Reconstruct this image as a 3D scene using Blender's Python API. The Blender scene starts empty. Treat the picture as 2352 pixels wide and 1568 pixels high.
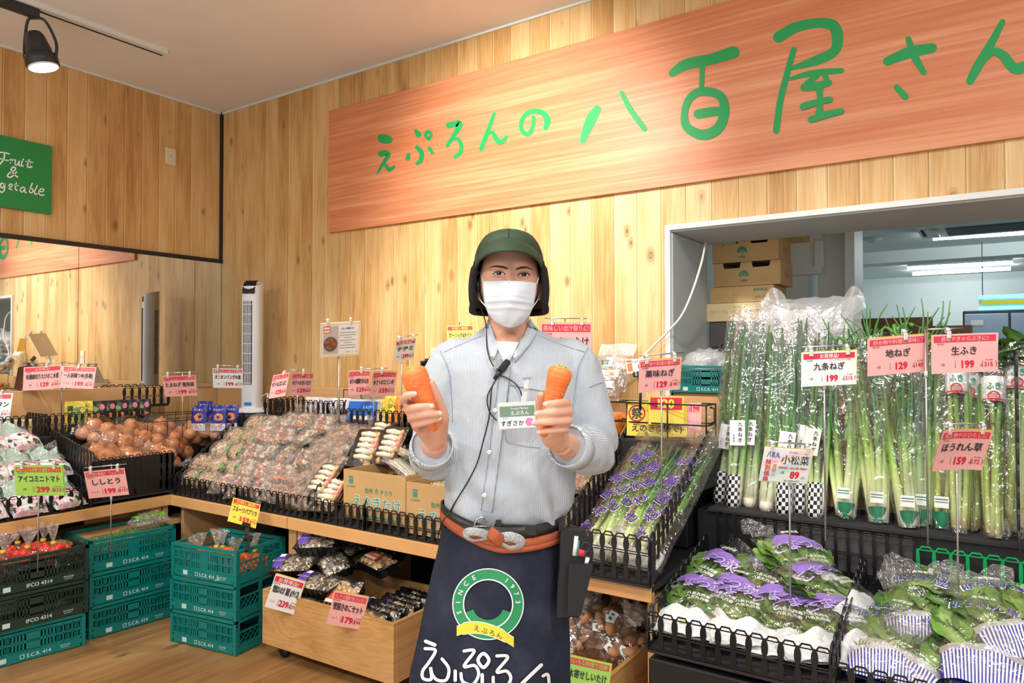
import bpy, bmesh, math, random
from mathutils import Vector, Matrix, noise
R = math.radians
PI = math.pi
scene = bpy.context.scene
COL = scene.collection

# ------------------------------------------------------------------ camera
F_PX = 1661.14
CAM = Vector((4.8565, -3.28, 1.43))
FWD = Vector((-0.55932155, 0.82873345, 0.0189807))
RGT = Vector((0.82887597, 0.55943207, -0.00062606))
UPV = Vector((0.01113725, -0.01538248, 0.99981965))
cd = bpy.data.cameras.new('camera')
cd.sensor_width = 36.0
cd.lens = F_PX / 2352 * 36.0
cd.clip_start = 0.05
cam = bpy.data.objects.new('camera', cd)
COL.objects.link(cam)
cam.matrix_world = Matrix(((RGT.x, UPV.x, -FWD.x, CAM.x), (RGT.y, UPV.y, -FWD.y, CAM.y), (RGT.z, UPV.z, -FWD.z, CAM.z), (0, 0, 0, 1)))
scene.camera = cam

# ------------------------------------------------------------------ world, lights, exposure
vs = scene.view_settings
vs.view_transform = 'Standard'
vs.look = 'None'
vs.gamma = 1.0
vs.use_curve_mapping = False
vs.exposure = 0.02
wd = bpy.data.worlds.new('world')
scene.world = wd
wd.use_nodes = True
wd.node_tree.nodes['Background'].inputs[0].default_value = (0.93, 0.97, 1.0, 1)
wd.node_tree.nodes['Background'].inputs[1].default_value = 0.86
scene.cycles.max_bounces = 8
scene.cycles.diffuse_bounces = 4
scene.cycles.glossy_bounces = 3
scene.cycles.transmission_bounces = 4
scene.cycles.transparent_max_bounces = 16
scene.cycles.caustics_reflective = False
scene.cycles.caustics_refractive = False
scene.cycles.sample_clamp_indirect = 4.0

def area_light(name, loc, rot, sx, sy, power, col=(1, 1, 1)):
    l = bpy.data.lights.new(name, 'AREA')
    l.shape = 'RECTANGLE'; l.size = sx; l.size_y = sy; l.energy = power; l.color = col
    o = bpy.data.objects.new(name, l); COL.objects.link(o)
    o.location = loc; o.rotation_euler = rot
    return o

def spot_light(name, loc, target, power, angle, blend=0.5, col=(1, .9, .75), rad=0.04):
    l = bpy.data.lights.new(name, 'SPOT')
    l.energy = power; l.spot_size = R(angle); l.spot_blend = blend; l.color = col; l.shadow_soft_size = rad
    o = bpy.data.objects.new(name, l); COL.objects.link(o)
    o.location = loc
    o.rotation_euler = (Vector(target) - Vector(loc)).to_track_quat('-Z', 'Y').to_euler()
    return o

# shop ceiling lamps (outside the frame) and the track spots
area_light('ceiling_lamp_light', (3.4, -2.6, 3.2), (0, 0, 0), 1.2, 0.3, 34, (1, .98, .95))
area_light('ceiling_lamp_light', (5.6, -2.4, 3.2), (0, 0, 0), 1.2, 0.3, 40, (1, .98, .95))
area_light('ceiling_lamp_light', (2.0, -4.8, 3.2), (0, 0, 0), 1.2, 0.3, 80, (1, .99, .97))
area_light('ceiling_lamp_light', (5.2, -5.2, 3.2), (0, 0, 0), 1.2, 0.3, 84, (1, .99, .97))
spot_light('track_spot_light', (2.95, -1.9, 3.15), (2.72, 0.0, 2.28), 340, 66, 1.0, (1, .95, .87), .08)
spot_light('track_spot_light', (2.0, -1.7, 3.1), (1.9, -0.3, 1.0), 130, 60, .8, (1, .96, .9))
spot_light('track_spot_light', (4.3, -1.75, 3.1), (4.2, -0.25, 1.0), 105, 62, .8, (1, .97, .93))
spot_light('track_spot_light', (0.66, -1.56, 2.86), (0.45, -1.1, 0.8), 70, 62, .7, (1, .96, .9))

# ------------------------------------------------------------------ view rays -> points at a stated distance or on a stated plane
def ray(px, py):
    return FWD + RGT * ((px - 1176) / F_PX) + UPV * ((784 - py) / F_PX)
def at_d(px, py, D): return CAM + ray(px, py) * D
def at_x(px, py, X): d = ray(px, py); return CAM + d * ((X - CAM.x) / d.x)
def at_y(px, py, Y): d = ray(px, py); return CAM + d * ((Y - CAM.y) / d.y)
def at_z(px, py, Z): d = ray(px, py); return CAM + d * ((Z - CAM.z) / d.z)

# ------------------------------------------------------------------ materials
def srgb(r, g, b):
    f = lambda c: (c / 255 / 12.92) if c / 255 <= 0.04045 else ((c / 255 + 0.055) / 1.055) ** 2.4
    return (f(r), f(g), f(b), 1)

MATS = {}
class NT:
    def __init__(self, name):
        self.m = bpy.data.materials.new(name); self.m.use_nodes = True
        self.t = self.m.node_tree; self.t.nodes.clear()
        self.out = self.t.nodes.new('ShaderNodeOutputMaterial')
        MATS[name] = self.m
    def n(self, typ, **kw):
        nd = self.t.nodes.new('ShaderNode' + typ)
        for k, v in kw.items():
            if k == 'i':
                for kk, vv in v.items():
                    if hasattr(vv, 'node'): self.t.links.new(vv, nd.inputs[kk])
                    else: nd.inputs[kk].default_value = vv
            else: setattr(nd, k, v)
        return nd
    def math(self, op, a, b=0.0, c=0.0):
        return self.n('Math', operation=op, i={0: a, 1: b, 2: c}).outputs[0]
    def mix(self, f, a, b, mode='MIX'):
        nd = self.n('Mix', data_type='RGBA', blend_type=mode)
        for k, v in ((0, f), (6, a), (7, b)):
            if hasattr(v, 'node'): self.t.links.new(v, nd.inputs[k])
            else: nd.inputs[k].default_value = v
        return nd.outputs[2]
    def ramp(self, f, stops, interp='LINEAR'):
        nd = self.n('ValToRGB'); cr = nd.color_ramp; cr.interpolation = interp
        while len(cr.elements) < len(stops): cr.elements.new(0.5)
        for e, (p, c) in zip(cr.elements, stops):
            e.position = p; e.color = c
        self.t.links.new(f, nd.inputs[0])
        return nd.outputs[0]
    def bsdf(self, col, rough=0.5, metal=0.0, bump=None, bstr=0.3, bdist=0.01, spec=0.5, **kw):
        i = {'Base Color': col, 'Roughness': rough, 'Metallic': metal, 'Specular IOR Level': spec}
        i.update(kw)
        p = self.n('BsdfPrincipled', i=i)
        if bump is not None:
            b = self.n('Bump', i={'Height': bump, 'Strength': bstr, 'Distance': bdist})
            self.t.links.new(b.outputs[0], p.inputs['Normal'])
        self.t.links.new(p.outputs[0], self.out.inputs[0])
        return p
    def coord(self, kind='Object', scale=(1, 1, 1), rot=(0, 0, 0), loc=(0, 0, 0)):
        tc = self.n('TexCoord').outputs[kind]
        return self.n('Mapping', i={0: tc, 1: loc, 2: rot, 3: scale}).outputs[0]
    def noise(self, v, scale=5, detail=3, rough=.5, dist=0.0):
        return self.n('TexNoise', i={'Vector': v, 'Scale': scale, 'Detail': detail, 'Roughness': rough, 'Distortion': dist}).outputs[0]

def mat(name, rgb, rough=0.5, metal=0.0, var=0.0, vscale=20, bump=0.0, bscale=60, spec=0.5, **kw):
    """plain surface with slight procedural variation"""
    if name in MATS: return MATS[name]
    n = NT(name); c = srgb(*rgb) if not isinstance(rgb[0], float) else (*rgb, 1)
    co = n.coord()
    if var > 0:
        f = n.noise(co, vscale, 3)
        lo = tuple(x * (1 - var) for x in c[:3]) + (1,); hi = tuple(min(1, x * (1 + var)) for x in c[:3]) + (1,)
        c = n.ramp(f, [(0.3, lo), (0.7, hi)])
    b = n.noise(co, bscale, 2) if bump else None
    n.bsdf(c, rough, metal, b, bump, 0.004, spec, **kw)
    return n.m

def emit(name, rgb, s):
    n = NT(name); e = n.n('Emission', i={0: srgb(*rgb), 1: s}); n.t.links.new(e.outputs[0], n.out.inputs[0]); return n.m

def film(name, tint=(255, 255, 255), gloss=0.16, rough=0.12, scale=38, bump=0.7, haze=0.03, detail=2.0, edge=0.25):
    """thin clear plastic film: see-through with wrinkled glossy glints"""
    n = NT(name); co = n.coord()
    nz = n.noise(co, scale, detail, .55, 1.2)
    bp = n.n('Bump', i={'Height': nz, 'Strength': bump, 'Distance': 0.02}).outputs[0]
    lw = n.n('LayerWeight', i={0: 0.25, 'Normal': bp}).outputs[1]
    g = n.n('BsdfGlossy', i={0: (1, 1, 1, 1), 'Roughness': rough, 'Normal': bp}).outputs[0]
    d = n.n('BsdfDiffuse', i={0: (0.96, 0.97, 0.98, 1)}).outputs[0]
    t = n.n('BsdfTransparent', i={0: srgb(*tint)}).outputs[0]
    f1 = n.math('ADD', n.math('MULTIPLY', lw, edge), gloss)
    s1 = n.n('MixShader', i={0: haze, 1: t, 2: d}).outputs[0]
    s2 = n.n('MixShader', i={0: n.math('MINIMUM', f1, .8), 1: s1, 2: g}).outputs[0]
    n.t.links.new(s2, n.out.inputs[0])
    return n.m

def attr_mat(name, rough=.5, bump=0.0, bscale=80, spec=.5, **kw):
    """colour read from the mesh's own colour attribute 'tone' (a pattern that belongs to the thing)"""
    n = NT(name)
    a = n.n('Attribute', attribute_name='tone').outputs[0]
    b = n.noise(n.coord(), bscale, 2) if bump else None
    n.bsdf(a, rough, 0, b, bump, .003, spec, **kw)
    return n.m

def planks(name, axis, width, off, base, dark, light, groove=True, scale_l=1.0, knots=True, rough=.42):
    """boards running along one axis; each board its own tone, grain and knots"""
    n = NT(name)
    sep = n.n('SeparateXYZ', i={0: n.n('TexCoord').outputs['Object']})
    ax = {'x': 0, 'y': 1, 'z': 2}
    u = sep.outputs[ax[axis[0]]]; w = sep.outputs[ax[axis[1]]]
    uu = n.math('DIVIDE', n.math('SUBTRACT', u, off), width)
    idx = n.math('FLOOR', uu); fr = n.math('SUBTRACT', uu, idx)
    rnd = n.n('TexWhiteNoise', noise_dimensions='1D', i={'W': idx}).outputs[0]
    rnd2 = n.n('TexWhiteNoise', noise_dimensions='1D', i={'W': n.math('ADD', idx, 31.7)}).outputs[0]
    wv = n.math('ADD', n.math('MULTIPLY', w, scale_l), n.math('MULTIPLY', rnd, 37.0))
    # grain
    gv = n.n('CombineXYZ', i={0: n.math('MULTIPLY', fr, 2.6), 1: n.math('MULTIPLY', wv, 0.75), 2: n.math('MULTIPLY', idx, 3.1)}).outputs[0]
    big = n.noise(gv, 1.6, 3, .5, .4)
    rings = n.math('SINE', n.math('MULTIPLY', big, 46.0))
    fine = n.noise(n.n('CombineXYZ', i={0: n.math('MULTIPLY', fr, 26), 1: n.math('MULTIPLY', wv, 1.6), 2: idx}).outputs[0], 2.2, 3, .6)
    blot = n.noise(n.n('CombineXYZ', i={0: n.math('MULTIPLY', fr, .9), 1: n.math('MULTIPLY', wv, 1.1), 2: n.math('MULTIPLY', idx, 7.7)}).outputs[0], 1.5, 2)
    t = n.math('ADD', n.math('MULTIPLY', rings, .07), n.math('ADD', n.math('MULTIPLY', fine, .45), n.math('ADD', n.math('MULTIPLY', blot, .75), n.math('MULTIPLY', rnd2, .35))))
    col = n.ramp(n.math('SUBTRACT', t, .28), [(0.15, dark), (0.5, base), (0.85, light)])
    h = n.math('MULTIPLY', fine, .15)
    if knots:
        kv = n.n('CombineXYZ', i={0: n.math('MULTIPLY', fr, 1.0), 1: n.math('MULTIPLY', wv, 4.2), 2: n.math('MULTIPLY', idx, 5.3)}).outputs[0]
        vo = n.n('TexVoronoi', feature='F1', i={'Vector': kv, 'Scale': 1.0, 'Randomness': 1.0})
        cr = n.n('SeparateColor', i={0: vo.outputs['Color']}).outputs[0]
        on = n.math('GREATER_THAN', cr, .5)
        rad = n.math('MULTIPLY', vo.outputs['Distance'], n.math('ADD', 2.6, n.math('MULTIPLY', cr, 4.0)))
        k = n.math('MULTIPLY', on, n.n('MapRange', i={0: rad, 1: 0.25, 2: 1.15, 3: .95, 4: 0.0}).outputs[0])
        kr = n.math('MULTIPLY', k, n.math('ADD', .8, n.math('MULTIPLY', n.math('SINE', n.math('MULTIPLY', rad, 22)), .25)))
        kc = tuple(x * .42 for x in dark[:3]) + (1,)
        col = n.mix(n.math('MINIMUM', kr, 1.0), col, kc)
    if groove:
        e = n.math('MINIMUM', fr, n.math('SUBTRACT', 1.0, fr))
        g = n.n('MapRange', i={0: e, 1: 0.0, 2: 0.022, 3: 1.0, 4: 0.0}).outputs[0]
        lit = n.n('MapRange', i={0: n.math('ABSOLUTE', n.math('SUBTRACT', fr, .045)), 1: 0.0, 2: 0.03, 3: .55, 4: 0.0}).outputs[0]  # pale line beside each groove: bevel highlight put into the colour
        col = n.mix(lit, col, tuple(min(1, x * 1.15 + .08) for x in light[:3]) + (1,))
        col = n.mix(n.math('MULTIPLY', g, .6), col, tuple(x * .35 for x in dark[:3]) + (1,))
        h = n.math('SUBTRACT', h, n.math('MULTIPLY', g, 1.0))
    n.bsdf(col, rough, 0, h, .25, .01, .35)
    return n.m

# ------------------------------------------------------------------ mesh helpers
class MB:
    """collects shapes and links them as ONE mesh object"""
    def __init__(self):
        self.v = []; self.f = []; self.m = []; self.mats = []; self.tone = None; self.sm = []; self.tones = []
    def mi(self, m):
        if m is None: return 0
        if isinstance(m, str): m = MATS[m]
        if m not in self.mats: self.mats.append(m)
        return self.mats.index(m)
    def add(self, verts, faces, m=None, M=None, smooth=False, tone=None):
        b = len(self.v); k = self.mi(m)
        if M is not None: verts = [M @ Vector(p) for p in verts]
        self.v += [tuple(p) for p in verts]
        self.f += [tuple(b + i for i in f) for f in faces]
        self.m += [k] * len(faces); self.sm += [smooth] * len(faces)
        self.tones += [tone if tone else (1, 1, 1, 1)] * len(verts)
        return self
    def box(self, c, s, m=None, rot=None, M=None, bev=0.0):
        x, y, z = (a / 2 for a in s)
        T = Matrix.Translation(c)
        if rot is not None: T = T @ rot
        if M is not None: T = M @ T
        if bev <= 0:
            vs = [(-x, -y, -z), (x, -y, -z), (x, y, -z), (-x, y, -z), (-x, -y, z), (x, -y, z), (x, y, z), (-x, y, z)]
            fs = [(0, 3, 2, 1), (4, 5, 6, 7), (0, 1, 5, 4), (1, 2, 6, 5), (2, 3, 7, 6), (3, 0, 4, 7)]
        else:
            bev = min(bev, x * .9, y * .9, z * .9)
            vs = []; fs = []
            pr = []
            for zz, ins in ((-z, bev), (-z + bev, 0), (z - bev, 0), (z, bev)):
                a, b2 = x - ins, y - ins
                c2 = bev
                ring = [(-a + c2 * (ins == 0), -b2), (a - c2 * (ins == 0), -b2), (a, -b2 + c2 * (ins == 0)), (a, b2 - c2 * (ins == 0)),
                        (a - c2 * (ins == 0), b2), (-a + c2 * (ins == 0), b2), (-a, b2 - c2 * (ins == 0)), (-a, -b2 + c2 * (ins == 0))]
                pr.append([(p[0], p[1], zz) for p in ring])
            for r_ in pr: vs += r_
            for k in range(3):
                for i in range(8):
                    j = (i + 1) % 8
                    fs.append((k * 8 + i, k * 8 + j, (k + 1) * 8 + j, (k + 1) * 8 + i))
            fs.append(tuple(range(7, -1, -1))); fs.append(tuple(range(24, 32)))
        return self.add(vs, fs, m, T)
    def bar(self, a, b, w, h, m=None):
        """rectangular bar from a to b"""
        a = Vector(a); b = Vector(b); d = b - a; L = d.length
        if L < 1e-6: return self
        q = d.to_track_quat('X', 'Z').to_matrix().to_4x4()
        return self.box((0, 0, 0), (L, w, h), m, M=Matrix.Translation((a + b) / 2) @ q)
    def tube(self, pts, rad, m=None, seg=8, cap=True, smooth=True, flat=1.0, up=(0, 0, 1), tone=None):
        pts = [Vector(p) for p in pts]; n = len(pts)
        rs = rad if isinstance(rad, (list, tuple)) else [rad] * n
        vs = []; fs = []
        prev = None
        for i, p in enumerate(pts):
            t = (pts[min(i + 1, n - 1)] - pts[max(i - 1, 0)])
            if t.length < 1e-9: t = Vector((0, 0, 1))
            t.normalize()
            if prev is None:
                a = Vector(up)
                if abs(a.dot(t)) > .95: a = Vector((1, 0, 0))
                x = a.cross(t).normalized()
            else:
                x = prev - t * prev.dot(t)
                x = x.normalized() if x.length > 1e-6 else t.orthogonal().normalized()
            prev = x; y = t.cross(x)
            for k in range(seg):
                an = 2 * PI * k / seg
                vs.append(p + x * math.cos(an) * rs[i] + y * math.sin(an) * rs[i] * flat)
        for i in range(n - 1):
            for k in range(seg):
                j = (k + 1) % seg
                fs.append((i * seg + k, i * seg + j, (i + 1) * seg + j, (i + 1) * seg + k))
        if cap:
            fs.append(tuple(range(seg - 1, -1, -1))); fs.append(tuple((n - 1) * seg + k for k in range(seg)))
        return self.add(vs, fs, m, None, smooth, tone)
    def lathe(self, prof, m=None, M=None, seg=20, smooth=True, tone=None):
        """profile of (radius, z)"""
        vs = []; fs = []
        for r_, z in prof:
            for k in range(seg):
                a = 2 * PI * k / seg; vs.append((r_ * math.cos(a), r_ * math.sin(a), z))
        for i in range(len(prof) - 1):
            for k in range(seg):
                j = (k + 1) % seg
                fs.append((i * seg + k, i * seg + j, (i + 1) * seg + j, (i + 1) * seg + k))
        fs.append(tuple(range(seg - 1, -1, -1))); fs.append(tuple((len(prof) - 1) * seg + k for k in range(seg)))
        return self.add(vs, fs, m, M, smooth, tone)
    def ball(self, c, r, m=None, sub=2, scale=(1, 1, 1), rot=None, nz=0.0, nf=1.0, smooth=True, tone=None):
        V, Fc = ico(sub)
        T = Matrix.Translation(c)
        if rot is not None: T = T @ rot
        vs = []
        for p in V:
            k = r
            if nz: k *= 1 + nz * noise.noise(Vector(p) * nf + Vector(c) * 31)
            vs.append((p[0] * k * scale[0], p[1] * k * scale[1], p[2] * k * scale[2]))
        return self.add(vs, Fc, m, T, smooth, tone)
    def prism(self, outline, y0, y1, m=None, M=None):
        """outline in x,z extruded along y"""
        n = len(outline)
        vs = [(p[0], y0, p[1]) for p in outline] + [(p[0], y1, p[1]) for p in outline]
        fs = [tuple(range(n)), tuple(range(2 * n - 1, n - 1, -1))]
        for i in range(n):
            j = (i + 1) % n; fs.append((i, i + n, j + n, j))
        return self.add(vs, fs, m, M)
    def grid(self, fn, nu, nv, m=None, M=None, smooth=True, closed_u=False, tone=None):
        """fn(s,t) -> point with s,t in 0..1"""
        vs = []; fs = []
        cu = nu if closed_u else nu + 1
        for j in range(nv + 1):
            for i in range(cu): vs.append(fn(i / nu, j / nv))
        for j in range(nv):
            for i in range(nu):
                a = j * cu + i; b = j * cu + (i + 1) % cu
                fs.append((a, b, b + cu, a + cu))
        return self.add(vs, fs, m, M, smooth, tone)
    def text(self, s, size, m=None, M=None, bold=0.0, fit=None, align='CENTER', fn=None, nrm=(0, -1, 0), dx=0.0, dz=0.0, lift=0.0):
        if bold > 0 and any(0x4e00 <= ord(c) < 0x9fff for c in s):      # dense characters: thickened by shifted layers
            b_ = min(bold * .8, .02) * size
            for i, (ox_, oz_) in enumerate(((0, 0), (-b_, -b_ * .6), (b_, b_ * .6), (-b_, b_ * .6), (b_, -b_ * .6))):
                self.text(s, size, m, M, 0.0, fit, align, fn, nrm, ox_, oz_, .00008 * i)
            return self
        V, Fc, (x0, x1, z0, z1) = glyphs(s, bold)
        k = size
        kx = k
        if fit and (x1 - x0) * k > fit: kx = fit / (x1 - x0)
        ox = {'CENTER': (x0 + x1) / 2, 'LEFT': x0, 'RIGHT': x1}[align]
        oz = (z0 + z1) / 2
        vs = [((p[0] - ox) * kx + dx, 0, (p[1] - oz) * k + dz) for p in V]
        L_ = Vector(nrm) * lift
        vs = [Vector(fn(p)) + L_ for p in vs] if fn else [Vector(p) + L_ for p in vs]
        return self.add(vs, Fc, m, M)
    def mesh(self, name):
        me = bpy.data.meshes.new(name)
        me.from_pydata(self.v, [], self.f)
        for m in self.mats: me.materials.append(m)
        if self.mats: me.polygons.foreach_set('material_index', self.m)
        me.polygons.foreach_set('use_smooth', self.sm)
        if any(t != (1, 1, 1, 1) for t in self.tones):
            a = me.color_attributes.new('tone', 'FLOAT_COLOR', 'POINT')
            a.data.foreach_set('color', [c for t in self.tones for c in t])
        me.update()
        return me
    def build(self, name, parent=None, M=None, label=None, kind=None):
        o = bpy.data.objects.new(name, self.mesh(name))
        COL.objects.link(o)
        if M is not None: o.matrix_world = M
        if parent is not None: o.parent = parent
        if label: o['label'] = label
        if kind: o['kind'] = kind
        return o

_ico = {}
def ico(sub):
    if sub not in _ico:
        bm = bmesh.new(); bmesh.ops.create_icosphere(bm, subdivisions=sub, radius=1.0)
        bm.verts.ensure_lookup_table()
        _ico[sub] = ([tuple(v.co) for v in bm.verts], [tuple(v.index for v in f.verts) for f in bm.faces])
        bm.free()
    return _ico[sub]

_gl = {}
def glyphs(s, bold=0.0):
    """outline letters as flat polygons, one em high"""
    key = (s, bold)
    if key in _gl: return _gl[key]
    cu = bpy.data.curves.new('lettering', 'FONT')
    cu.body = s; cu.size = 1.0; cu.resolution_u = 2; cu.offset = bold; cu.fill_mode = 'FRONT'
    o = bpy.data.objects.new('lettering', cu); COL.objects.link(o)
    bpy.context.view_layer.update()
    dg = bpy.context.evaluated_depsgraph_get()
    me = bpy.data.meshes.new_from_object(o.evaluated_get(dg))
    V = [(v.co.x, v.co.y) for v in me.vertices]; Fc = [tuple(p.vertices) for p in me.polygons]
    bpy.data.objects.remove(o); bpy.data.curves.remove(cu); bpy.data.meshes.remove(me)
    if not V: V = [(0, 0), (1e-3, 0), (0, 1e-3)]; Fc = [(0, 1, 2)]
    bb = (min(p[0] for p in V), max(p[0] for p in V), min(p[1] for p in V), max(p[1] for p in V))
    _gl[key] = (V, Fc, bb)
    return _gl[key]

def smooth_line(pts, n=6, closed=False):
    """Catmull-Rom through points (any dimension)"""
    P = [tuple(p) for p in pts]; N = len(P); out = []
    rng = N if closed else N - 1
    for i in range(rng):
        p0 = P[(i - 1) % N] if closed or i > 0 else P[i]
        p1 = P[i]; p2 = P[(i + 1) % N]
        p3 = P[(i + 2) % N] if closed or i + 2 < N else P[(i + 1) % N]
        for k in range(n):
            t = k / n
            out.append(tuple(.5 * (2 * b + (c - a) * t + (2 * a - 5 * b + 4 * c - d) * t * t + (3 * b - a - 3 * c + d) * t ** 3) for a, b, c, d in zip(p0, p1, p2, p3)))
    if not closed: out.append(P[-1])
    return out

def stroke(mb, pts, w, m, fn, n=6, closed=False, round_cap=True):
    """brush stroke of width w (one number or one per point) as flat polygons; fn maps (x, z) to 3-D"""
    ws = w if isinstance(w, (list, tuple)) else [w] * len(pts)
    L = smooth_line([(p[0], p[1], q) for p, q in zip(pts, ws)], n, closed)
    N = len(L); vs = []; fs = []
    for i in range(N):
        a = L[(i - 1) % N] if closed else L[max(i - 1, 0)]; b = L[(i + 1) % N] if closed else L[min(i + 1, N - 1)]
        dx, dz = b[0] - a[0], b[1] - a[1]; l = math.hypot(dx, dz) or 1
        nx, nz = -dz / l, dx / l; h = L[i][2] / 2
        vs += [fn(L[i][0] + nx * h, L[i][1] + nz * h), fn(L[i][0] - nx * h, L[i][1] - nz * h)]
    for i in range(N if closed else N - 1):
        j = (i + 1) % N
        fs.append((2 * i, 2 * i + 1, 2 * j + 1, 2 * j))
    if round_cap and not closed:
        for e, d in ((0, 1), (N - 1, N - 2)):
            c = L[e]; h = c[2] / 2
            a0 = math.atan2(c[1] - L[d][1], c[0] - L[d][0]); b = len(vs)
            K = 7
            for k in range(K): 
                an = a0 - PI / 2 + PI * k / (K - 1)
                vs.append(fn(c[0] + h * math.cos(an), c[1] + h * math.sin(an)))
            fs.append(tuple(range(b, b + K)))
    mb.add(vs, fs, m)

def thing(name, label, cat, loc=(0, 0, 0), rot=(0, 0, 0), group=None, M=None):
    o = bpy.data.objects.new(name, None); COL.objects.link(o)
    o.empty_display_size = .05
    if M is not None: o.matrix_world = M
    else: o.location = loc; o.rotation_euler = rot
    o['label'] = label; o['category'] = cat
    if group: o['group'] = group
    return o
def tag(o, label, cat, group=None):
    o['label'] = label; o['category'] = cat
    if group: o['group'] = group
    return o
def struct(o): o['kind'] = 'structure'; return o
def kids(o, table):
    return table.get(o, [])
def dup(root, M, label, group=None):
    """copy of a thing with copies of its parts and sub-parts (mesh data shared)"""
    def rec(o, p):
        c = o.copy(); COL.objects.link(c)
        if p is not None: c.parent = p
        for ch in o.children: rec(ch, c)
        return c
    r = rec(root, None); r.matrix_world = M; r['label'] = label
    if group: r['group'] = group
    return r
def TR(loc, rx=0, ry=0, rz=0, s=1.0):
    return Matrix.Translation(loc) @ Matrix.Rotation(R(rz), 4, 'Z') @ Matrix.Rotation(R(ry), 4, 'Y') @ Matrix.Rotation(R(rx), 4, 'X') @ Matrix.Scale(s, 4)
def RX(a): return Matrix.Rotation(R(a), 4, 'X')
def RY(a): return Matrix.Rotation(R(a), 4, 'Y')
def RZ(a): return Matrix.Rotation(R(a), 4, 'Z')
def lerp(a, b, t): return a + (b - a) * t
# =================================================================== ROOM
H_C = 3.2574
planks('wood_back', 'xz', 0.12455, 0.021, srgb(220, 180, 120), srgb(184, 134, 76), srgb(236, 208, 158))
planks('wood_left', 'yz', 0.12, -0.012, srgb(212, 168, 108), srgb(174, 122, 68), srgb(228, 194, 140))  # same wood as the back wall, its shade put into darker tones
planks('wood_floor', 'xy', 0.15, 0.03, srgb(166, 124, 76), srgb(130, 92, 54), srgb(190, 152, 102), groove=False, scale_l=.8, rough=.3)
mat('ceiling_paint', (238, 236, 234), .8, var=.02, vscale=4, bump=.15, bscale=160)
mat('white_paint', (226, 230, 228), .5, var=.03, vscale=6)
mat('grey_paint', (186, 192, 194), .55, var=.03, vscale=5)
mat('room_white', (222, 230, 226), .7, var=.03, vscale=3)
mat('black_metal', (28, 30, 30), .4)
mat('dark_steel', (44, 46, 50), .35, var=.1)
mat('black_plastic', (24, 24, 26), .38, var=.15, vscale=30)
mat('chrome', (200, 202, 204), .22, 1.0)
mat('beige_plastic', (226, 212, 178), .4)
mat('laminate_wood', (224, 172, 112), .32, var=.06, vscale=9)
mat('laminate_pale', (226, 178, 122), .38, var=.03, vscale=5)
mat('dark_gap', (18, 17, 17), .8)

mat('floor_tile', (222, 220, 214), .35, var=.02, vscale=3)  # pale floor behind the camera: unseen, added to bounce light up to the ceiling
b = MB(); b.box((3.5, -1.2, -.02), (12, 3.2, .04), 'wood_floor'); b.box((3.5, -5.65, -.02), (12, 5.7, .04), 'floor_tile'); struct(b.build('floor'))
b = MB(); b.box((3.5, -3.97, H_C + .02), (12, 8.1, .04), 'ceiling_paint'); struct(b.build('ceiling'))
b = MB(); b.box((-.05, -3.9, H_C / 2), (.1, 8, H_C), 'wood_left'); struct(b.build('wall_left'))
X0, Z0, Z1, WT = 3.56, 1.24, 2.025, .42
b = MB()
b.box((X0 / 2 - .05, WT / 2, H_C / 2), (X0 + .1, WT, H_C), 'wood_back')
b.box(((X0 + 6.6) / 2, WT / 2, (Z1 + H_C) / 2), (6.6 - X0, WT, H_C - Z1), 'wood_back')
b.box(((X0 + 6.6) / 2, WT / 2, Z0 / 2), (6.6 - X0, WT, Z0), 'wood_back')
struct(b.build('wall_back'))
# lined pass-through opening: face lip, jamb, soffit, sill
b = MB()
b.box((X0 - .012, -.008, (Z1 + 1.16) / 2), (.024, .02, Z1 - 1.16), 'white_paint')
b.box((5.06, -.008, Z1 + .012), (3.05, .02, .024), 'white_paint')
b.box((X0 + .004, WT / 2 + .03, (Z0 + Z1) / 2 - .006), (.008, WT + .06, Z1 - Z0 - .014), 'grey_paint')
b.box((5.06, WT / 2 + .03, Z1 - .004), (3.0, WT + .06, .008), 'grey_paint')
b.box((5.06, WT / 2 + .03, Z0 + .006), (3.0, WT + .06, .012), 'laminate_wood')
struct(b.build('window_1'))
# storeroom beyond
b = MB(); b.box((5, 8.05, 1.25), (5, .1, 2.5), 'room_white'); struct(b.build('wall_storeroom_back'))
b = MB(); b.box((2.9, 4.5, 1.25), (.4, 7.2, 2.5), 'room_white'); b.box((3.27, .47, 1.25), (.58, .08, 2.5), 'room_white'); struct(b.build('wall_storeroom_left'))
b = MB(); b.box((6.55, 4.2, 1.25), (.1, 7.6, 2.5), 'room_white'); struct(b.build('wall_storeroom_right'))
b = MB(); b.box((4.85, 4.25, 2.53), (4.4, 7.7, .06), 'room_white'); struct(b.build('ceiling_storeroom'))
b = MB(); b.box((4.85, 4.25, -.02), (3.5, 7.6, .04), 'grey_paint'); struct(b.build('floor_storeroom'))
b = MB()
b.box((3.66, 1.5, 1.25), (.5, .5, 2.5), 'room_white')
struct(b.build('wall_storeroom_partition'))
b = MB(); b.box((4.05, 1.36, 1.25), (.16, .22, 2.5), 'white_paint'); b.box((4.16, 1.3, 2.1), (.05, .3, .78), 'white_paint')
b.box((3.9, 1.2, 2.2), (.22, .1, .6), 'white_paint')
struct(b.build('column_storeroom'))
b = MB(); b.box((4.9, 5.2, 2.44), (3.2, .3, .12), 'room_white'); struct(b.build('beam_storeroom'))
# black edge trims: room corner above the mirror, and the mirror's top edge
b = MB(); b.box((.008, -.008, (2.127 + H_C) / 2), (.022, .022, H_C - 2.127), 'black_metal'); struct(b.build('trim_1'))
b = MB(); b.box((.012, -1.8, 2.135), (.024, 3.6, .026), 'black_metal'); struct(b.build('trim_2'))
b = MB(); b.box((1.9, -.006, H_C - .006), (3.9, .012, .012), 'white_paint'); b.box((.006, -2.2, H_C - .006), (.012, 4.4, .012), 'white_paint'); struct(b.build('trim_3'))

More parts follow.
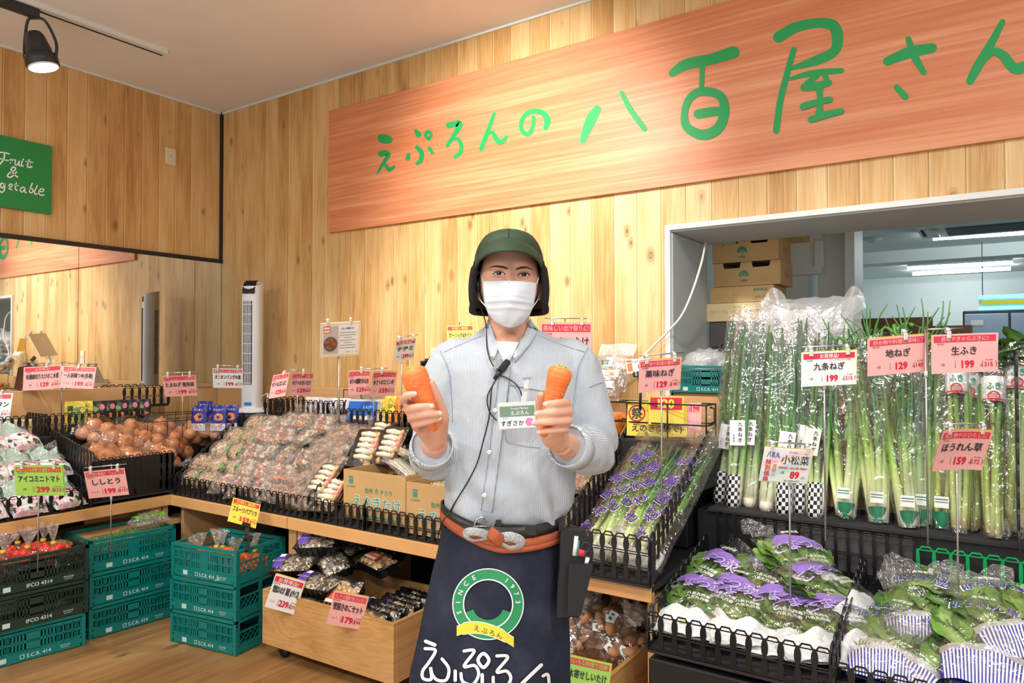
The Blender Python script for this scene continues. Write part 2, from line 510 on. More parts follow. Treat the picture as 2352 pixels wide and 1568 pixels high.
# mirror panes on the left wall
n = NT('mirror_glass')
n.bsdf((.86, .88, .87, 1), .015, 1.0)
for y0, y1, lab in ((-.22, -.004, 'narrow mirror pane beside the room corner'), (-1.02, -.22, 'middle mirror pane reflecting the white tower fan'),
                    (-1.9, -1.02, 'mirror pane below the green sign reflecting the orange banner')):
    b = MB(); b.box((.005, (y0 + y1) / 2, 1.66), (.01, y1 - y0 - .003, .92), 'mirror_glass')
    tag(b.build('wall_mirror'), lab, 'mirror', 'mirror panes on the left wall')

# wall outlet plates
def outlet(M, lab):
    t = thing('outlet_plate', lab, 'outlet', M=M)
    q = MB(); q.box((0, -.004, 0), (.075, .008, .12), 'beige_plastic', bev=.003); q.build('plate', t)
    q = MB()
    for s in (-1, 1): q.box((s * .006, -.0085, 0), (.002, .002, .012), 'dark_gap')
    q.box((0, -.0083, 0), (.026, .002, .03), 'beige_plastic'); q.build('socket', t)
outlet(TR((0.0, -.41, 2.838), rz=90), 'small beige outlet plate on the left plank wall near the corner')
p = at_y(992, 822, 0); outlet(TR((p.x + .03, 0, p.z)), 'beige blank wall plate on the back plank wall behind the person')

# ------------------------------------------------------------------ banner with brushed letters
n = NT('banner_print')
co = n.coord(scale=(1, 1, 1))
g1 = n.noise(n.coord(scale=(.55, 1, 26), rot=(0, R(.6), 0)), 2.2, 4, .6, .15)
g2 = n.noise(n.coord(scale=(.25, 1, 7)), 2.0, 3, .5, .3)
f = n.math('ADD', n.math('MULTIPLY', g1, .6), n.math('MULTIPLY', g2, .5))
n.bsdf(n.ramp(f, [(.36, srgb(204, 118, 78)), (.52, srgb(216, 136, 94)), (.7, srgb(232, 164, 122))]), .42, 0, None, spec=.4)
mat('banner_green', (22, 160, 84), .55)
BX0, BX1, BZ0, BZ1 = 1.2, 5.75, 2.2362, 3.0409
ban = thing('banner_sign', 'long orange wood-grain banner with green brush lettering high on the back wall', 'sign', (BX0, 0, BZ0))
q = MB(); q.box(((BX1 - BX0) / 2, -.012, (BZ1 - BZ0) / 2), (BX1 - BX0, .02, BZ1 - BZ0), 'banner_print'); q.build('board', ban)
def on_banner(px, py):
    p = at_y(px, py, -.0235); return (p.x - BX0, -.0235, p.z - BZ0)
# brush strokes: centre line (x, y) and brush width, read off the photograph and laid on the wall plane
Z = 0.2466
def zb(*pts): return [(740 + p[0] * Z, 200 + p[1] * Z) for p in pts]
Z2 = 0.4473
def zc(*pts): return [(1300 + p[0] * Z2, p[1] * Z2) for p in pts]
LETTERS = [
 ('e', [(zb((555, 478), (590, 484), (622, 490)), [20, 21, 17])]),
 ('e', [(zb((545, 622), (585, 612), (612, 628), (596, 668), (548, 740), (518, 795)), [13, 13, 12, 9, 7, 5]), (zb((560, 718), (592, 728), (622, 768), (668, 742)), [4, 7, 9, 6])]),
 ('pu', [(zb((872, 405), (895, 440)), [8, 14]), (zb((796, 664), (806, 628)), [10, 8]), (zb((884, 560), (925, 610), (918, 680), (886, 708)), [9, 11, 10, 8]), (zb((1000, 568), (1024, 606)), [8, 8])]),
 ('ro', [(zb((1180, 356), (1225, 345), (1275, 338), (1262, 390), (1215, 465), (1165, 545)), [14, 13, 15, 13, 9, 9]), (zb((1210, 490), (1260, 480), (1295, 540), (1285, 610), (1238, 648)), [5, 8, 9, 9, 9])]),
 ('n', [(zb((1602, 246), (1565, 350), (1520, 470), (1478, 578)), [7, 9, 11, 9]), (zb((1535, 440), (1585, 420), (1620, 480), (1655, 512), (1690, 495), (1714, 460)), [5, 8, 12, 12, 10, 7])]),
 ('no', [(zb((1968, 280), (1968, 340), (1935, 425), (1895, 435), (1855, 390), (1860, 310), (1915, 240), (1995, 222), (2070, 252), (2098, 320), (2078, 380)), [9, 9, 10, 11, 10, 10, 11, 12, 14, 15, 10])]),
 ('hachi', [(zc((160, 560), (125, 620), (85, 720)), [18, 24, 14]), (zc((286, 476), (330, 560), (402, 660)), [10, 13, 13])]),
 ('hyaku', [(zc((545, 375), (620, 330), (740, 305), (860, 268)), [17, 25, 25, 28]), (zc((700, 350), (696, 470)), [12, 11])]),
 ('hyaku', [(zc((680, 585), (740, 575), (800, 570)), [22, 22, 20])]),
 ('ya', [(zc((1092, 190), (1180, 140), (1290, 118), (1370, 130), (1394, 190), (1378, 262), (1290, 308), (1160, 350)), [26, 24, 22, 26, 26, 22, 22, 10]), (zc((1170, 255), (1135, 380), (1100, 520), (1080, 670)), [13, 14, 15, 15]),
  (zc((1150, 405), (1270, 375), (1415, 362)), [8, 14, 12]), (zc((1290, 385), (1235, 430)), [14, 12]), (zc((1225, 448), (1290, 440), (1350, 425)), [18, 18, 14]), (zc((1330, 385), (1345, 430)), [12, 12]),
  (zc((1300, 440), (1305, 520), (1300, 595)), [16, 12, 18]), (zc((1220, 548), (1290, 525), (1355, 512)), [16, 14, 14]), (zc((1258, 615), (1330, 592), (1415, 572)), [14, 16, 13])]),
 ('sa', [(zc((1650, 315), (1760, 270), (1880, 245)), [20, 26, 22]), (zc((1758, 200), (1790, 290), (1838, 372)), [13, 18, 12]), (zc((1698, 448), (1742, 495)), [13, 16])]),
 ('n', [(zc((2242, 112), (2185, 220), (2115, 340), (2075, 415)), [13, 18, 22, 18]), (zc((2135, 330), (2190, 268), (2245, 285), (2300, 350), (2360, 340), (2440, 300)), [8, 17, 22, 24, 24, 14])]),
]
for nm, st in LETTERS:
    q = MB()
    for si, (pts, w) in enumerate(st): stroke(q, pts, w, 'banner_green', lambda x, z, si=si: (lambda p_: (p_[0], p_[1] - .0006 * si, p_[2]))(on_banner(x, z)), 6)
    if nm == 'pu': stroke(q, zb((988, 412), (1015, 445), (990, 482), (962, 445)), 7.5, 'banner_green', on_banner, 6, True)
    if nm == 'hyaku' and len(st) == 1:
        stroke(q, zc((700, 470), (790, 490), (815, 570), (780, 660), (700, 692), (620, 650), (610, 570), (640, 500)), [20, 20, 22, 24, 24, 20, 16, 18], 'banner_green', lambda x, z: (lambda p_: (p_[0], p_[1] - .0012, p_[2]))(on_banner(x, z)), 6, True)
    q.build('letter', ban)

# ------------------------------------------------------------------ green wall sign
mat('sign_green', (20, 138, 66), .4)
mat('sign_white', (238, 240, 238), .5)
gs = thing('wall_sign', 'square green sign with white script lettering on the left wall', 'sign', (.0, -1.4, 2.3))
q = MB(); q.box((.012, -.0, .21), (.02, .425, .42), 'sign_green'); q.build('board', gs)
def on_green(px, py):
    p = at_x(px, py, .0235); return (p.x, p.y + 1.4, p.z - 2.3)
K = 340 / 1568
def zg(*pts): return [(p[0] * K, 280 + p[1] * K) for p in pts]
q = MB()
SCRIPT = [(((-150, 585), (-128, 690), (-85, 580)), 3.4), (((-78, 665), (-40, 652), (-48, 628), (-70, 642), (-72, 682), (-38, 690)), 3), (((-30, 325), (30, 322), (98, 338)), 3.4), (((48, 330), (40, 390), (5, 440), (-25, 445)), 4), (((-10, 385), (40, 400), (90, 408)), 2.8),
 (((108, 400), (122, 395), (112, 440), (125, 410), (150, 400)), 3), (((165, 402), (160, 445), (180, 455), (205, 412), (200, 460), (215, 462)), 3), (((235, 415), (228, 460), (242, 468)), 3.4), (((246, 396), (247, 399)), 4), (((310, 400), (290, 455), (300, 480), (340, 475)), 3.4), (((275, 418), (350, 428)), 2.4), (((325, 412), (318, 470)), 1.0),
 (((185, 585), (140, 545), (118, 505), (140, 478), (165, 490), (150, 515), (95, 545), (80, 575), (120, 582), (175, 530)), 3.6),
 (((35, 655), (15, 648), (5, 680), (25, 700), (45, 665), (52, 655), (45, 720), (20, 745), (-5, 728)), 3.2), (((88, 692), (125, 682), (120, 657), (98, 667), (93, 702), (125, 717)), 3), (((172, 645), (162, 704), (180, 726)), 3.2), (((148, 668), (196, 677)), 2.4), (((262, 698), (232, 692), (214, 722), (236, 742), (264, 706), (262, 742), (280, 746)), 3), (((342, 650), (325, 690), (312, 735), (330, 750), (352, 730), (340, 708), (318, 716)), 3.2), (((395, 675), (365, 740), (375, 765), (395, 760)), 3.2), (((420, 735), (455, 738), (460, 712), (430, 710), (410, 745), (430, 775), (465, 772)), 3)]
for pts, w in SCRIPT: stroke(q, zg(*pts), w * .95, 'sign_white', on_green, 5)
q.build('lettering', gs)

# ------------------------------------------------------------------ ceiling track and spot lamp
q = MB(); q.box((.72, -2.2, H_C - .012), (.05, 2.66, .024), 'white_paint'); q.box((.7, -2.2, H_C - .0255), (.009, 2.64, .004), 'dark_gap')
tag(q.build('lighting_track'), 'thin white lighting track with a dark slot recessed in the ceiling', 'track')
sp = thing('track_spotlight', 'dark grey spotlight hanging lit from the ceiling track', 'lamp', (.715, -1.6, H_C - .025))
q = MB(); q.box((0, -.07, -.025), (.036, .22, .05), 'dark_steel', bev=.004); q.build('adapter', sp)
q = MB()
YK = [(0, 0, -.05)]
tilt = Matrix.Rotation(R(12), 4, 'X') @ Matrix.Rotation(R(-8), 4, 'Y')
cen = Vector((-.0, .05, -.235))
side = Vector((.83, .56, 0))
for s in (-1, 1):
    pts = [Vector((0, .02, -.05)), Vector((0, .03, -.06)) + side * s * .045, cen + side * s * .082 + Vector((0, 0, .07)), cen + side * s * .082 + Vector((0, 0, -.012))]
    q.tube([Vector(p) for p in smooth_line(pts, 5)], .0075, 'dark_steel', 6)
q.build('yoke', sp)
Mh = Matrix.Translation(cen) @ tilt
q = MB(); q.lathe([(.0, .12), (.034, .118), (.044, .1), (.06, .03), (.062, .0), (.074, -.002), (.078, -.02), (.078, -.055), (.07, -.058)], 'dark_steel', Mh, 28)
q.build('housing', sp)
emit('lamp_glow', (255, 250, 240), 9)
q = MB(); q.lathe([(.069, -.0585), (.066, -.066), (.03, -.07), (.0, -.07)], 'lamp_glow', Mh, 28); q.build('lens', sp)
q = MB(); q.lathe([(.071, -.056), (.0715, -.064), (.0685, -.066), (.0675, -.056)], 'white_paint', Mh, 28); q.build('lens_rim', sp)
# =================================================================== COUNTERS
mat('counter_shadow_board', (30, 30, 33), .8)
mat('foam_black', (92, 88, 88), .85, bump=.8, bscale=420)
mat('mat_black', (46, 45, 47), .9, bump=.5, bscale=300)
CZ = .62
def counter(name, label, cat, x0, x1, y0, y1, axis, legs, rails):
    t = thing(name, label, cat, ((x0 + x1) / 2, (y0 + y1) / 2, 0))
    ox, oy = (x0 + x1) / 2, (y0 + y1) / 2
    def part(nm, c, s, m):
        q = MB(); q.box((c[0] - ox, c[1] - oy, c[2]), s, m, bev=.002); return q.build(nm, t)
    part('top', ((x0 + x1) / 2, (y0 + y1) / 2, CZ - .012), (x1 - x0 - .004, y1 - y0 - .004, .024), 'counter_shadow_board')
    for a, b2 in rails:
        if axis == 'x': part('front_rail', ((a + b2) / 2, y0 + .014, CZ - .028), (b2 - a - .002, .03, .058), 'laminate_wood')
        else: part('front_rail', (x1 - .014, (a + b2) / 2, CZ - .028), (.03, b2 - a - .002, .058), 'laminate_wood')
    for a, b2 in legs:
        if axis == 'x': part('leg_panel', ((a + b2) / 2, (y0 + y1) / 2 + .02, (CZ - .058) / 2), (b2 - a - .001, y1 - y0 - .08, CZ - .058), 'laminate_pale')
        else: part('leg_panel', ((x0 + x1) / 2 - .01, (a + b2) / 2, (CZ - .058) / 2), (x1 - x0 - .05, b2 - a - .001, CZ - .058), 'laminate_pale')
    if axis == 'x': part('shade_panel', (ox, y1 - .03, .28), (x1 - x0 - .02, .02, .54), 'dark_gap')  # black sheet stands in for the shade under the counter
    else: part('shade_panel', (x0 + .03, oy, .28), (.02, y1 - y0 - .02, .54), 'dark_gap')
    return t
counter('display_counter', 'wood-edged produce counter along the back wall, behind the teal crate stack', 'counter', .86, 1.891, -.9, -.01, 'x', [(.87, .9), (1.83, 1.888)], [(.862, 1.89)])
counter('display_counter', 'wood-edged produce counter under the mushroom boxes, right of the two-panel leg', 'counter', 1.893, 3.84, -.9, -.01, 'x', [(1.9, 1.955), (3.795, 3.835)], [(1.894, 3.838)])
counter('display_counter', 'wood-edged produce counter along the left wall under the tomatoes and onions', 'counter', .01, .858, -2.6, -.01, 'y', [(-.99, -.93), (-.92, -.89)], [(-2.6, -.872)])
# wood boards behind the counter tiers (upstand against the walls)
b = MB(); b.box((1.78, -.032, .92), (3.5, .02, .6), 'laminate_pale', bev=.002)
tag(b.build('back_board'), 'long pale wood upstand board along the back wall behind the baskets', 'board')
b = MB(); b.box((4.6, -.034, .92), (2.1, .02, .64), 'laminate_pale', bev=.002)
tag(b.build('back_board'), 'pale wood upstand board below the pass-through opening behind the leeks', 'board')
b = MB(); b.box((.025, -1.6, .92), (.03, 2.2, .6), 'laminate_pale', bev=.002)
tag(b.build('back_board'), 'pale wood upstand board on the left wall below the mirror', 'board')

# =================================================================== MESH BASKETS
def panel(q, P, U, V, w, h, pitch=.045, rows=2, m='black_plastic', loops=True, thick=.006, bw=(.0042, .0105), solid=False):
    """moulded basket panel: bulging bars, paired thin rails, a row of loops on top"""
    P = Vector(P); U = Vector(U).normalized(); V = Vector(V); V = (V - U * V.dot(U) * 0).normalized(); N = U.cross(V).normalized()
    n = max(1, round(w / pitch)); pt = w / n
    fn = lambda u, v, d=0.0: P + U * u + V * v + N * d
    if solid:
        vs = [fn(0, 0, -thick / 2), fn(w, 0, -thick / 2), fn(w, h, -thick / 2), fn(0, h, -thick / 2), fn(0, 0, thick / 2), fn(w, 0, thick / 2), fn(w, h, thick / 2), fn(0, h, thick / 2)]
        q.add(vs, [(0, 3, 2, 1), (4, 5, 6, 7), (0, 1, 5, 4), (1, 2, 6, 5), (2, 3, 7, 6), (3, 0, 4, 7)], m)
    t2 = thick / 2
    for i in range(n + 1):
        u = i * pt; L = []; 
        K = rows * 4
        for k in range(K + 1):
            f = k / K; a = abs(math.sin(PI * f * rows))
            L.append((f * h, lerp(bw[0], bw[1], a ** .8)))
        vs = []; fs = []
        for v, hw in L: vs += [fn(u - hw, v, -t2), fn(u + hw, v, -t2), fn(u + hw, v, t2), fn(u - hw, v, t2)]
        for k in range(K):
            for j in range(4):
                j2 = (j + 1) % 4; fs.append((k * 4 + j, k * 4 + j2, k * 4 + 4 + j2, k * 4 + 4 + j))
        fs += [(3, 2, 1, 0), (K * 4, K * 4 + 1, K * 4 + 2, K * 4 + 3)]
        q.add(vs, fs, m)
    for r in range(rows + 1):
        v = h * r / rows
        for dv in ((-.0042, .0042) if 0 < r < rows else ((.0,) if r == 0 else (-.003,))):
            q.bar(fn(0, v + dv), fn(w, v + dv), .003, .0034, m)
    q.bar(fn(0, .002), fn(w, .002), .008, .008, m)
    if loops:
        for i in range(n):
            u = i * pt
            for d in (-.003,):
                q.tube([fn(u + .004, h - .004), fn(u + pt * .25, h + .009), fn(u + pt * .75, h + .009), fn(u + pt - .004, h - .004)], .0032, m, 5, smooth=False)

def basket(name, label, P, size, m='black_plastic', group=None, sides='LRFB', h=.12, hb=None, rise=0.0, rz=0, pitch=.045, rows=2, base=True, solid_front=False, hs=None, bm=None):
    """tray with mesh panels; local x along the front, y into depth, the tray rising towards the back"""
    w, d = size; hb = hb or h; hs = hs or h
    t = thing(name, label, 'basket', P, (0, 0, R(rz)), group)
    bv = Vector((0, d, rise)); sl = math.hypot(d, rise)
    if base:
        q = MB()
        vs = [(0, 0, 0), (w, 0, 0), (w, d, rise), (0, d, rise), (0, 0, -.012), (w, 0, -.012), (w, d, rise - .012), (0, d, rise - .012)]
        q.add(vs, [(0, 1, 2, 3), (7, 6, 5, 4), (0, 4, 5, 1), (1, 5, 6, 2), (2, 6, 7, 3), (3, 7, 4, 0)], bm or 'mat_black'); q.build('base', t)
    up = Vector((0, -rise * .25, d)).normalized()
    for c in sides:
        q = MB()
        if c == 'F': panel(q, (0, .004, 0), (1, 0, 0), (0, 0, 1), w, h, pitch, rows, m, solid=solid_front); nm = 'front_panel'
        elif c == 'B': panel(q, (0, d - .004, rise), (1, 0, 0), (0, 0, 1), w, hb, pitch, rows, m); nm = 'rear_panel'
        else:
            x = .004 if c == 'L' else w - .004
            panel(q, (x, 0, 0), bv, (0, 0, 1), sl, hs, pitch, rows, m); nm = 'side_panel'
        q.build(nm, t)
    return t

# front row along the back counter
fb = [(.872, 1.46, 'shimeji end beside the counter corner'), (1.463, 2.03, 'middle, of mushroom bags'), (2.033, 2.42, 'of black mushroom trays'), (2.423, 3.03, 'in front of the two cardboard mushroom boxes'), (3.033, 3.44, 'hidden mostly behind the person')]
for i, (a, b2, w) in enumerate(fb):
    basket('mesh_basket', 'black mesh display basket on the back counter, ' + w, (a, -.885, CZ + .004), (b2 - a, .46), rise=.34 if i < 2 else .24, h=.1, sides='LRF' if i in (2,) else ('LF' if i == 0 else 'F'), group='mesh baskets on the back counter', hs=.12 if i == 2 else .1, pitch=.049)
# rear tier of the back counter
mat('tier_black', (30, 30, 32), .6)
q = MB(); q.box((2.0, -.21, .79), (3.55, .34, .32), 'tier_black', bev=.004)
tag(q.build('rear_riser'), 'long black riser step behind the mushrooms on the back counter', 'riser')
for a, b2, h, w in ((1.02, 1.6, .2, 'nearest the white fan cable'), (1.61, 2.2, .165, 'in front of the blue tablet'), (2.205, 2.78, .165, 'behind the cardboard boxes')):
    t = basket('mesh_basket', 'black rear-tier mesh basket ' + w, (a, -.375, .952), (b2 - a, .3), h=h, sides='LRF' if a < 1.1 else 'RF', rows=3, group='rear tier mesh baskets', pitch=.045)
for a, b2, w in ((1.67, 2.17, 'inside the basket by the blue tablet'), (2.24, 2.76, 'inside the basket behind the cardboard boxes')):
    q = MB(); q.box(((a + b2) / 2, -.27, 1.005), (b2 - a, .16, .09), 'foam_black', bev=.006)
    tag(q.build('foam_block'), 'dark grey foam block ' + w, 'foam block')

# left counter: front basket, onion basket, rear tier
def ybasket(name, label, x, y0, y1, z, d, **k):
    """basket whose front faces +x (left counter)"""
    return basket(name, label, (x, y0, z), (y1 - y0, d), rz=90, **k)
ybasket('mesh_basket', 'black mesh basket of bagged tomatoes at the left counter edge', .845, -2.3, -1.335, CZ + .004, .5, rise=.2, sides='RF', h=.105, pitch=.049)
ybasket('mesh_basket', 'tall solid-fronted black basket holding the bagged onions in the corner', .845, -1.325, -.875, CZ + .03, .58, rise=.12, sides='LF', h=.215, hs=.25, solid_front=True, rows=3, pitch=.036)
q = MB(); q.box((.2, -1.45, .8), (.33, 2.2, .34), 'tier_black', bev=.004)
tag(q.build('rear_riser'), 'black riser step along the left wall behind tomatoes and onions', 'riser')
ybasket('mesh_basket', 'black mesh basket of yellow packs at the left frame edge', .345, -2.1, -1.33, .975, .26, h=.11, sides='RF', pitch=.036)
ybasket('mesh_basket', 'black mesh basket of dark seasoning pouches under the mirror', .345, -1.325, -.78, .975, .26, h=.11, sides='RF', pitch=.036)
ybasket('mesh_basket', 'short black mesh basket piece standing high in the mirror corner', .16, -.8, -.5, 1.1, .1, h=.12, sides='F', pitch=.05, rows=2)
# black riser in the corner carrying the fan
q = MB(); q.box((.62, -.2, .83), (.44, .34, .42), 'tier_black', bev=.006)
tag(q.build('corner_riser'), 'black box riser in the room corner under the white fan', 'riser')
q = MB()
for sx in (0, .17):
    for z in (0, .09, .13): q.tube([(sx, 0, z), (sx, .36, z)], .0028, 'black_metal', 6)
for y in (0, .12, .24, .36):
    for sx in (0, .17): q.tube([(sx, y, 0), (sx, y, .13)], .0028, 'black_metal', 6)
    q.tube([(0, y, 0), (.17, y, 0)], .0028, 'black_metal', 6)
for z in (0, .09, .13):
    for y in (0, .36): q.tube([(0, y, z), (.17, y, z)], .0028, 'black_metal', 6)
o = q.build('wire_rack', M=TR((.36, -.83, .93), rz=-8)); tag(o, 'thin black wire rack holding the blue snack packs', 'rack')

# right-hand displays
basket('mesh_basket', 'deep sloping black basket of bagged leeks at the counter end', (3.47, -.925, CZ + .012), (.375, .62), rise=.32, h=.155, sides='LRF', rows=3, pitch=.047)
q = MB(); q.box((4.55, -.18, .42), (1.5, .32, .74), 'tier_black', bev=.006)
tag(q.build('riser_block'), 'black riser block under the standing leeks', 'riser')
q = MB(); q.box((4.55, -.19, .795), (1.4, .33, .016), 'mat_black', bev=.003)
tag(q.build('rubber_mat'), 'dark rubber mat under the standing leek bundles', 'mat')
def riser_panel(label, x0, x1, m, z0, z1, pitch, back):
    t = thing('grille_strip', label, 'panel', (x0, -.362, z0))
    q = MB(); panel(q, (0, 0, 0), (1, 0, 0), (0, -.12, 1), x1 - x0, z1 - z0, pitch, 2, m, bw=(.004, .006)); q.build('grille', t)
    if back:
        q = MB(); q.box(((x1 - x0) / 2, .014, (z1 - z0) / 2), (x1 - x0 - .01, .012, z1 - z0 - .012), 'foam_black', rot=Matrix.Rotation(.12, 4, 'X')); q.build('foam_insert', t)
mat('green_plastic', (0, 168, 88), .4)
riser_panel('black mesh panel below the checkered leeks beside the sloping basket', 3.9, 4.08, 'black_plastic', .63, .79, .04, False)
riser_panel('black mesh panel with foam cells below the leek sign', 4.085, 4.6, 'black_plastic', .62, .78, .042, True)
riser_panel('bright green mesh panel under the butterbur stalks', 4.61, 5.2, 'green_plastic', .6, .755, .05, False)
q = MB(); q.box((4.9, -.33, .69), (.6, .012, .14), 'foam_black'); tag(q.build('foam_block'), 'dark foam sheet behind the bright green mesh panel', 'foam block')
basket('mesh_basket', 'large black basket of bagged komatsuna greens, front right', (3.85, -.97, .435), (.585, .6), rise=.14, h=.115, sides='LRF', rows=2, pitch=.05, hs=.12)
basket('mesh_basket', 'black basket of bagged spinach at the right frame edge', (4.44, -.99, .425), (.7, .62), rise=.13, h=.1, sides='LF', rows=2, pitch=.05, hs=.13)
q = MB(); q.box((4.5, -.66, .2), (1.3, .6, .4), 'tier_black', bev=.006)
tag(q.build('riser_block'), 'low black riser block under the komatsuna and spinach baskets', 'riser')
# tall mesh screen at the far right
q = MB(); panel(q, (4.9, -.5, .81), (0, .45, 0), (0, 0, 1), .5, .62, .04, 9, 'black_plastic')
tag(q.build('mesh_screen'), 'tall black mesh screen at the right end of the leek shelf', 'panel')

# wire card rack between leeks and pumpkin packs
t = thing('wire_rack', 'black wire rack holding yellow and pink cards above the leeks', 'rack', (3.42, -.33, 1.07))
q = MB()
W_, D_, H_ = .42, .12, .15
for z in (0, .065, H_):
    for y in (0, D_): q.tube([(-.02 if z else 0, y, z), (W_, y, z)], .0035, 'black_metal', 6)
    for x in (0, W_): q.tube([(x, 0, z), (x, D_, z)], .0035, 'black_metal', 6)
for x in (.06, .25, W_):
    for y in (0, D_): q.tube([(x, y, 0), (x, y, H_)], .0035, 'black_metal', 6)
q.build('frame', t)
q = MB(); q.tube([(W_, D_ * .4, .14), (W_ + .02, D_ * .4, .135), (W_ + .02, D_ * .4, .08), (W_, D_ * .4, .07)], .005, 'black_metal', 6); q.build('hook', t)
q = MB(); q.box((3.6, -.24, .97), (.5, .3, .19), 'tier_black', bev=.005); tag(q.build('riser_block'), 'black riser block under the wire card rack', 'riser')

# =================================================================== CRATES
mat('teal_plastic', (0, 122, 116), .4, var=.05, vscale=12)
mat('dark_green_plastic', (28, 50, 40), .4, var=.08, vscale=12)
mat('crate_print', (196, 220, 214), .6)
def crate_wall(q, L, H, m, M, txt=None, long=True):
    P = lambda x, z, w, h, d=.006, y=0.0: q.box((x, y, z), (w, d, h), m, M=M)
    P(0, H - .008, L, .016, .014); P(0, H - .026, L, .007, .011)
    P(0, .026, L * .9, .042, .009)
    for s in (-1, 1):
        P(s * (L / 2 - .008), H / 2, .016, H, .014); P(s * (L / 2 - .03), .03, .03, .02, .012)
        P(s * L * .46, .055, .045, .005, .012)
    cw = L * .26
    top, bot = H - .03, .047
    for s in (-1, 1):                        # lattice areas
        x0 = s * (L / 2 - .02 - cw / 2)
        for k in range(4): P(x0 - cw / 2 + cw * k / 3, (top + bot) / 2, .005, top - bot, .011)
        for z in (bot + .004, (top + bot) / 2, top - .003): P(x0, z, cw, .006, .011)
        for k in range(3):
            for r in range(2):
                cx = x0 - cw / 2 + cw * (k + .5) / 3; cz = lerp(bot, top, .25 + .5 * r); hw = cw / 6; hh = (top - bot) / 4
                for g in (-.5, 0, .5):
                    for dgn in (-1, 1):
                        a = Vector((cx - hw * (1 - abs(g)), 0, cz - dgn * hh * (1 - abs(g)) + g * hh)); c = Vector((cx + hw * (1 - abs(g)), 0, cz + dgn * hh * (1 - abs(g)) + g * hh))
                        q.bar(M @ a, M @ c, .003, .003, m)
    mw = L - .04 - 2 * cw                     # middle plate with two banks of slots
    for r in range(2):
        cz = lerp(bot, top, .25 + .5 * r); hh = (top - bot) / 2
        P(0, cz + hh * .42, mw, hh * .16); P(0, cz - hh * .42, mw, hh * .16)
        P(0, cz, mw * .34, hh)
        for s in (-1, 1):
            for k in range(4): P(s * (mw * .17 + mw * .33 * (k + .5) / 4 + mw * .03), cz, mw * .045, hh)
    if txt: 
        T = M @ TR((0, -.0055, .026))
        q.text(txt, .024, 'crate_print', T @ TR((L * .02, 0, 0)), .02)
        q.box((-L * .28, -.0053, .026), (.03, .001, .022), 'crate_print', M=M)
        q.text('再利用容器', .009, 'crate_print', T @ TR((L * .3, 0, .004)))
        q.text('無断使用禁止', .006, 'crate_print', T @ TR((L * .3, 0, -.006)))
def make_crate(name, label, L, D, H, m, txt, group):
    t = thing(name, label, 'crate', group=group)
    for s, nm in ((-1, 'long_wall'), (1, 'long_wall')):
        q = MB(); crate_wall(q, L, H, m, Matrix.Translation((0, s * (D / 2 - .007), 0)) @ (RZ(0) if s < 0 else RZ(180)), txt); q.build(nm, t)
    for s in (-1, 1):
        q = MB(); Mw = Matrix.Translation((s * (L / 2 - .007), 0, 0)) @ RZ(90 if s > 0 else -90)
        for z, h in ((H - .008, .016), (.026, .042)): q.box((0, 0, z), (D - .02, .01, h), m, M=Mw)
        for x in (-D / 2 + .02, 0, D / 2 - .02): q.box((x, 0, H / 2), (.014, .012, H), m, M=Mw)
        q.box((0, 0, H * .62), (D - .03, .008, .008), m, M=Mw)
        for k in range(9):
            for dgn in (-1, 1):
                x = -D / 2 + .03 + (D - .06) * k / 9
                q.bar(Mw @ Vector((x, 0, .047 if dgn > 0 else H * .62)), Mw @ Vector((x + .05, 0, H * .62 if dgn > 0 else .047)), .003, .003, m)
        q.build('end_wall', t)
    q = MB(); q.box((0, 0, .006), (L - .02, D - .02, .008), m); q.build('floor_tray', t)
    return t
CL, CD, CH = .44, .33, .165
tc = make_crate('folding_crate', '', CL, CD, CH, 'teal_plastic', '□ S.C.R. 414', 'teal folding crates')
def stack(first, origin, ang, labels, zs, proto, grp):
    """crates whose front-right bottom corner stands at origin; ang turns the front"""
    for k, (lab, z) in enumerate(zip(labels, zs)):
        M = TR((origin[0], origin[1], z), rz=ang + (0, .5, -.4)[k % 3]) @ Matrix.Translation((-CL / 2, CD / 2, 0))
        if first and k == 0: proto.matrix_world = M; proto['label'] = lab
        else: dup(proto, M, lab, grp)
stack(True, (1.834, -1.147), 9, ['teal folding crate on the floor, bottom of the stack beside the wooden trolley box', 'teal folding crate in the middle of the stack beside the wooden trolley box', 'teal folding crate of bagged peppers, topmost of the stack beside the trolley box'], (0, .165, .33), tc, 'teal folding crates')
stack(False, (1.085, -1.0), 85.5, ['teal crate on the floor, bottom of the stack in the counter corner', 'teal crate in the middle of the stack in the counter corner', 'teal crate of green peppers, topmost of the stack in the counter corner'], (0, .165, .33), tc, 'teal folding crates')
stack(False, (1.1, -1.478), 82, ['teal crate on the floor under the two dark green crates'], (0,), tc, 'teal folding crates')
gc = make_crate('vegetable_crate', '', CL, CD, CH, 'dark_green_plastic', 'IFCO 4314', 'dark green crates')
stack(True, (1.112, -1.472), 84, ['dark green crate, lower of two, holding black film trays', 'dark green crate of bagged tomatoes, upper of two at the left edge'], (.166, .331), gc, 'dark green crates')

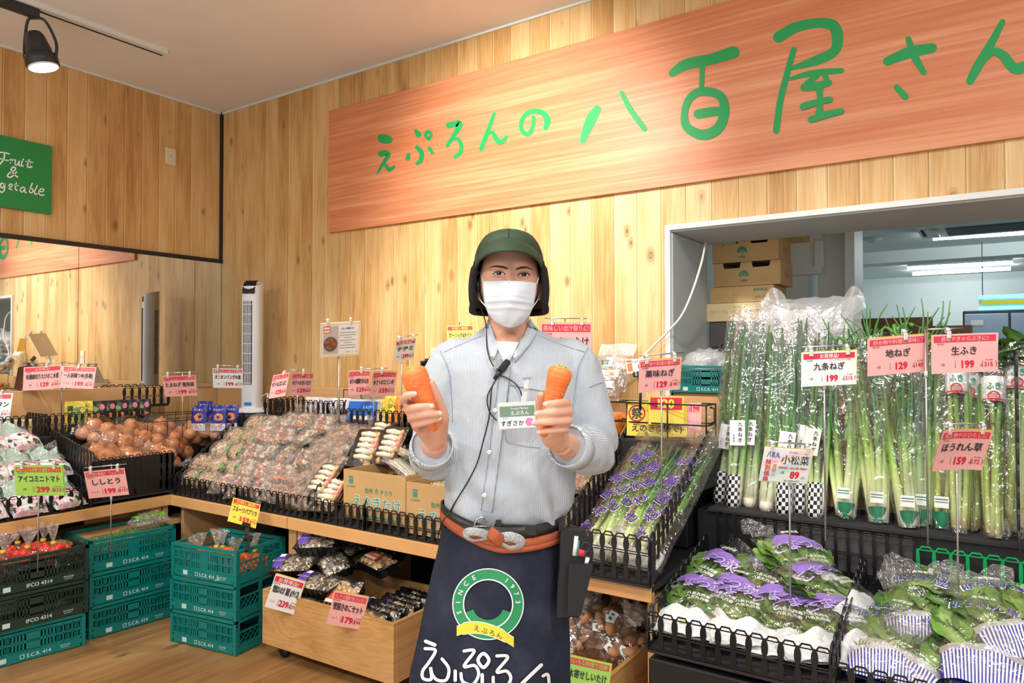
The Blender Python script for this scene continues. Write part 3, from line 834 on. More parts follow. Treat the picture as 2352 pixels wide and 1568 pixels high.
# wooden trolley boxes
planks('wood_box', 'zx', .26, .05, srgb(204, 158, 100), srgb(168, 118, 64), srgb(220, 180, 122), groove=False, scale_l=2.2, rough=.5)
def trolley(label, P, L, D, Hb, rz, z0):
    t = thing('wooden_box', label, 'box', P, (0, 0, R(rz)))
    th = .018
    for nm, c, s in (('front_panel', (L / 2, th / 2, z0 + Hb / 2), (L, th, Hb)), ('rear_panel', (L / 2, D - th / 2, z0 + Hb / 2), (L, th, Hb)),
                     ('side_panel', (th / 2, D / 2, z0 + Hb / 2), (th, D - 2 * th, Hb)), ('side_panel', (L - th / 2, D / 2, z0 + Hb / 2), (th, D - 2 * th, Hb)), ('floor_panel', (L / 2, D / 2, z0 + th / 2), (L - 2 * th, D - 2 * th, th))):
        q = MB(); q.box(c, s, 'wood_box', bev=.002); q.build(nm, t)
    for x in (.09, L - .09):
        for y in (.06, D - .06):
            q = MB(); q.tube([(x, y - .012, .025), (x, y + .012, .025)], .025, 'black_plastic', 16)
            q.box((x, y, z0 - .012), (.04, .05, .024), 'dark_steel'); q.build('caster', t)
trolley('long wooden box on casters filled with black mushroom trays', (1.935, -1.075, 0), .83, .48, .255, 1.2, .065)
trolley('wooden box of bagged shiitake under the counter, right of the apron', (3.0, -1.07, 0), .73, .5, .255, 1, .065)
# dark box and cloth under the counters
q = MB(); q.box((1.28, -.42, .27), (.2, .3, .54), 'counter_shadow_board', bev=.01); tag(q.build('storage_tub'), 'dark grey tub standing under the counter behind the teal stack', 'tub')
q = MB(); q.box((.7, -1.35, .46), (.28, 1.2, .03), 'laminate_pale'); tag(q.build('inner_shelf'), 'pale wood shelf board inside the left counter above the crates', 'shelf')
# =================================================================== PRODUCE
rng = random.Random(7)
film('film_clear', gloss=.2, rough=.075, scale=52, haze=.045, bump=1.0)
film('film_soft', gloss=.16, rough=.16, scale=22, haze=.08, bump=.6)
film('film_sleeve', gloss=.11, rough=.09, scale=14, haze=.01, bump=.7)
film('film_greens', gloss=.09, rough=.1, scale=20, haze=.01, bump=.8, edge=.2)
film('film_milky', gloss=.1, rough=.25, scale=16, haze=.42, bump=.6)
film('film_tight', gloss=.1, rough=.06, scale=20, haze=.0, bump=.35)
n = NT('onion_skin')
co = n.coord(scale=(60, 60, 3))
g = n.noise(co, 1.0, 3, .6); g2 = n.noise(n.coord(), 12, 2)
n.bsdf(n.ramp(n.math('ADD', n.math('MULTIPLY', g, .5), n.math('MULTIPLY', g2, .5)), [(.3, srgb(196, 118, 70)), (.55, srgb(226, 156, 104)), (.75, srgb(240, 186, 138))]), .3, 0, None, spec=.5)
mat('cap_tan', (216, 178, 128), .5, var=.18, vscale=40)
mat('cap_brown', (194, 152, 118), .55, var=.25, vscale=50)
mat('cap_grey', (140, 126, 112), .55, var=.5, vscale=45)
mat('cap_shiitake', (186, 134, 92), .5, var=.22, vscale=40)
mat('gill_cream', (240, 228, 204), .6, var=.08, vscale=60)
mat('stem_white', (240, 230, 206), .5, var=.05, vscale=40)
mat('label_white', (240, 240, 238), .45)
mat('label_pink', (236, 96, 130), .45)
mat('label_orange', (240, 116, 60), .45)
mat('label_purple', (96, 62, 170), .45)
mat('print_violet', (152, 120, 206), .4)
mat('label_green', (70, 176, 70), .4)
mat('label_lime', (150, 205, 90), .4)
mat('ink_black', (36, 34, 34), .5)
mat('ink_blue', (52, 50, 150), .5)
mat('ink_violet', (70, 40, 140), .5)
mat('tape_yellow', (226, 190, 60), .4)
mat('paper_white', (238, 240, 240), .7, var=.03, vscale=20, bump=.3, bscale=40)
mat('paper_mint', (190, 222, 206), .6, var=.08, vscale=30)
mat('band_green', (40, 130, 90), .35)
mat('tray_black', (16, 15, 16), .22)
mat('cardboard', (200, 162, 108), .8, var=.05, vscale=8)
mat('cardboard_pale', (222, 200, 152), .8, var=.04, vscale=8)
mat('print_teal', (60, 150, 130), .6)
attr_mat('leafy', .42, .3, 50)
attr_mat('printed', .3)
def tint(rgb, k=1.0): c = srgb(*rgb); return (c[0] * k, c[1] * k, c[2] * k, 1)
ORD = ['first', 'second', 'third', 'fourth', 'fifth', 'sixth', 'seventh', 'eighth', 'ninth', 'tenth']

def pillow(q, w, d, h, m, seed=0, jit=.006, nu=16, nv=12, base=0.0, p=2.4, M=None, smooth=False):
    """closed crumpled bag, w x d, h high"""
    def f(side):
        def g(s, t):
            a = s * 2 - 1; b = t * 2 - 1
            k = max(0, (1 - abs(a) ** p)) ** .5 * max(0, (1 - abs(b) ** p)) ** .5
            v = Vector((a * w / 2, b * d / 2, 0))
            nz = noise.noise_vector(v * 24 + Vector((seed * 3.1, side * 5, 0))) * jit
            z = h * (k * (.62 if side > 0 else -.38))
            return v + Vector((nz.x * .6, nz.y * .6, z + nz.z * (1.2 if k > 0 else .6)))
        return g
    q.grid(f(1), nu, nv, m, M, smooth); q.grid(lambda s, t: f(-1)(1 - s, t), nu, nv, m, M, smooth)
def gather(q, P, dirv, L, r0, r1, m, seed=0, seg=11):
    """crumpled gathered bag neck flaring out at its end"""
    dirv = Vector(dirv).normalized(); x = dirv.orthogonal().normalized(); y = dirv.cross(x)
    prof = [(0, r0 * 1.6), (.22, r0), (.3, r0 * .9), (.6, lerp(r0, r1, .5)), (1, r1)]
    vs = []; fs = []
    rg = random.Random(seed)
    for i, (f, r_) in enumerate(prof):
        for k in range(seg):
            a = 2 * PI * k / seg; rr = r_ * (1 + (.45 if k % 2 else -.3) * f) * rg.uniform(.85, 1.15)
            vs.append(Vector(P) + dirv * L * f * rg.uniform(.92, 1.05) + x * math.cos(a) * rr + y * math.sin(a) * rr * .6)
    for i in range(len(prof) - 1):
        for k in range(seg): j = (k + 1) % seg; fs.append((i * seg + k, i * seg + j, (i + 1) * seg + j, (i + 1) * seg + k))
    q.add(vs, fs, m)
def sticker(q, w, d, z, m, M=None, curve=0.0, rnd=False):
    """printed patch draped on a bag top"""
    if rnd:
        L = [(w / 2 * math.cos(2 * PI * k / 20), d / 2 * math.sin(2 * PI * k / 20), z) for k in range(20)]
        q.add(L, [tuple(range(20))], m, M)
    else: q.grid(lambda s, t: Vector(((s - .5) * w, (t - .5) * d, z - curve * ((s - .5) ** 2 + (t - .5) ** 2) * 4)), 4, 3, m, M)

# ---- mushroom bag contents
def caps_cluster(w, d, h, nb, r, m, stem='stem_white', seed=1, flat=.7):
    q = MB(); rg = random.Random(seed)
    for i in range(nb):
        a, b = rg.uniform(-1, 1), rg.uniform(-1, 1)
        k = max(0, 1 - abs(a) ** 2.2) ** .5 * max(0, 1 - abs(b) ** 2.2) ** .5
        P = Vector((a * w * .45, b * d * .45, h * .5 * k * rg.uniform(.5, 1) - .004))
        n_ = Vector((a * .6 + rg.uniform(-.4, .4), b * .6 + rg.uniform(-.4, .4), 1)).normalized()
        rot = n_.to_track_quat('Z', 'Y').to_matrix().to_4x4()
        rr = r * rg.uniform(.7, 1.25)
        q.ball(P, rr, m, 1, (1, 1, flat), rot)
        if stem and i % 3 == 0: q.tube([P - n_ * rr * .4, P - n_ * (rr * .4 + h * .4)], rr * .45, stem, 5)
    q.ball((0, 0, -h * .02), 1, m, 2, (w * .4, d * .4, h * .3), nz=.1, nf=3)
    return q
def frill_cluster(w, d, h, nb, m, m2, seed=1, sz=.03):
    """overlapping frilled fronds (maitake)"""
    q = MB(); rg = random.Random(seed)
    for i in range(nb):
        a, b = rg.uniform(-1, 1), rg.uniform(-1, 1)
        k = max(0, 1 - abs(a) ** 2.2) ** .5 * max(0, 1 - abs(b) ** 2.2) ** .5
        M = Matrix.Translation((a * w * .42, b * d * .42, h * (.06 + .4 * k * rg.uniform(.55, 1)))) @ RZ(rg.uniform(0, 360)) @ RX(rg.uniform(10, 60))
        s = sz * rg.uniform(.7, 1.3); ph = rg.uniform(0, 6)
        def fr(u, v):
            an = (u - .5) * 2.6; rr = s * (.15 + .85 * v) * (1 + .12 * math.sin(u * 15 + ph) * v)
            return Vector((math.sin(an) * rr, math.cos(an) * rr - s * .4, s * .2 * v * math.sin(u * 9 + ph) ))
        q.grid(fr, 13, 3, m if rg.random() < .62 else m2, M)
    q.ball((0, 0, -h * .14), 1, m2, 2, (w * .3, d * .3, h * .14), nz=.3, nf=3)
    return q

def bag(name, label, w, d, h, content, cname, filmm, extra=None, seed=0, group=None, jit=.006, neck=None):
    t = thing(name, label, 'bag', group=group)
    content.build(cname, t)
    q = MB(); pillow(q, w, d, h, filmm, seed, jit)
    if neck: gather(q, *neck, filmm, seed)
    q.build('film', t)
    if extra: extra(t)
    return t
PROT = {}
def place(key, M, label, group):
    """first use moves the prototype itself, later uses copy it"""
    p, used = PROT[key]
    if not used:
        p.matrix_world = M; p['label'] = label; p['group'] = group; PROT[key][1] = True; return p
    return dup(p, M, label, group)

def ex_shimeji(k):
    def f(t):
        q = MB(); sticker(q, .07, .04, .034, 'label_white', TR((-.02, 0, 0), rz=20), .006); sticker(q, .03, .022, .036, 'label_pink', TR((-.026, 0, 0), rz=20), .003); q.build('sticker', t)
        q = MB(); q.grid(lambda s, u: Vector((.065 + .016 * s + .004 * math.sin(u * 9), (u - .5) * .07, .012 + .014 * math.sin(u * PI) + .006 * math.sin(s * 7 + u * 8))), 3, 8, 'label_green'); q.build('seal_band', t)
    return f
def ex_maitake(k):
    def f(t):
        q = MB(); sticker(q, .034, .028, .041, 'label_pink', TR((-.02, .01, 0)), .002, True); sticker(q, .02, .006, .0418, 'label_white', TR((-.02, .01, 0))); q.build('sticker', t)
        if k != 2:
            q = MB(); q.grid(lambda s, u: Vector(((s - .5) * .085, -.052 + .016 * u, .022 + .008 * math.sin(s * PI) + .004 * math.sin(s * 14 + u * 5))), 8, 3, 'label_orange'); q.build('label_strip', t)
    return f
def ex_hira(k):
    def f(t):
        q = MB()
        fn = lambda x, z: Vector((x, z, .039 - 5 * (x * x + z * z)))
        stroke(q, [(.026 * math.cos(a * PI / 5), .024 * math.sin(a * PI / 5)) for a in range(10)], .0022, 'ink_black', fn, 3, True)
        for i in range(-2, 3): stroke(q, [(-.016 + .003 * abs(i), i * .008), (0, i * .008 + .003), (.016, i * .008)], .0016, 'ink_black', fn, 3)
        q.build('print', t)
        q = MB(); sticker(q, .018, .016, .039, 'label_orange' if k else 'label_pink', TR((-.04, .012, 0)), .001, True); q.build('sticker', t)
    return f
for k in range(3):
    PROT['shimeji', k] = [bag('shimeji_bag', '', .17, .125, .095, caps_cluster(.16, .115, .085, 85, .0105, 'cap_tan', None, 11 + k), 'mushroom_cluster', 'film_clear', ex_shimeji(k), k), False]
    PROT['maitake', k] = [bag('maitake_bag', '', .19, .15, .085, frill_cluster(.145, .115, .075, 100, 'cap_brown', 'gill_cream', 21 + k, .024), 'mushroom_cluster', 'film_clear', ex_maitake(k), 5 + k, jit=.012, neck=((0, .07, .0), (rng.uniform(-.3, .3), 1, .5), .06, .02, .05)), False]
    PROT['hira', k] = [bag('oyster_mushroom_bag', '', .18, .15, .08, caps_cluster(.15, .12, .07, 26, .021, 'cap_brown', 'stem_white', 31 + k, .5), 'mushroom_cluster', 'film_clear', ex_hira(k), 9 + k, jit=.011, neck=((.0, .07, 0), (rng.uniform(-.3, .3), 1, .4), .06, .02, .05)), False]
def slope_point(x, f, up=.0):
    """point on the piled back-counter slope, f 0 at the front to 1 at the back"""
    rise = .34 if x < 2.0 else .24
    return Vector((x, lerp(-.845, -.43, f), CZ + .012 + rise * f + up))
ROWS = ['front', 'second', 'third', 'fourth', 'topmost']
SL = 38
for r, xs in enumerate(([.955, 1.12], [.93, 1.08, 1.22], [.97, 1.12], [.99, 1.13], [1.05, 1.2])):
    for i, x in enumerate(xs):
        P = slope_point(x + rng.uniform(-.01, .01), .08 + r * .215, .055)
        place(('shimeji', (r + i) % 3), TR(P, SL + rng.uniform(-8, 8), rng.uniform(-10, 10), rng.uniform(-25, 25)), f'bag of tan shimeji with green seal, {ROWS[r]} row, {ORD[i]} from the corner', 'shimeji bags')
for r, xs in enumerate(([1.28, 1.43, 1.58], [1.35, 1.5, 1.66], [1.27, 1.42, 1.58, 1.72], [1.28, 1.44, 1.6], [1.36, 1.5, 1.65])):
    for i, x in enumerate(xs):
        P = slope_point(x + rng.uniform(-.015, .015), .06 + r * .22, .06 + (.02 if r > 2 else 0))
        place(('maitake', (r * 2 + i) % 3), TR(P, SL + rng.uniform(-10, 10), rng.uniform(-12, 12), rng.uniform(-30, 30)), f'crinkled bag of brown maitake, {ROWS[r]} row, {ORD[i]} from the shimeji', 'maitake bags')
for r, xs in enumerate(([1.74, 1.88, 1.98], [1.8, 1.94], [1.86, 1.97], [1.76, 1.91], [1.8, 1.95])):
    for i, x in enumerate(xs):
        P = slope_point(x + rng.uniform(-.01, .01), .06 + r * .21, .055)
        place(('hira', (r + 2 * i) % 3), TR(P, SL + rng.uniform(-10, 10), rng.uniform(-12, 12), rng.uniform(-25, 25)), f'oyster mushroom bag with round black print, {ROWS[r]} row, {ORD[i]} from the maitake', 'oyster mushroom bags')
for r, xs in enumerate(([3.1, 3.25, 3.39], [3.13, 3.3], [3.18, 3.36])):
    for i, x in enumerate(xs):
        P = slope_point(x, .1 + r * .34, .06)
        place(('hira', (r + i) % 3), TR(P, 28 + rng.uniform(-8, 8), rng.uniform(-10, 10), rng.uniform(-25, 25)), f'clear mushroom bag between the person and the leek basket, {ROWS[r]} row, {ORD[i]} along it', 'mushroom bags by the leek basket')

# ---- onions
def onion_mesh():
    q = MB(); q.lathe([(.0, -.034), (.012, -.033), (.028, -.025), (.037, -.008), (.038, .006), (.031, .021), (.018, .03), (.008, .036), (.004, .046), (.0, .047)], 'onion_skin', None, 14)
    return q.mesh('onion')
OM = onion_mesh()
def onion_bag(k):
    t = thing('onion_bag', '', 'bag', group='onion bags'); rg = random.Random(50 + k)
    spots = [(-.062, -.04), (0, -.045), (.062, -.038), (-.06, .035), (.003, .03), (.064, .038)]
    for x, y in spots:
        o = bpy.data.objects.new('onion', OM); COL.objects.link(o); o.parent = t
        o.matrix_local = TR((x + rg.uniform(-.006, .006), y + rg.uniform(-.006, .006), rg.uniform(-.004, .006)), rg.uniform(-70, 70), rg.uniform(-70, 70), rg.uniform(0, 360), rg.uniform(.92, 1.1))
    for x, y in ((-.032, -.005), (.034, .0)):
        o = bpy.data.objects.new('onion', OM); COL.objects.link(o); o.parent = t
        o.matrix_local = TR((x, y, .052), rg.uniform(-60, 60), rg.uniform(-60, 60), rg.uniform(0, 360), rg.uniform(.95, 1.1))
    q = MB(); pillow(q, .225, .185, .17, 'film_tight', 60 + k, .006, p=3.2); gather(q, (.1, 0, .02), (1, .1, .4), .06, .012, .035, 'film_clear', k); q.build('film', t)
    return t
for k in range(3): PROT['onion', k] = [onion_bag(k), False]
for i, (px, py, X, lab) in enumerate(((230, 1056, .62, 'at the front left of the corner basket'), (300, 1060, .63, 'at the front middle of the corner basket'), (368, 1052, .62, 'at the front of the basket next to the counter corner'),
     (268, 1022, .5, 'large, in the middle of the onion heap behind the front ones'), (335, 1020, .5, 'on top in the centre of the heap'), (398, 1022, .52, 'right of the centre of the heap'),
     (222, 996, .42, 'at the back left against the basket side'), (300, 994, .4, 'at the back of the heap below the dark pouches'), (368, 990, .42, 'highest, below the onion price card'), (440, 996, .5, 'single round one right of the card pole'), (500, 990, .62, 'beside the shimeji bags'))):
    P = at_x(px, py, X)
    place(('onion', i % 3), TR((P.x, P.y, P.z - .015), 8, 22, 60 + rng.uniform(-50, 50), 1.12), 'bag of brown onions ' + lab, 'onion bags')
# ---- small tomatoes in printed bags (left counter)
n = NT('tomato_print')
vo = n.n('TexVoronoi', feature='F1', i={'Vector': n.coord(), 'Scale': 55.0})
nz = n.noise(n.coord(), 22, 2)
cr = n.n('SeparateColor', i={0: vo.outputs['Color']}).outputs[0]
col = n.ramp(cr, [(0, srgb(236, 240, 238)), (.3, srgb(240, 190, 206)), (.48, srgb(214, 226, 220)), (.66, srgb(60, 96, 58)), (.8, srgb(232, 120, 150)), (.9, srgb(246, 248, 248))], 'CONSTANT')
n.bsdf(col, .18, 0, nz, .6, .02)
for k in range(2):
    t = thing('tomato_bag', '', 'bag')
    q = MB(); pillow(q, .17, .14, .08, 'tomato_print', 80 + k, .008); q.build('printed_film', t)
    q = MB(); q.grid(lambda s, u: Vector(((s - .5) * .16, .06 + .085 * u, .012 + .02 * math.sin(s * 9 + u * 4) * u + .03 * u)), 10, 5, 'paper_mint', smooth=False)
    q.grid(lambda s, u: Vector(((s - .5) * .18, .06 + .12 * u, .02 + .02 * math.sin(s * 7 + u * 6 + 1) * u + .03 * u)), 10, 5, 'film_clear', smooth=False); q.build('header', t)
    PROT['tomato', k] = [t, False]
for r, ys in enumerate(([-1.98, -1.8, -1.62, -1.44], [-1.9, -1.72, -1.55, -1.42], [-1.84, -1.66, -1.5])):
    for i, y in enumerate(ys):
        P = (lerp(.79, .44, r / 2), y, CZ + .055 + .14 * r)
        place(('tomato', (r + i) % 2), TR(P, 0, 0, 90 + rng.uniform(-15, 15)) @ RX(28 + rng.uniform(-8, 8)), f'printed tomato bag with mint header, {ROWS[r]} row, {ORD[len(ys) - 1 - i]} from the onion basket', 'printed tomato bags')

# ---- pouches
def pouch(name, label, w, h, body, M, group=None, bands=(), texts=(), blobs=(), cat='pack', th=.02, seed=0):
    """standing flat pouch facing -y; bands (z0, z1, colour), blobs (x, z, rx, rz, colour), texts (string, x, z, size, colour, bold)"""
    t = thing(name, label, cat, group=group, M=M)
    q = MB(); nu, nv = 10, 12; rg = random.Random(seed)
    def f(side):
        def g(s, v):
            k = max(0, 1 - abs(s * 2 - 1) ** 3) ** .6 * max(0, 1 - abs(v * 2 - 1) ** 4) ** .6
            return Vector(((s - .5) * w * (1 + .03 * math.sin(v * 9 + seed)), -side * th / 2 * k + .002 * math.sin(s * 13 + v * 11 + seed), v * h))
        return g
    q.grid(f(1), nu, nv, body); q.grid(lambda s, v: f(-1)(1 - s, v), nu, nv, body)
    q.build('pouch', t)
    def sur(x, z, e):
        p_ = f(1)(min(1, max(0, x / w + .5)), min(1, max(0, z / h))); return Vector((x, p_.y - e, z))
    q = MB()
    for z0, z1, c in bands: q.grid(lambda s, v: sur((s - .5) * w * .96, lerp(z0, z1, v) * h, .0008), 8, 3, c)
    for bi, (x, z, rx, rz, c) in enumerate(blobs):
        vs = [sur(x * w, z * h, (.0012 + bi * .0008))] + [sur(x * w + rx * w * math.cos(a * PI / 8) * rg.uniform(.85, 1.1), z * h + rz * h * math.sin(a * PI / 8) * rg.uniform(.85, 1.1), (.0012 + bi * .0008)) for a in range(16)]
        q.add(vs, [(0, 1 + (a + 1) % 16, 1 + a) for a in range(16)], c)
    for s_, x, z, sz, c, bd in texts:
        for li, ch in enumerate(s_.split('|')):
            q.text(ch, sz * h, c, None, bd, fn=lambda p_, li=li: sur(p_[0] + x * w, p_[2] + z * h - li * sz * h * 1.05, .0042))
    if bands or blobs or texts: q.build('print', t)
    return t
mat('pack_yellow', (238, 214, 60), .3); mat('pack_black', (30, 26, 30), .3); mat('pack_blue', (44, 46, 140), .28, var=.1); mat('pack_orange', (238, 140, 40), .3)
mat('food_orange', (226, 130, 70), .4, var=.2, vscale=60); mat('food_green', (130, 170, 80), .4, var=.3, vscale=70); mat('food_pink', (226, 130, 150), .4, var=.2, vscale=60); mat('noodle_cream', (236, 214, 150), .4, var=.1)
mat('pack_silver', (214, 214, 220), .25); mat('ink_red', (214, 44, 60), .5)
P = at_x(180, 984, .24)
pouch('seasoning_pouch', 'yellow soy-sauce seasoning pouch with a green vegetable picture under the mirror', .145, .2, 'pack_yellow', TR((P.x, P.y, .955), -8, 0, 62), None, [(.0, .3, 'pack_black')], [('醤|油', -.3, .78, .17, 'ink_black', .03), ('に|ん', .32, .86, .13, 'ink_black', .03)], [(.02, .62, .3, .22, 'food_green'), (.0, .14, .3, .1, 'noodle_cream')], seed=1)
for i in range(5):
    y = -1.03 + i * .07
    pouch('stew_pouch', f'black stew-base pouch with pink flowers, {ORD[i]} from the yellow pouch', .12, .185, 'pack_black', TR((.26 - .012 * (i % 2), y, .965), -8, 0, 66 + rng.uniform(-6, 6)), 'black stew pouches',
          [(.0, .1, 'pack_silver')], [('鍋', -.2, .3, .2, 'label_white', .02), ('の|素', .1, .32, .13, 'label_white', .01)], [(-.3, .86, .13, .09, 'food_pink'), (.3, .8, .12, .1, 'food_pink'), (-.05, .72, .2, .1, 'food_green'), (.1, .5, .3, .09, 'food_orange')], seed=3 + i)
for i in range(7):
    y = -1.98 + i * .095
    pouch('yellow_pack', f'yellow vacuum pack in the left rear basket, {ORD[i]} from the frame edge', .1, .1, 'pack_yellow' if i % 3 else 'noodle_cream', TR((.22, y, .965), -10, 0, 80), 'yellow packs at the left', [(.3, .6, 'noodle_cream')], [], [(.1, .7, .25, .16, 'label_lime' if i == 3 else 'food_orange')], seed=20 + i)
for i, (px, py, D, rz) in enumerate(((455, 935, 4.62, 14), (490, 932, 4.68, 16), (500, 935, 4.62, 16), (528, 932, 4.66, 18), (468, 918, 4.76, 14))):
    P = at_d(px, 962, D)
    pouch('snack_pack', f'blue onion-ring mix pack in the wire rack, {ORD[i]} from the onion card pole', .105, .165, 'pack_blue', TR((P.x, P.y, .945 + (.02 if i == 4 else 0)), -6, 0, rz + 10), 'blue onion ring packs', [(.02, .3, 'pack_silver')],
          [('オニオン', 0, .83, .1, 'label_white', .02), ('リング', -.05, .2, .16, 'label_orange', .03)], [(.05, .55, .3, .16, 'food_orange'), (.05, .55, .12, .06, 'pack_blue')], seed=40 + i)

# ---- trays of mushrooms
def tray_shell(w, d, h, m='tray_black'):
    q = MB(); L = [(0, .86), (h * .9, .98), (h, 1.0), (h, 1.04), (h - .003, 1.04)]
    def ring(k, z): return [Vector((a * w / 2 * k, b * d / 2 * k, z)) for a, b in ((-.9, -1), (.9, -1), (1, -.9), (1, .9), (.9, 1), (-.9, 1), (-1, .9), (-1, -.9))]
    vs = []; fs = []
    for z, k in L: vs += ring(k, z)
    for i in range(len(L) - 1):
        for j in range(8): j2 = (j + 1) % 8; fs.append((i * 8 + j, i * 8 + j2, i * 8 + 8 + j2, i * 8 + 8 + j))
    fs.append(tuple(range(7, -1, -1)))
    b0 = len(vs)
    for z, k in ((h, .99), (.004, .85)): vs += ring(k, z)
    for j in range(8): j2 = (j + 1) % 8; fs.append((b0 + j2, b0 + j, b0 + 8 + j, b0 + 8 + j2))
    fs.append(tuple(b0 + 8 + j for j in range(8)))
    q.add(vs, fs, m)
    for i in range(6):
        for s in (-1, 1): q.box(((i - 2.5) * w * .14, s * d * .475, h * .5), (.004, .006, h * .7), m)
    return q
def tray_top(q, w, d, h, m, bulge, seed):
    q.grid(lambda s, t: Vector(((s - .5) * w * 1.02, (t - .5) * d * 1.02, h + .002 + bulge * max(0, math.sin(s * PI) * math.sin(t * PI)) ** .6 + .003 * noise.noise(Vector((s * 6, t * 6, seed))))), 12, 8, m)
def tray(kind, k):
    t = thing('mushroom_tray', '', 'tray'); w, d, h = .22, .145, .05
    tray_shell(w, d, h).build('tray', t)
    if kind == 'maitake': q = frill_cluster(w * .86, d * .86, .07, 130, 'cap_grey', 'gill_cream', 70 + k, .023)
    elif kind == 'mixed': q = caps_cluster(w * .9, d * .9, .1, 46, .0155, 'cap_tan', 'stem_white', 75 + k, .55)
    else: q = caps_cluster(w * .9, d * .8, .075, 9, .03, 'cap_tan', 'gill_cream', 78 + k, .45); 
    if kind == 'eringi':
        for i in range(5): q.tube([(-.07 + i * .034, -.05, .03), (-.068 + i * .034, -.01, .045), (-.066 + i * .034, .035, .04)], [.012, .0145, .011], 'gill_cream', 8); q.ball((-.068 + i * .034, -.056, .036), .02 + .004 * (i % 2), 'cap_tan', 2, (.85, .55, .8), RX(20), nz=.15, nf=2)
    o = q.build('mushrooms', t); o.location.z = .03
    q = MB(); tray_top(q, w, d, h, 'film_greens', .03, k); q.build('film', t)
    if kind == 'maitake':
        q = MB(); q.grid(lambda s, u: Vector((-.09 + .05 * s, (u - .5) * .11, h + .012 + .018 * math.sin(u * PI))), 3, 6, 'label_purple'); q.box((-.065, .02, h + .0295), (.03, .022, .001), 'label_white'); q.text('まいたけ', .018, 'label_white', TR((-.064, -.025, h + .0305), -90)); q.build('label', t)
    elif kind == 'mixed':
        q = MB(); q.grid(lambda s, u: Vector((-.03 + .08 * s, -.055 + .05 * u, h + .031 + .003 * math.sin(u * PI))), 3, 4, 'label_orange'); q.box((.01, -.047, h + .034), (.078, .014, .001), 'label_white'); q.text('雪国', .018, 'label_white', TR((.02, -.02, h + .0355), -90)); q.build('label', t)
    else:
        q = MB(); q.box((.0, -.05, h + .02), (.09, .04, .001), 'label_pink'); q.text('エリンギ', .016, 'ink_violet', TR((0, -.05, h + .0215), -90)); q.build('label', t)
    return t
for k in range(2):
    for kd in ('maitake', 'mixed', 'eringi'): PROT[kd + '_tray', k] = [tray(kd, k), False]
for i, (kd, px, py, Z, rz, rx, ry, lab) in enumerate((
    ('maitake', 738, 1262, .47, 25, 14, -4, 'black tray of grey maitake at the back of the long trolley box, under the counter'),
    ('maitake', 683, 1312, .38, 18, 18, -6, 'black tray of maitake with purple label at the left end of the trolley box'),
    ('maitake', 768, 1308, .385, -20, 14, 12, 'black tray of maitake with purple label tilted in the middle of the trolley box'),
    ('maitake', 735, 1358, .33, 8, 10, 0, 'black tray of white maitake low behind the white price card'),
    ('maitake', 800, 1278, .4, -5, 8, 0, 'dark shaded tray at the rear of the trolley box'),
    ('mixed', 872, 1305, .42, -10, 12, 4, 'black tray of mixed mushrooms with orange label on top in the trolley box'),
    ('mixed', 905, 1268, .4, 5, 6, 0, 'shaded tray with orange label at the rear right of the trolley box'),
    ('mixed', 836, 1322, .33, 2, 50, 0, 'upright black tray of small mushrooms behind the pink price card'))):
    P = at_z(px, py, Z) if rx != 50 else Vector((2.34, -.93, .31))
    place((kd + '_tray', i % 2), TR(P, rx, ry, rz), lab, 'mushroom trays in the trolley box')
for i in range(7):
    P = Vector((2.55 + .022 * i, -.98 + .058 * i, .2))
    place(('maitake_tray', i % 2) if i % 3 else ('mixed_tray', i % 2), TR((2.56 + .02 * (i % 2), -.945 + .05 * i, .235), 78, 0, -4 + rng.uniform(-3, 3)), f'black tray on edge at the right of the trolley box, {ORD[i]} from the front', 'trays standing on edge')
for i in range(4):
    place(('maitake_tray', i % 2), TR((2.1 + .17 * i, -.86 + .02 * i, .2), 5, 0, rng.uniform(-20, 20)), f'tray buried low in the trolley box, {ORD[i]} from its left end', 'buried mushroom trays')
for i, (px, py, Y, rx, lab) in enumerate(((848, 1040, -.58, 50, 'black tray of king oyster mushrooms standing behind the left cardboard box'), (905, 1035, -.55, 50, 'black tray of king oyster mushrooms by the hand with the carrot'), (752, 1118, -.73, 40, 'black tray of king oyster mushrooms at the front, left of the cardboard box'),
     (762, 1152, -.77, 35, 'king oyster mushroom tray low behind the front mesh left of the cardboard box'), (872, 1018, -.45, 40, 'black tray half hidden behind the king oyster trays'))):
    P = at_y(px, py, Y)
    place(('eringi_tray', i % 2), TR(P, rx, 0, rng.uniform(-10, 20)) @ RZ(90), lab, 'king oyster trays')

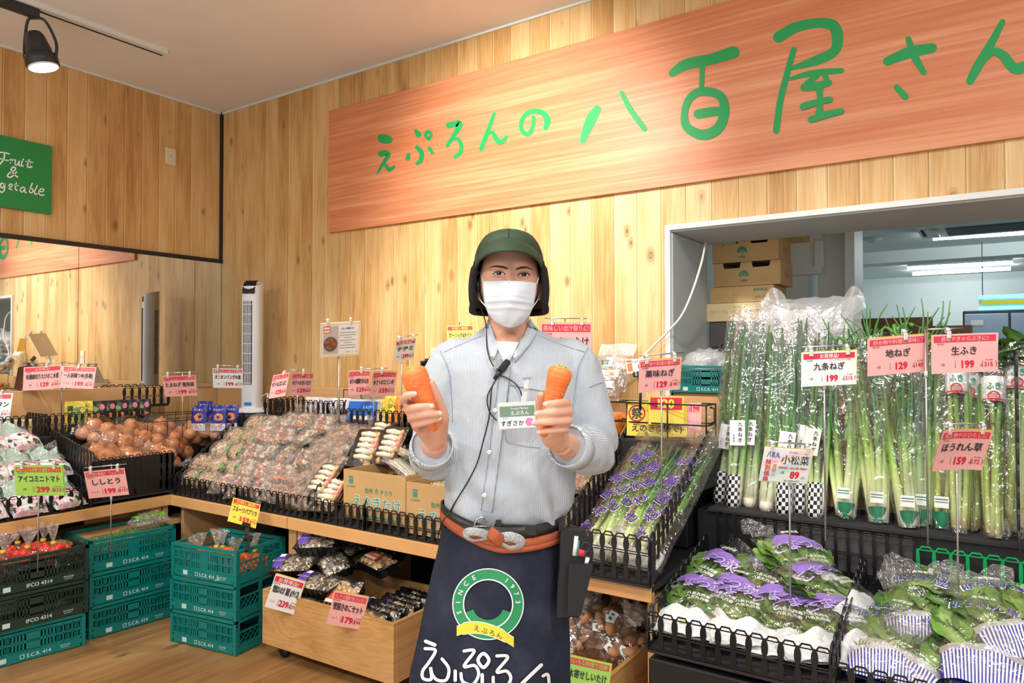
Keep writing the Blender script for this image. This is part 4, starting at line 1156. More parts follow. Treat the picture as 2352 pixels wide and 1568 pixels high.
# ---- cardboard mushroom boxes and enoki
def carton(label, P, w, d, h, rz, texts=True):
    t = thing('cardboard_box', label, 'box', P, (0, 0, R(rz)), 'open mushroom cartons')
    th = .005
    for nm, c, s in (('front_wall', (w / 2, th / 2, h / 2), (w, th, h)), ('rear_wall', (w / 2, d - th / 2, h / 2), (w, th, h)), ('side_wall', (th / 2, d / 2, h / 2), (th, d - 2 * th, h)), ('side_wall', (w - th / 2, d / 2, h / 2), (th, d - 2 * th, h)), ('bottom', (w / 2, d / 2, .004), (w - .01, d - .01, .006))):
        q = MB(); q.box(c, s, 'cardboard')
        if nm == 'front_wall':
            y = -.0012
            q.text('信州', .026, 'print_teal', TR((w * .42, y, h * .62)), .01); stroke(q, [(w * .55 + .014 * math.sin(2 * PI * k * 2 / 5), h * .62 + .014 * math.cos(2 * PI * k * 2 / 5)) for k in range(6)], .003, 'print_teal', lambda x, z: Vector((x, y, z)), 1)
            q.text('チカラ', .026, 'print_teal', TR((w * .7, y, h * .62)), .01)
            q.text('えのきたけ', .062, 'label_white', TR((w * .55, y + .0002, h * .38)), .045); q.text('えのきたけ', .062, 'print_teal', TR((w * .55, y, h * .38)), .012)
            q.box((w * .55, y, .02), (w * .6, .0008, .009), 'print_teal'); q.box((w * .13, y, h * .8), (.026, .0008, .034), 'print_teal'); q.text('信州', .012, 'cardboard', TR((w * .13, y - .0008, h * .83))); q.text('JA全農長野', .011, 'print_teal', TR((w * .13, y, h * .66)))
        q.build(nm, t)
    return t
carton('left open cardboard box with green Japanese print behind the front mesh', (2.262, -.868, CZ + .045), .395, .3, .225, 0)
carton('open cardboard box with green Japanese print, partly behind the person', (2.665, -.872, CZ + .025), .4, .3, .225, 0)
def enoki(k):
    t = thing('enoki_pack', '', 'pack'); rg = random.Random(90 + k); q = MB()
    for i in range(70):
        a = rg.uniform(-1, 1); b = rg.uniform(-1, 1); L = rg.uniform(.85, 1)
        e = Vector((a * .045, .075 * L, b * .016 + .006)); s = Vector((a * .02, -.06, b * .01))
        q.tube([s, (s + e) / 2 + Vector((0, 0, .004)), e], .0019, 'stem_white', 4, False); q.ball(e, .0042, 'stem_white', 1, (1, .7, 1))
    q.ball((0, -.055, 0), .022, 'stem_white', 2, (1.1, .7, .6), nz=.2, nf=2)
    q.build('mushroom_bundle', t)
    q = MB(); pillow(q, .12, .19, .055, 'film_clear', 95 + k, .006, 10, 12); q.build('film', t)
    q = MB()
    q.grid(lambda s, u: Vector(((s - .5) * .1, -.075 - .04 * u, .006 + .015 * math.sin(s * 8 + u * 3))), 8, 3, 'band_green', smooth=False); q.grid(lambda s, u: Vector((.02 + .02 * s, -.03 + .07 * u, .031 - .004 * s)), 2, 4, 'band_green'); q.build('green_band', t)
    return t
for k in range(2): PROT['enoki', k] = [enoki(k), False]
for i, (px, py, Y, rz, lab) in enumerate(((952, 1052, -.6, 150, 'bunch of white enoki lying fanned behind the right cardboard box'), (1000, 1068, -.62, 110, 'enoki pack with green film beside the person, right of the fanned bunch'), (930, 1078, -.66, 80, 'enoki pack with green stripe lying flat over the boxes'),
     (1030, 1040, -.5, 60, 'enoki pack mostly behind the person'), (1000, 1035, -.45, 20, 'enoki pack at the back behind the hand'))):
    P = at_y(px, py, Y); place(('enoki', i % 2), TR(P, 24, 0, rz), lab, 'enoki packs')
for i, (x, y, rz) in enumerate(((2.36, -.72, 80), (2.5, -.75, 100), (2.42, -.66, 20), (2.58, -.64, 95), (2.78, -.76, 70), (2.92, -.7, 110), (2.85, -.64, 10), (2.98, -.78, 85))):
    place(('enoki', i % 2), TR((x, y, CZ + (.15 if i < 4 else .2)), 8, 0, rz), f'enoki pack inside the {"left" if i < 4 else "right"} cardboard box, {ORD[i % 4]} from its left end', 'enoki packs in boxes')

# ---- shiitake bags
def shii(k):
    t = thing('shiitake_bag', '', 'bag')
    q = MB(); rg = random.Random(100 + k)
    for i in range(16):
        P = Vector((rg.uniform(-.068, .068), rg.uniform(-.064, .064), rg.uniform(0, .075))); rot = Vector((rg.uniform(-1, 1), rg.uniform(-1, .4), rg.uniform(-.3, 1))).to_track_quat('Z', 'Y').to_matrix().to_4x4()
        M = Matrix.Translation(P) @ rot; r_ = rg.uniform(.024, .034)
        q.lathe([(.0, r_ * .55), (r_ * .5, r_ * .5), (r_ * .88, r_ * .22), (r_, -.002), (r_ * .95, -r_ * .16), (r_ * .82, -r_ * .12)], 'cap_shiitake', M, 12)
        q.lathe([(r_ * .9, -r_ * .12), (r_ * .4, -r_ * .02), (.008, 0), (.008, -r_ * .9), (.006, -r_)], 'gill_cream', M, 12)
    q.build('mushrooms', t)
    q = MB(); pillow(q, .2, .19, .16, 'film_greens', 104 + k, .01, 14, 12); gather(q, (.0, .05, .05), (.1, .5, 1), .13, .016, .045, 'film_clear', k); q.build('film', t)
    q = MB(); q.box((.012, .08, .1), (.04, .012, .012), 'label_white', rot=RZ(20)); q.build('tape', t)
    q = MB(); sticker(q, .036, .03, .0, 'label_white', TR((.05, -.05, .082), 30, 20, 10), .002); sticker(q, .014, .014, .001, 'band_green', TR((.05, -.05, .083), 30, 20, 10), 0, True); q.build('sticker', t)
    return t
for k in range(2): PROT['shii', k] = [shii(k), False]
for i, (px, py, Z, lab) in enumerate(((1340, 1440, .37, 'right behind the green price card'), (1372, 1420, .4, 'with its knot pointing up, under the counter edge'), (1405, 1462, .34, 'with its tied neck pointing to the right'), (1316, 1465, .34, 'beside the apron'), (1440, 1490, .3, 'low at the right wall of the box'), (1420, 1412, .4, 'shaded at the back of the box'), (1250, 1450, .34, 'hidden behind the apron'))):
    P = at_z(px, py, Z); place(('shii', i % 2), TR((P.x, P.y, P.z - .03), 20, (30 if i == 2 else 0), rng.uniform(-40, 40)), 'clear bag of brown shiitake ' + lab, 'shiitake bags in the box')

# ---- bagged tomatoes / peppers in the crates
mat('tomato_red', (214, 60, 44), .25, var=.12); mat('pepper_green', (96, 168, 44), .28, var=.15); mat('pepper_orange', (240, 110, 30), .25, var=.12)
def crate_bag(name, cm, k, elong=1.0, r=.022, cnt=14, body='film_greens'):
    t = thing(name, '', 'bag'); rg = random.Random(120 + k); q = MB()
    for i in range(cnt): q.ball((rg.uniform(-.05, .05), rg.uniform(-.05, .05), rg.uniform(0, .07)), r * rg.uniform(.85, 1.15), cm, 2, (1, elong, 1), RZ(rg.uniform(0, 180)))
    q.build('contents', t)
    q = MB(); pillow(q, .16, .16, .13, body, 130 + k, .009, 12, 12); gather(q, (0, 0, .07), (.1, .1, 1), .11, .009, .035, 'film_clear', k); q.build('film', t)
    q = MB(); q.tube([(0, 0, .085), (.002, 0, .1)], .013, 'tape_yellow', 10); q.build('tie', t)
    return t
PROT['tom', 0] = [crate_bag('cherry_tomato_bag', 'tomato_red', 0), False]
PROT['pep', 0] = [crate_bag('pepper_bag', 'pepper_orange', 1, 1.4, .028, 9), False]
for i, (px, X, lab) in enumerate(((6, .98, 'at the left edge of the dark crate'), (62, .98, 'with a high knot, left of the card pole'), (98, .9, 'with a tied neck, right of the card pole'), (122, 1.0, 'nearest the teal crates'), (40, .85, 'at the back of the dark crate'))):
    P = at_x(px, 1290, X); place(('tom', 0), TR((P.x, P.y, .42), 0, 0, 40 * i), 'clear tied bag of red cherry tomatoes ' + lab, 'tied tomato bags')
for i, (dx, dy, lab) in enumerate(((-.26, .12, 'at the back of the topmost teal crate'), (-.12, .1, 'at the right wall of the topmost teal crate'), (-.3, .2, 'behind the knot in the topmost teal crate'), (-.1, .22, 'under the yellow price card clip'), (-.35, .1, 'at the left end of the topmost teal crate'))):
    P = TR((1.834, -1.147, 0), rz=9) @ Vector((dx, dy, .37 if i == 0 else .345)); place(('pep', 0), TR(P, 0, 0, 50 * i), 'clear tied bag of orange peppers ' + lab, 'tied pepper bags')
t = thing('green_pepper_pack', '', 'pack'); q = MB(); rg = random.Random(5)
for i in range(18): q.tube([(-.075 + i * .009, -.03, .012 + rg.uniform(0, .02)), (-.073 + i * .009, .0, .024 + rg.uniform(0, .015)), (-.075 + i * .009, .035, .012 + rg.uniform(0, .02))], [.004, .009, .006], 'pepper_green', 7)
q.build('peppers', t); q = MB(); pillow(q, .2, .11, .075, 'film_clear', 140, .006); q.text('ししとう', .03, 'label_white', TR((0, 0, .05), -90), .02); q.build('film', t)
PROT['shishito', 0] = [t, False]
Mc = TR((1.085, -1.0, 0), rz=85.5)
for i, (a, b2, z, rz, lab) in enumerate(((-.1, .1, .52, 5, 'on top at the right end of the teal crate'), (-.3, .1, .42, 0, 'inside at the left end of the teal crate'), (-.3, .22, .42, 8, 'inside at the back left of the teal crate'), (-.12, .22, .43, -5, 'inside behind the top one'), (-.12, .1, .44, 3, 'inside right under the top one'))):
    place(('shishito', 0), Mc @ TR((a, b2, z), 0, 0, rz), 'clear pack of small green peppers ' + lab, 'small green pepper packs')
for i in range(4):
    q = MB(); pillow(q, .2, .15, .05, 'film_milky', 150 + i, .01); tag(q.build('film_tray', M=TR((.93, -1.6 - .12 * (i % 2) - .02 * i, .2 + .028 * i), 0, 0, 84)), f'whitish film-wrapped pack in the lower dark green crate, {ORD[i]} from the bottom', 'pack', 'film packs in the lower dark crate')
# =================================================================== LEEKS, GREENS (right-hand side)
LEEK = [(.0, tint((238, 232, 206))), (.12, tint((226, 234, 190))), (.25, tint((168, 204, 110))), (.42, tint((92, 152, 66))), (.7, tint((54, 112, 58))), (1.0, tint((70, 124, 80)))]
LEEKB = [(.0, tint((232, 232, 206))), (.2, tint((214, 228, 160))), (.4, tint((150, 192, 84))), (.6, tint((70, 130, 54))), (1.0, tint((48, 102, 52)))]
FUKI = [(.0, tint((206, 186, 120))), (.1, tint((190, 206, 110))), (.6, tint((150, 190, 84))), (.82, tint((120, 168, 76))), (1.0, tint((80, 132, 62)))]
def grad(stops, f):
    for (a, c), (b, d) in zip(stops, stops[1:]):
        if f <= b: k = (f - a) / (b - a); return tuple(lerp(x, y, k) for x, y in zip(c, d))
    return stops[-1][1]
def stalk(q, a, b, r0, r1, stops, bend=0.0, seg=7, n=10, seed=0, flat=1.0, kmul=1.0, m='leafy'):
    """one long stalk whose colour runs from root to tip"""
    a, b = Vector(a), Vector(b); d = b - a; side = d.orthogonal().normalized(); s2 = d.normalized().cross(side)
    pts = [a + d * f + side * math.sin(f * PI) * bend * math.cos(seed) + s2 * math.sin(f * PI) * bend * math.sin(seed) for f in [i / n for i in range(n + 1)]]
    start = len(q.v)
    q.tube(pts, [lerp(r0, r1, (i / n) ** .8) for i in range(n + 1)], m, seg, True, True, flat)
    for i in range(n + 1):
        c = grad(stops, i / n); c = (c[0] * kmul, c[1] * kmul, c[2] * kmul, 1)
        for k in range(seg): q.tones[start + i * seg + k] = c
def leaf(q, M, L, W, c0, c1, curl=.3, nu=5, nv=7, seed=0, m='leafy'):
    start = len(q.v)
    def f(s, v):
        a = s * 2 - 1; ww = W * .5 * math.sin(PI * min(1, v * .9 + .08)) ** .7
        return Vector((a * ww, v * L, abs(a) * ww * .35 - curl * L * v * v + .006 * math.sin(v * 12 + a * 4 + seed)))
    q.grid(f, nu, nv, m, M)
    for j in range(nv + 1):
        for i in range(nu + 1):
            a = abs(i / nu * 2 - 1); c = tuple(lerp(x, y, min(1, a * 1.6)) for x, y in zip(c1, c0)); q.tones[start + j * (nu + 1) + i] = c[:3] + (1,)
def sleeve(q, a, b, r0, r1, m, over=.08, seed=0, seg=12, n=10, flat=.8, r2=None):
    """loose film tube around a bundle, open and frayed at the top"""
    a, b = Vector(a), Vector(b); d = b - a; x = Vector((1, 0, 0)); x = (x - d.normalized() * x.dot(d.normalized())).normalized(); y = d.normalized().cross(x)
    vs = []; fs = []
    for i in range(n + 1):
        f = i / n
        for k in range(seg):
            an = 2 * PI * k / seg; P0 = a + d * f * (1 + over)
            rr = lerp(r0, r1, f) if r2 is None else (lerp(r0, r2, f * 2) if f < .5 else lerp(r2, r1, f * 2 - 1))
            rr *= 1 + .22 * noise.noise(Vector((math.cos(an) * 1.5, math.sin(an) * 1.5, f * 5 + seed * 7)))
            up = d.normalized() * (.03 * noise.noise(Vector((an, seed, 3))) if i == n else 0)
            vs.append(P0 + x * math.cos(an) * rr + y * math.sin(an) * rr * flat + up)
    for i in range(n):
        for k in range(seg): j = (k + 1) % seg; fs.append((i * seg + k, i * seg + j, (i + 1) * seg + j, (i + 1) * seg + k))
    q.add(vs, fs, m)

n = NT('checker_wrap')
sx = n.n('SeparateXYZ', i={0: n.n('TexCoord').outputs['Object']})
th = n.math('ARCTAN2', n.math('ADD', sx.outputs[1], n.math('MULTIPLY', sx.outputs[2], -.12)), sx.outputs[0])
pr = n.math('MULTIPLY', n.math('SINE', n.math('MULTIPLY', th, 8.0)), n.math('SINE', n.math('MULTIPLY', sx.outputs[2], 2 * PI / .031)))
ck = n.mix(n.math('GREATER_THAN', pr, 0.0), srgb(26, 26, 28), srgb(244, 244, 242))
n.bsdf(ck, .35, 0, n.noise(n.coord(), 30, 2), .4, .01)
def leek_bundle(name, label, A, B, group, kind, seed, wrap=None, tag_=False):
    """standing bundle from root A to tips B"""
    A, B = Vector(A), Vector(B); rg = random.Random(seed)
    t = thing(name, label, 'leek' if kind != 'fuki' else 'butterbur', A, group=group)
    D = B - A; q = MB()
    n_ = {'kujo': 6, 'ji': 9, 'fuki': 7}[kind]
    spread = {'kujo': .036, 'ji': .1, 'fuki': .04}[kind]
    for i in range(n_):
        an = 2 * PI * i / n_ + rg.uniform(-.3, .3)
        a = Vector((math.cos(an) * .019, math.sin(an) * .014, rg.uniform(0, .02))); b = D * rg.uniform(.78, 1.0) + Vector((math.cos(an) * spread * rg.uniform(.5, 1.2), math.sin(an) * spread * .5, 0))
        if kind == 'fuki': stalk(q, a, b, .011, .009, FUKI, .012, seed=rg.uniform(0, 6), kmul=rg.uniform(.85, 1.1))
        else:
            st = LEEK if kind == 'kujo' else LEEKB
            mid = a + (b - a) * .42
            stalk(q, a, b, (.0145 if kind == 'kujo' else .0175), .005, st, .015, seed=rg.uniform(0, 6), kmul=rg.uniform(.8, 1.15))
            for j in range(2):
                e = b + Vector((rg.uniform(-.05, .05), rg.uniform(-.03, .03), rg.uniform(-.16, .03)))
                stalk(q, mid + (b - a) * rg.uniform(-.05, .1), e, .0095, .003, [(0, grad(st, .42)), (.4, grad(st, .7)), (1, grad(st, 1))], .02, seed=rg.uniform(0, 6), kmul=rg.uniform(.75, 1.1), n=7, seg=6)
    if kind == 'fuki':
        for i in range(7): leaf(q, Matrix.Translation(D * .93 + Vector((rg.uniform(-.03, .03), rg.uniform(-.03, .02), rg.uniform(-.02, .03)))) @ RZ(rg.uniform(0, 360)) @ RX(rg.uniform(20, 90)), .09, .08, tint((72, 122, 60)), tint((130, 170, 90)), .5, seed=i)
    q.build('stalks', t)
    q = MB(); sleeve(q, (0, 0, -.005), D, .042, .058 if kind != 'ji' else .105, 'film_sleeve', .07 if kind == 'kujo' else -.04, seed, r2=.055 if kind != 'ji' else .082)
    q.build('film_sleeve', t)
    if wrap == 'checker':
        q = MB(); up = D.normalized(); q.tube([up * -.012, up * .02, up * .07, up * .125], [.034, .039, .041, .042], 'checker_wrap', 14, True, True, .8); q.build('checkered_wrap', t)
    if wrap == 'green':
        q = MB(); up = D.normalized(); q.tube([up * .0, up * .03, up * .055], [.03, .04, .044], 'band_green', 12, False, True, .8); q.build('green_band', t)
        q = MB(); q.box((.0, -.04, .1), (.045, .001, .04), 'label_white', rot=RX(-6)); 
        for j in range(3): q.box((0, -.0408, .09 + j * .01), (.04, .0008, .003), 'band_green', rot=RX(-6))
        q.build('label', t)
    if wrap == 'roots':
        q = MB(); up = D.normalized(); q.tube([up * -.01, up * .006, up * .03], [.026, .036, .037], 'gill_cream', 12, True, True, .8); q.build('root_end', t)
    if tag_:
        fz = .37 + rg.uniform(-.02, .05); P0 = D * fz; q = MB()
        M = Matrix.Translation(P0 + Vector((rg.uniform(-.02, .02), -.047, 0))) @ RZ(rg.uniform(-15, 25)) @ RX(-12) @ RY(rg.uniform(-8, 8))
        q.box((0, 0, 0), (.062, .0012, .105), 'label_white', M=M)
        for j, ch in enumerate('九条ねぎ'): q.text(ch, .019, 'ink_black', M @ TR((.012, -.0015, .036 - j * .022)), .02)
        for j, ch in enumerate('京野菜'): q.text(ch, .01, 'ink_blue', M @ TR((-.014, -.0015, -.012 - j * .011)))
        q.build('name_tag', t)
    if wrap == 'band':
        q = MB(); up = D.normalized(); P0 = D * .78
        q.tube([P0 - up * .045, P0 + up * .045], [.047, .05], 'label_white', 16, False, True, .82)
        for s in (-.042, .043): q.tube([P0 + up * s, P0 + up * (s + .005)], [.0478, .0478], 'ink_red', 16, False, True, .84)
        fn = lambda x, z: P0 + up * (z - .014) + Vector((x, -.053 + 9 * x * x, 0))
        stroke(q, [(.017 * math.cos(a * PI / 5), .017 * math.sin(a * PI / 5)) for a in range(10)], .004, 'ink_red', fn, 3, True)
        for j in (-1, 0, 1): stroke(q, [(-.011, j * .008), (.011, j * .008)], .003, 'ink_red', fn, 2)
        q.text('ふき', .03, 'print_teal', None, .02, fn=lambda p_: fn(p_[0] * .8, p_[2] + .038))
        q.build('paper_band', t)
    return t
ZS = .806
def stand(px0, py0, y0, px1, py1, y1):
    a = at_y(px0, py0, y0); return (a.x, y0, ZS), at_y(px1, py1, y1)
KJ = [(1655, 1158, -.2, 1698, 745, -.07, 'checker', 'leftmost, against the sloping basket'), (1684, 1172, -.27, 1722, 735, -.1, 'checker', 'with a checkered base and name tag, second from the sloping basket'), (1722, 1165, -.23, 1752, 738, -.07, 'roots', 'showing bare roots, third from the sloping basket'),
      (1760, 1176, -.27, 1788, 730, -.1, 'roots', 'showing bare roots behind the komatsuna card'), (1800, 1182, -.29, 1818, 760, -.1, 'checker', 'with a checkered base left of the card pole'), (1838, 1176, -.24, 1856, 735, -.07, 'checker', 'with a checkered base behind the card pole'), (1872, 1186, -.28, 1888, 750, -.1, 'checker', 'with a checkered base at the right end of the tied leeks'),
      (1705, 1158, -.17, 1738, 760, -.06, 'checker', 'in the back row behind the bare roots')]
for i, (a, b2, y0, c, d, y1, w, lab) in enumerate(KJ):
    A, B = stand(a, b2, y0, c, d, y1); leek_bundle('leek_bundle', 'sleeved green onion bundle ' + lab, A, B, 'checker-wrapped green onions', 'kujo', 200 + i, w, i in (0, 1, 2, 4, 5, 6))
JI = [(1942, 1200, -.25, 1952, 775, -.08, 'first right of the card pole'), (2018, 1206, -.27, 1998, 765, -.09, 'second from the card pole, behind the pink card'), (2088, 1222, -.29, 2056, 770, -.1, 'third, with a thick pale base'), (2118, 1215, -.23, 2110, 785, -.08, 'fourth, beside the middle card pole')]
for i, (a, b2, y0, c, d, y1, lab) in enumerate(JI):
    A, B = stand(a, b2, y0, c, d, y1); leek_bundle('leek_bundle', 'sleeved leek bundle with green base band, ' + lab, A, B, 'green-banded leeks', 'ji', 220 + i, 'green')
FK = [(2165, 1212, -.24, 2172, 800, -.08, 'green', 'first, right of the card pole'), (2205, 1222, -.28, 2196, 790, -.1, 'band', 'second, under the pink butterbur card'), (2232, 1222, -.22, 2226, 800, -.07, 'band', 'third, behind the others'), (2285, 1240, -.3, 2282, 810, -.1, 'band', 'fourth, with a wide white and red band'), (2322, 1235, -.24, 2340, 770, -.08, 'band', 'at the right frame edge with round red mark')]
for i, (a, b2, y0, c, d, y1, w, lab) in enumerate(FK):
    A, B = stand(a, b2, y0, c, d, y1); leek_bundle('butterbur_bundle', 'bundle of pale green butterbur stalks, ' + lab, A, B, 'butterbur stalks', 'fuki', 240 + i, w)
# loose curled leek tops poking over the cards
for k, (px, py, Y, lab) in enumerate(((1945, 790, -.16, 'left, above the white price card'), (2010, 775, -.14, 'above the left pink card'), (2075, 765, -.14, 'above the gap between the pink cards'), (2130, 775, -.12, 'right, above the butterbur card'))):
    P = at_y(px, py, Y); q = MB(); rg = random.Random(300 + k)
    for i in range(9):
        a = Vector((rg.uniform(-.05, .05), rg.uniform(-.02, .02), -.06)); b = a + Vector((rg.uniform(-.1, .1), rg.uniform(-.04, .04), rg.uniform(.06, .2)))
        stalk(q, a, b, .007, .0018, [(0, tint((70, 124, 60))), (1, tint((90, 146, 76)))], rg.uniform(.0, .035), 6, 8, rg.uniform(0, 6), kmul=rg.uniform(.75, 1.2))
    for i in range(3):
        c = Vector((rg.uniform(-.05, .05), -.02, rg.uniform(-.03, .05))); stalk(q, c, c + Vector((.05 * rg.choice((-1, 1)), 0, -.02)), .008, .004, [(0, tint((96, 150, 70))), (1, tint((72, 124, 60)))], .04, 6, 8, rg.uniform(0, 6))
    o = q.build('loose_leek', M=Matrix.Translation(P)); tag(o, 'tuft of curled loose leek tops ' + lab, 'leek', 'loose leek tops')

mat('paper_net', (196, 200, 190), .7, var=.3, vscale=90)
# ---- sloping basket of leek bags with violet lettering
def slope_leek(label, x, y, z, seed, rz, lift=0):
    rg = random.Random(seed); t = thing('leek_bag', label, 'bag', M=Matrix.Translation((x, y, z)) @ RZ(rz) @ RX(40 + lift), group='leek bags in the sloping basket')
    q = MB(); L = .66
    for i in range(5):
        a = Vector((rg.uniform(-.03, .03), 0, rg.uniform(0, .03))); b = Vector((rg.uniform(-.05, .05), L * rg.uniform(.8, 1), rg.uniform(.0, .04)))
        stalk(q, a, b, .012, .006, LEEK if i % 2 else LEEKB, .012, seed=rg.uniform(0, 6), kmul=rg.uniform(.85, 1.15))
        for j in range(2): 
            m_ = a + (b - a) * .45; stalk(q, m_, b + Vector((rg.uniform(-.03, .03), rg.uniform(-.1, .02), rg.uniform(-.01, .02))), .009, .003, [(0, grad(LEEK, .45)), (1, grad(LEEK, .9))], .01, seed=rg.uniform(0, 6), kmul=rg.uniform(.8, 1.1), n=6)
    q.build('stalks', t)
    q = MB(); q.tube([(0, -.02, .015), (0, .02, .015), (0, .055, .016)], [.03, .04, .042], 'paper_net', 12, True, True, .6); q.build('root_paper', t)
    q = MB(); sleeve(q, (0, -.02, .015), (0, L, .02), .052, .066, 'film_greens', .1, seed, flat=.62, r2=.062); q.build('film_sleeve', t)
    q = MB()
    for j, ch in enumerate('薬味ねぎ'):
        T = Matrix.Translation((rg.uniform(-.008, .008), .5 - (seed % 3) * .06 - j * .092, .06)) @ RX(-90) @ RY(-62)
        q.text(ch, .062, 'label_white', T, .032); q.text(ch, .06, 'ink_violet', Matrix.Translation((0, 0, .0012)) @ T, .012)
    q.build('print', t)
    return t
for i, (x, y, dz, rz, lift, lab) in enumerate(((3.535, -.86, .045, -4, 0, 'leftmost, along the left mesh side'), (3.615, -.865, .05, 3, 0, 'second from the left'), (3.69, -.86, .06, -2, 1, 'in the middle, on top'), (3.76, -.865, .05, -5, 0, 'fourth from the left'), (3.81, -.85, .045, -3, 1, 'rightmost, along the right mesh side'), (3.66, -.78, .1, 6, 0, 'upper layer, crossing the middle ones'), (3.75, -.74, .11, -6, 1, 'upper layer near the back right'))):
    slope_leek('sleeved leek bag in the sloping basket, ' + lab, x, y, CZ + dz, 320 + i, rz, lift - 6)
# ---- bagged greens
GREENS = [(tint((86, 128, 52)), tint((152, 184, 100))), (tint((108, 150, 66)), tint((172, 198, 120))), (tint((72, 112, 50)), tint((142, 176, 94)))]
BLOB = [(-.07, .03), (-.05, .045), (-.02, .04), (0, .03), (.03, .03), (.05, .02), (.075, .02), (.065, .0), (.07, -.02), (.05, -.018), (.045, -.04), (.03, -.028), (.01, -.02), (-.015, -.022), (-.02, -.042), (-.035, -.025), (-.04, -.005), (-.075, .005)]
def greens_bag(name, kind, k):
    t = thing(name, '', 'bag'); rg = random.Random(400 + k); q = MB(); w, d = .2, .3
    for i in range(18):
        x = rg.uniform(-.07, .07); c0, c1 = GREENS[rg.randrange(3)]
        M = Matrix.Translation((x, rg.uniform(-.07, .0), rg.uniform(.0, .03))) @ RZ(-x * 180 + rg.uniform(-16, 16)) @ RX(rg.uniform(-4, 1)) @ RY(rg.uniform(-14, 14))
        leaf(q, M, rg.uniform(.1, .135), rg.uniform(.07, .1), c0, c1, rg.uniform(-.04, .06), seed=i)
    for i in range(16):
        x = rg.uniform(-.06, .06); stalk(q, (x * .6, -.125, rg.uniform(.0, .02)), (x * 1.2, .03, rg.uniform(.0, .026)), .006, .004, [(0, tint((212, 222, 160))), (.5, tint((160, 196, 96))), (1, tint((120, 170, 80)))], .006, 5, 5, i)
    q.build('greens', t)
    q = MB(); pillow(q, w * 1.04, d, .1, 'film_greens', 410 + k, .007, 12, 16); 
    q.grid(lambda s, u: Vector(((s - .5) * w * (1 + .1 * u), .145 + .075 * u, .006 + .022 * math.sin(s * 9 + u * 7 + k) * (.3 + u))), 9, 5, 'film_clear', smooth=False)
    q.build('film', t)
    q = MB()
    if kind == 'komatsuna':
        q.grid(lambda s, u: Vector(((s - .5) * w * (.93 - .1 * (1 - u)), -.155 + .075 * u + .012 * u * math.sin(s * 5 + k * 2) , (.05 + .006 * math.sin(s * 11 + k)) * max(0, math.sin(PI * (.06 + s * .88))) ** .55 * (.12 + .88 * min(1, u * 1.15)) - .006 + .004 * math.sin(s * 17 + u * 9 + k))), 14, 8, 'paper_white')
        q.grid(lambda s, u: Vector(((s - .5) * w * .9, -.155 + .09 * u, -.03 * math.sin(PI * s) * min(1, .2 + u) - .004)), 8, 3, 'paper_white')
    else:
        def stripe(s, u): return Vector(((s - .5) * w * (.96 - .12 * (1 - u)), -.16 + .085 * u, .054 * max(0, math.sin(PI * (.05 + s * .9))) ** .6 * (.15 + .85 * min(1, u * 1.2)) - .004 + .003 * math.sin(s * 15 + u * 7 + k)))
        for i in range(46): q.grid(lambda s, u, i=i: stripe((i + s) / 46, u * .8), 1, 5, 'paper_white' if i % 2 else 'ink_blue')
        q.grid(lambda s, u: stripe(s, .8 + u * .22), 10, 2, 'film_milky')
        q.grid(lambda s, u: Vector(((s - .5) * w * .9, -.16 + .09 * u, -.03 * math.sin(PI * s) * min(1, .2 + u) - .004)), 8, 3, 'ink_blue')
    q.build('paper_wrap', t)
    q = MB(); zt = .0605
    lift = lambda x, y, e=0.0: Vector((x, y, zt + .004 - 3.0 * x * x - .8 * (y - .02) ** 2 + e))
    if kind == 'komatsuna':
        q.add([lift(x * 1.0, z * 1.05 + .045) for x, z in BLOB], [tuple(range(len(BLOB)))[::-1]], 'print_violet')
        q.text('こまつ菜', .05, 'label_white', None, .045, .17, nrm=(0, 0, 1), fn=lambda p_: lift(p_[0], p_[2] + .028, .001)); q.text('こまつ菜', .046, 'print_violet', None, .0, .165, nrm=(0, 0, 1), fn=lambda p_: lift(p_[0], p_[2] + .028, .0018))
        q.text('愛知県産', .015, 'label_white', None, .05, nrm=(0, 0, 1), fn=lambda p_: lift(p_[0], p_[2] + .1, .001))
        for j in range(2): q.text('八名丸西春', .014, 'label_white', None, .03, nrm=(0, 0, 1), fn=lambda p_, j=j: lift(p_[0] + .02, p_[2] - .03 - j * .017, .001))
    else:
        q.text('ほうれん草', .036, 'label_white', None, .07, .16, nrm=(0, 0, 1), fn=lambda p_: lift(p_[0], p_[2] + .06, .001)); q.text('ほうれん草', .033, 'ink_blue', None, .01, .155, nrm=(0, 0, 1), fn=lambda p_: lift(p_[0], p_[2] + .06, .0018))
        q.text('産地直送', .014, 'label_white', None, .03, nrm=(0, 0, 1), fn=lambda p_: lift(p_[0], p_[2] + .095, .001))
    q.build('print', t)
    return t
for k in range(3):
    PROT['koma', k] = [greens_bag('komatsuna_bag', 'komatsuna', k), False]; PROT['spin', k] = [greens_bag('spinach_bag', 'spinach', 5 + k), False]
BK = Vector((3.85, -.97, .435))
def in_basket(px, py, f, up):
    """point where the view ray meets the heap surface of a sloping basket"""
    P = at_y(px, py, -.97 + .6 * f); P.z = max(P.z, .435 + .14 * f + .052); return P
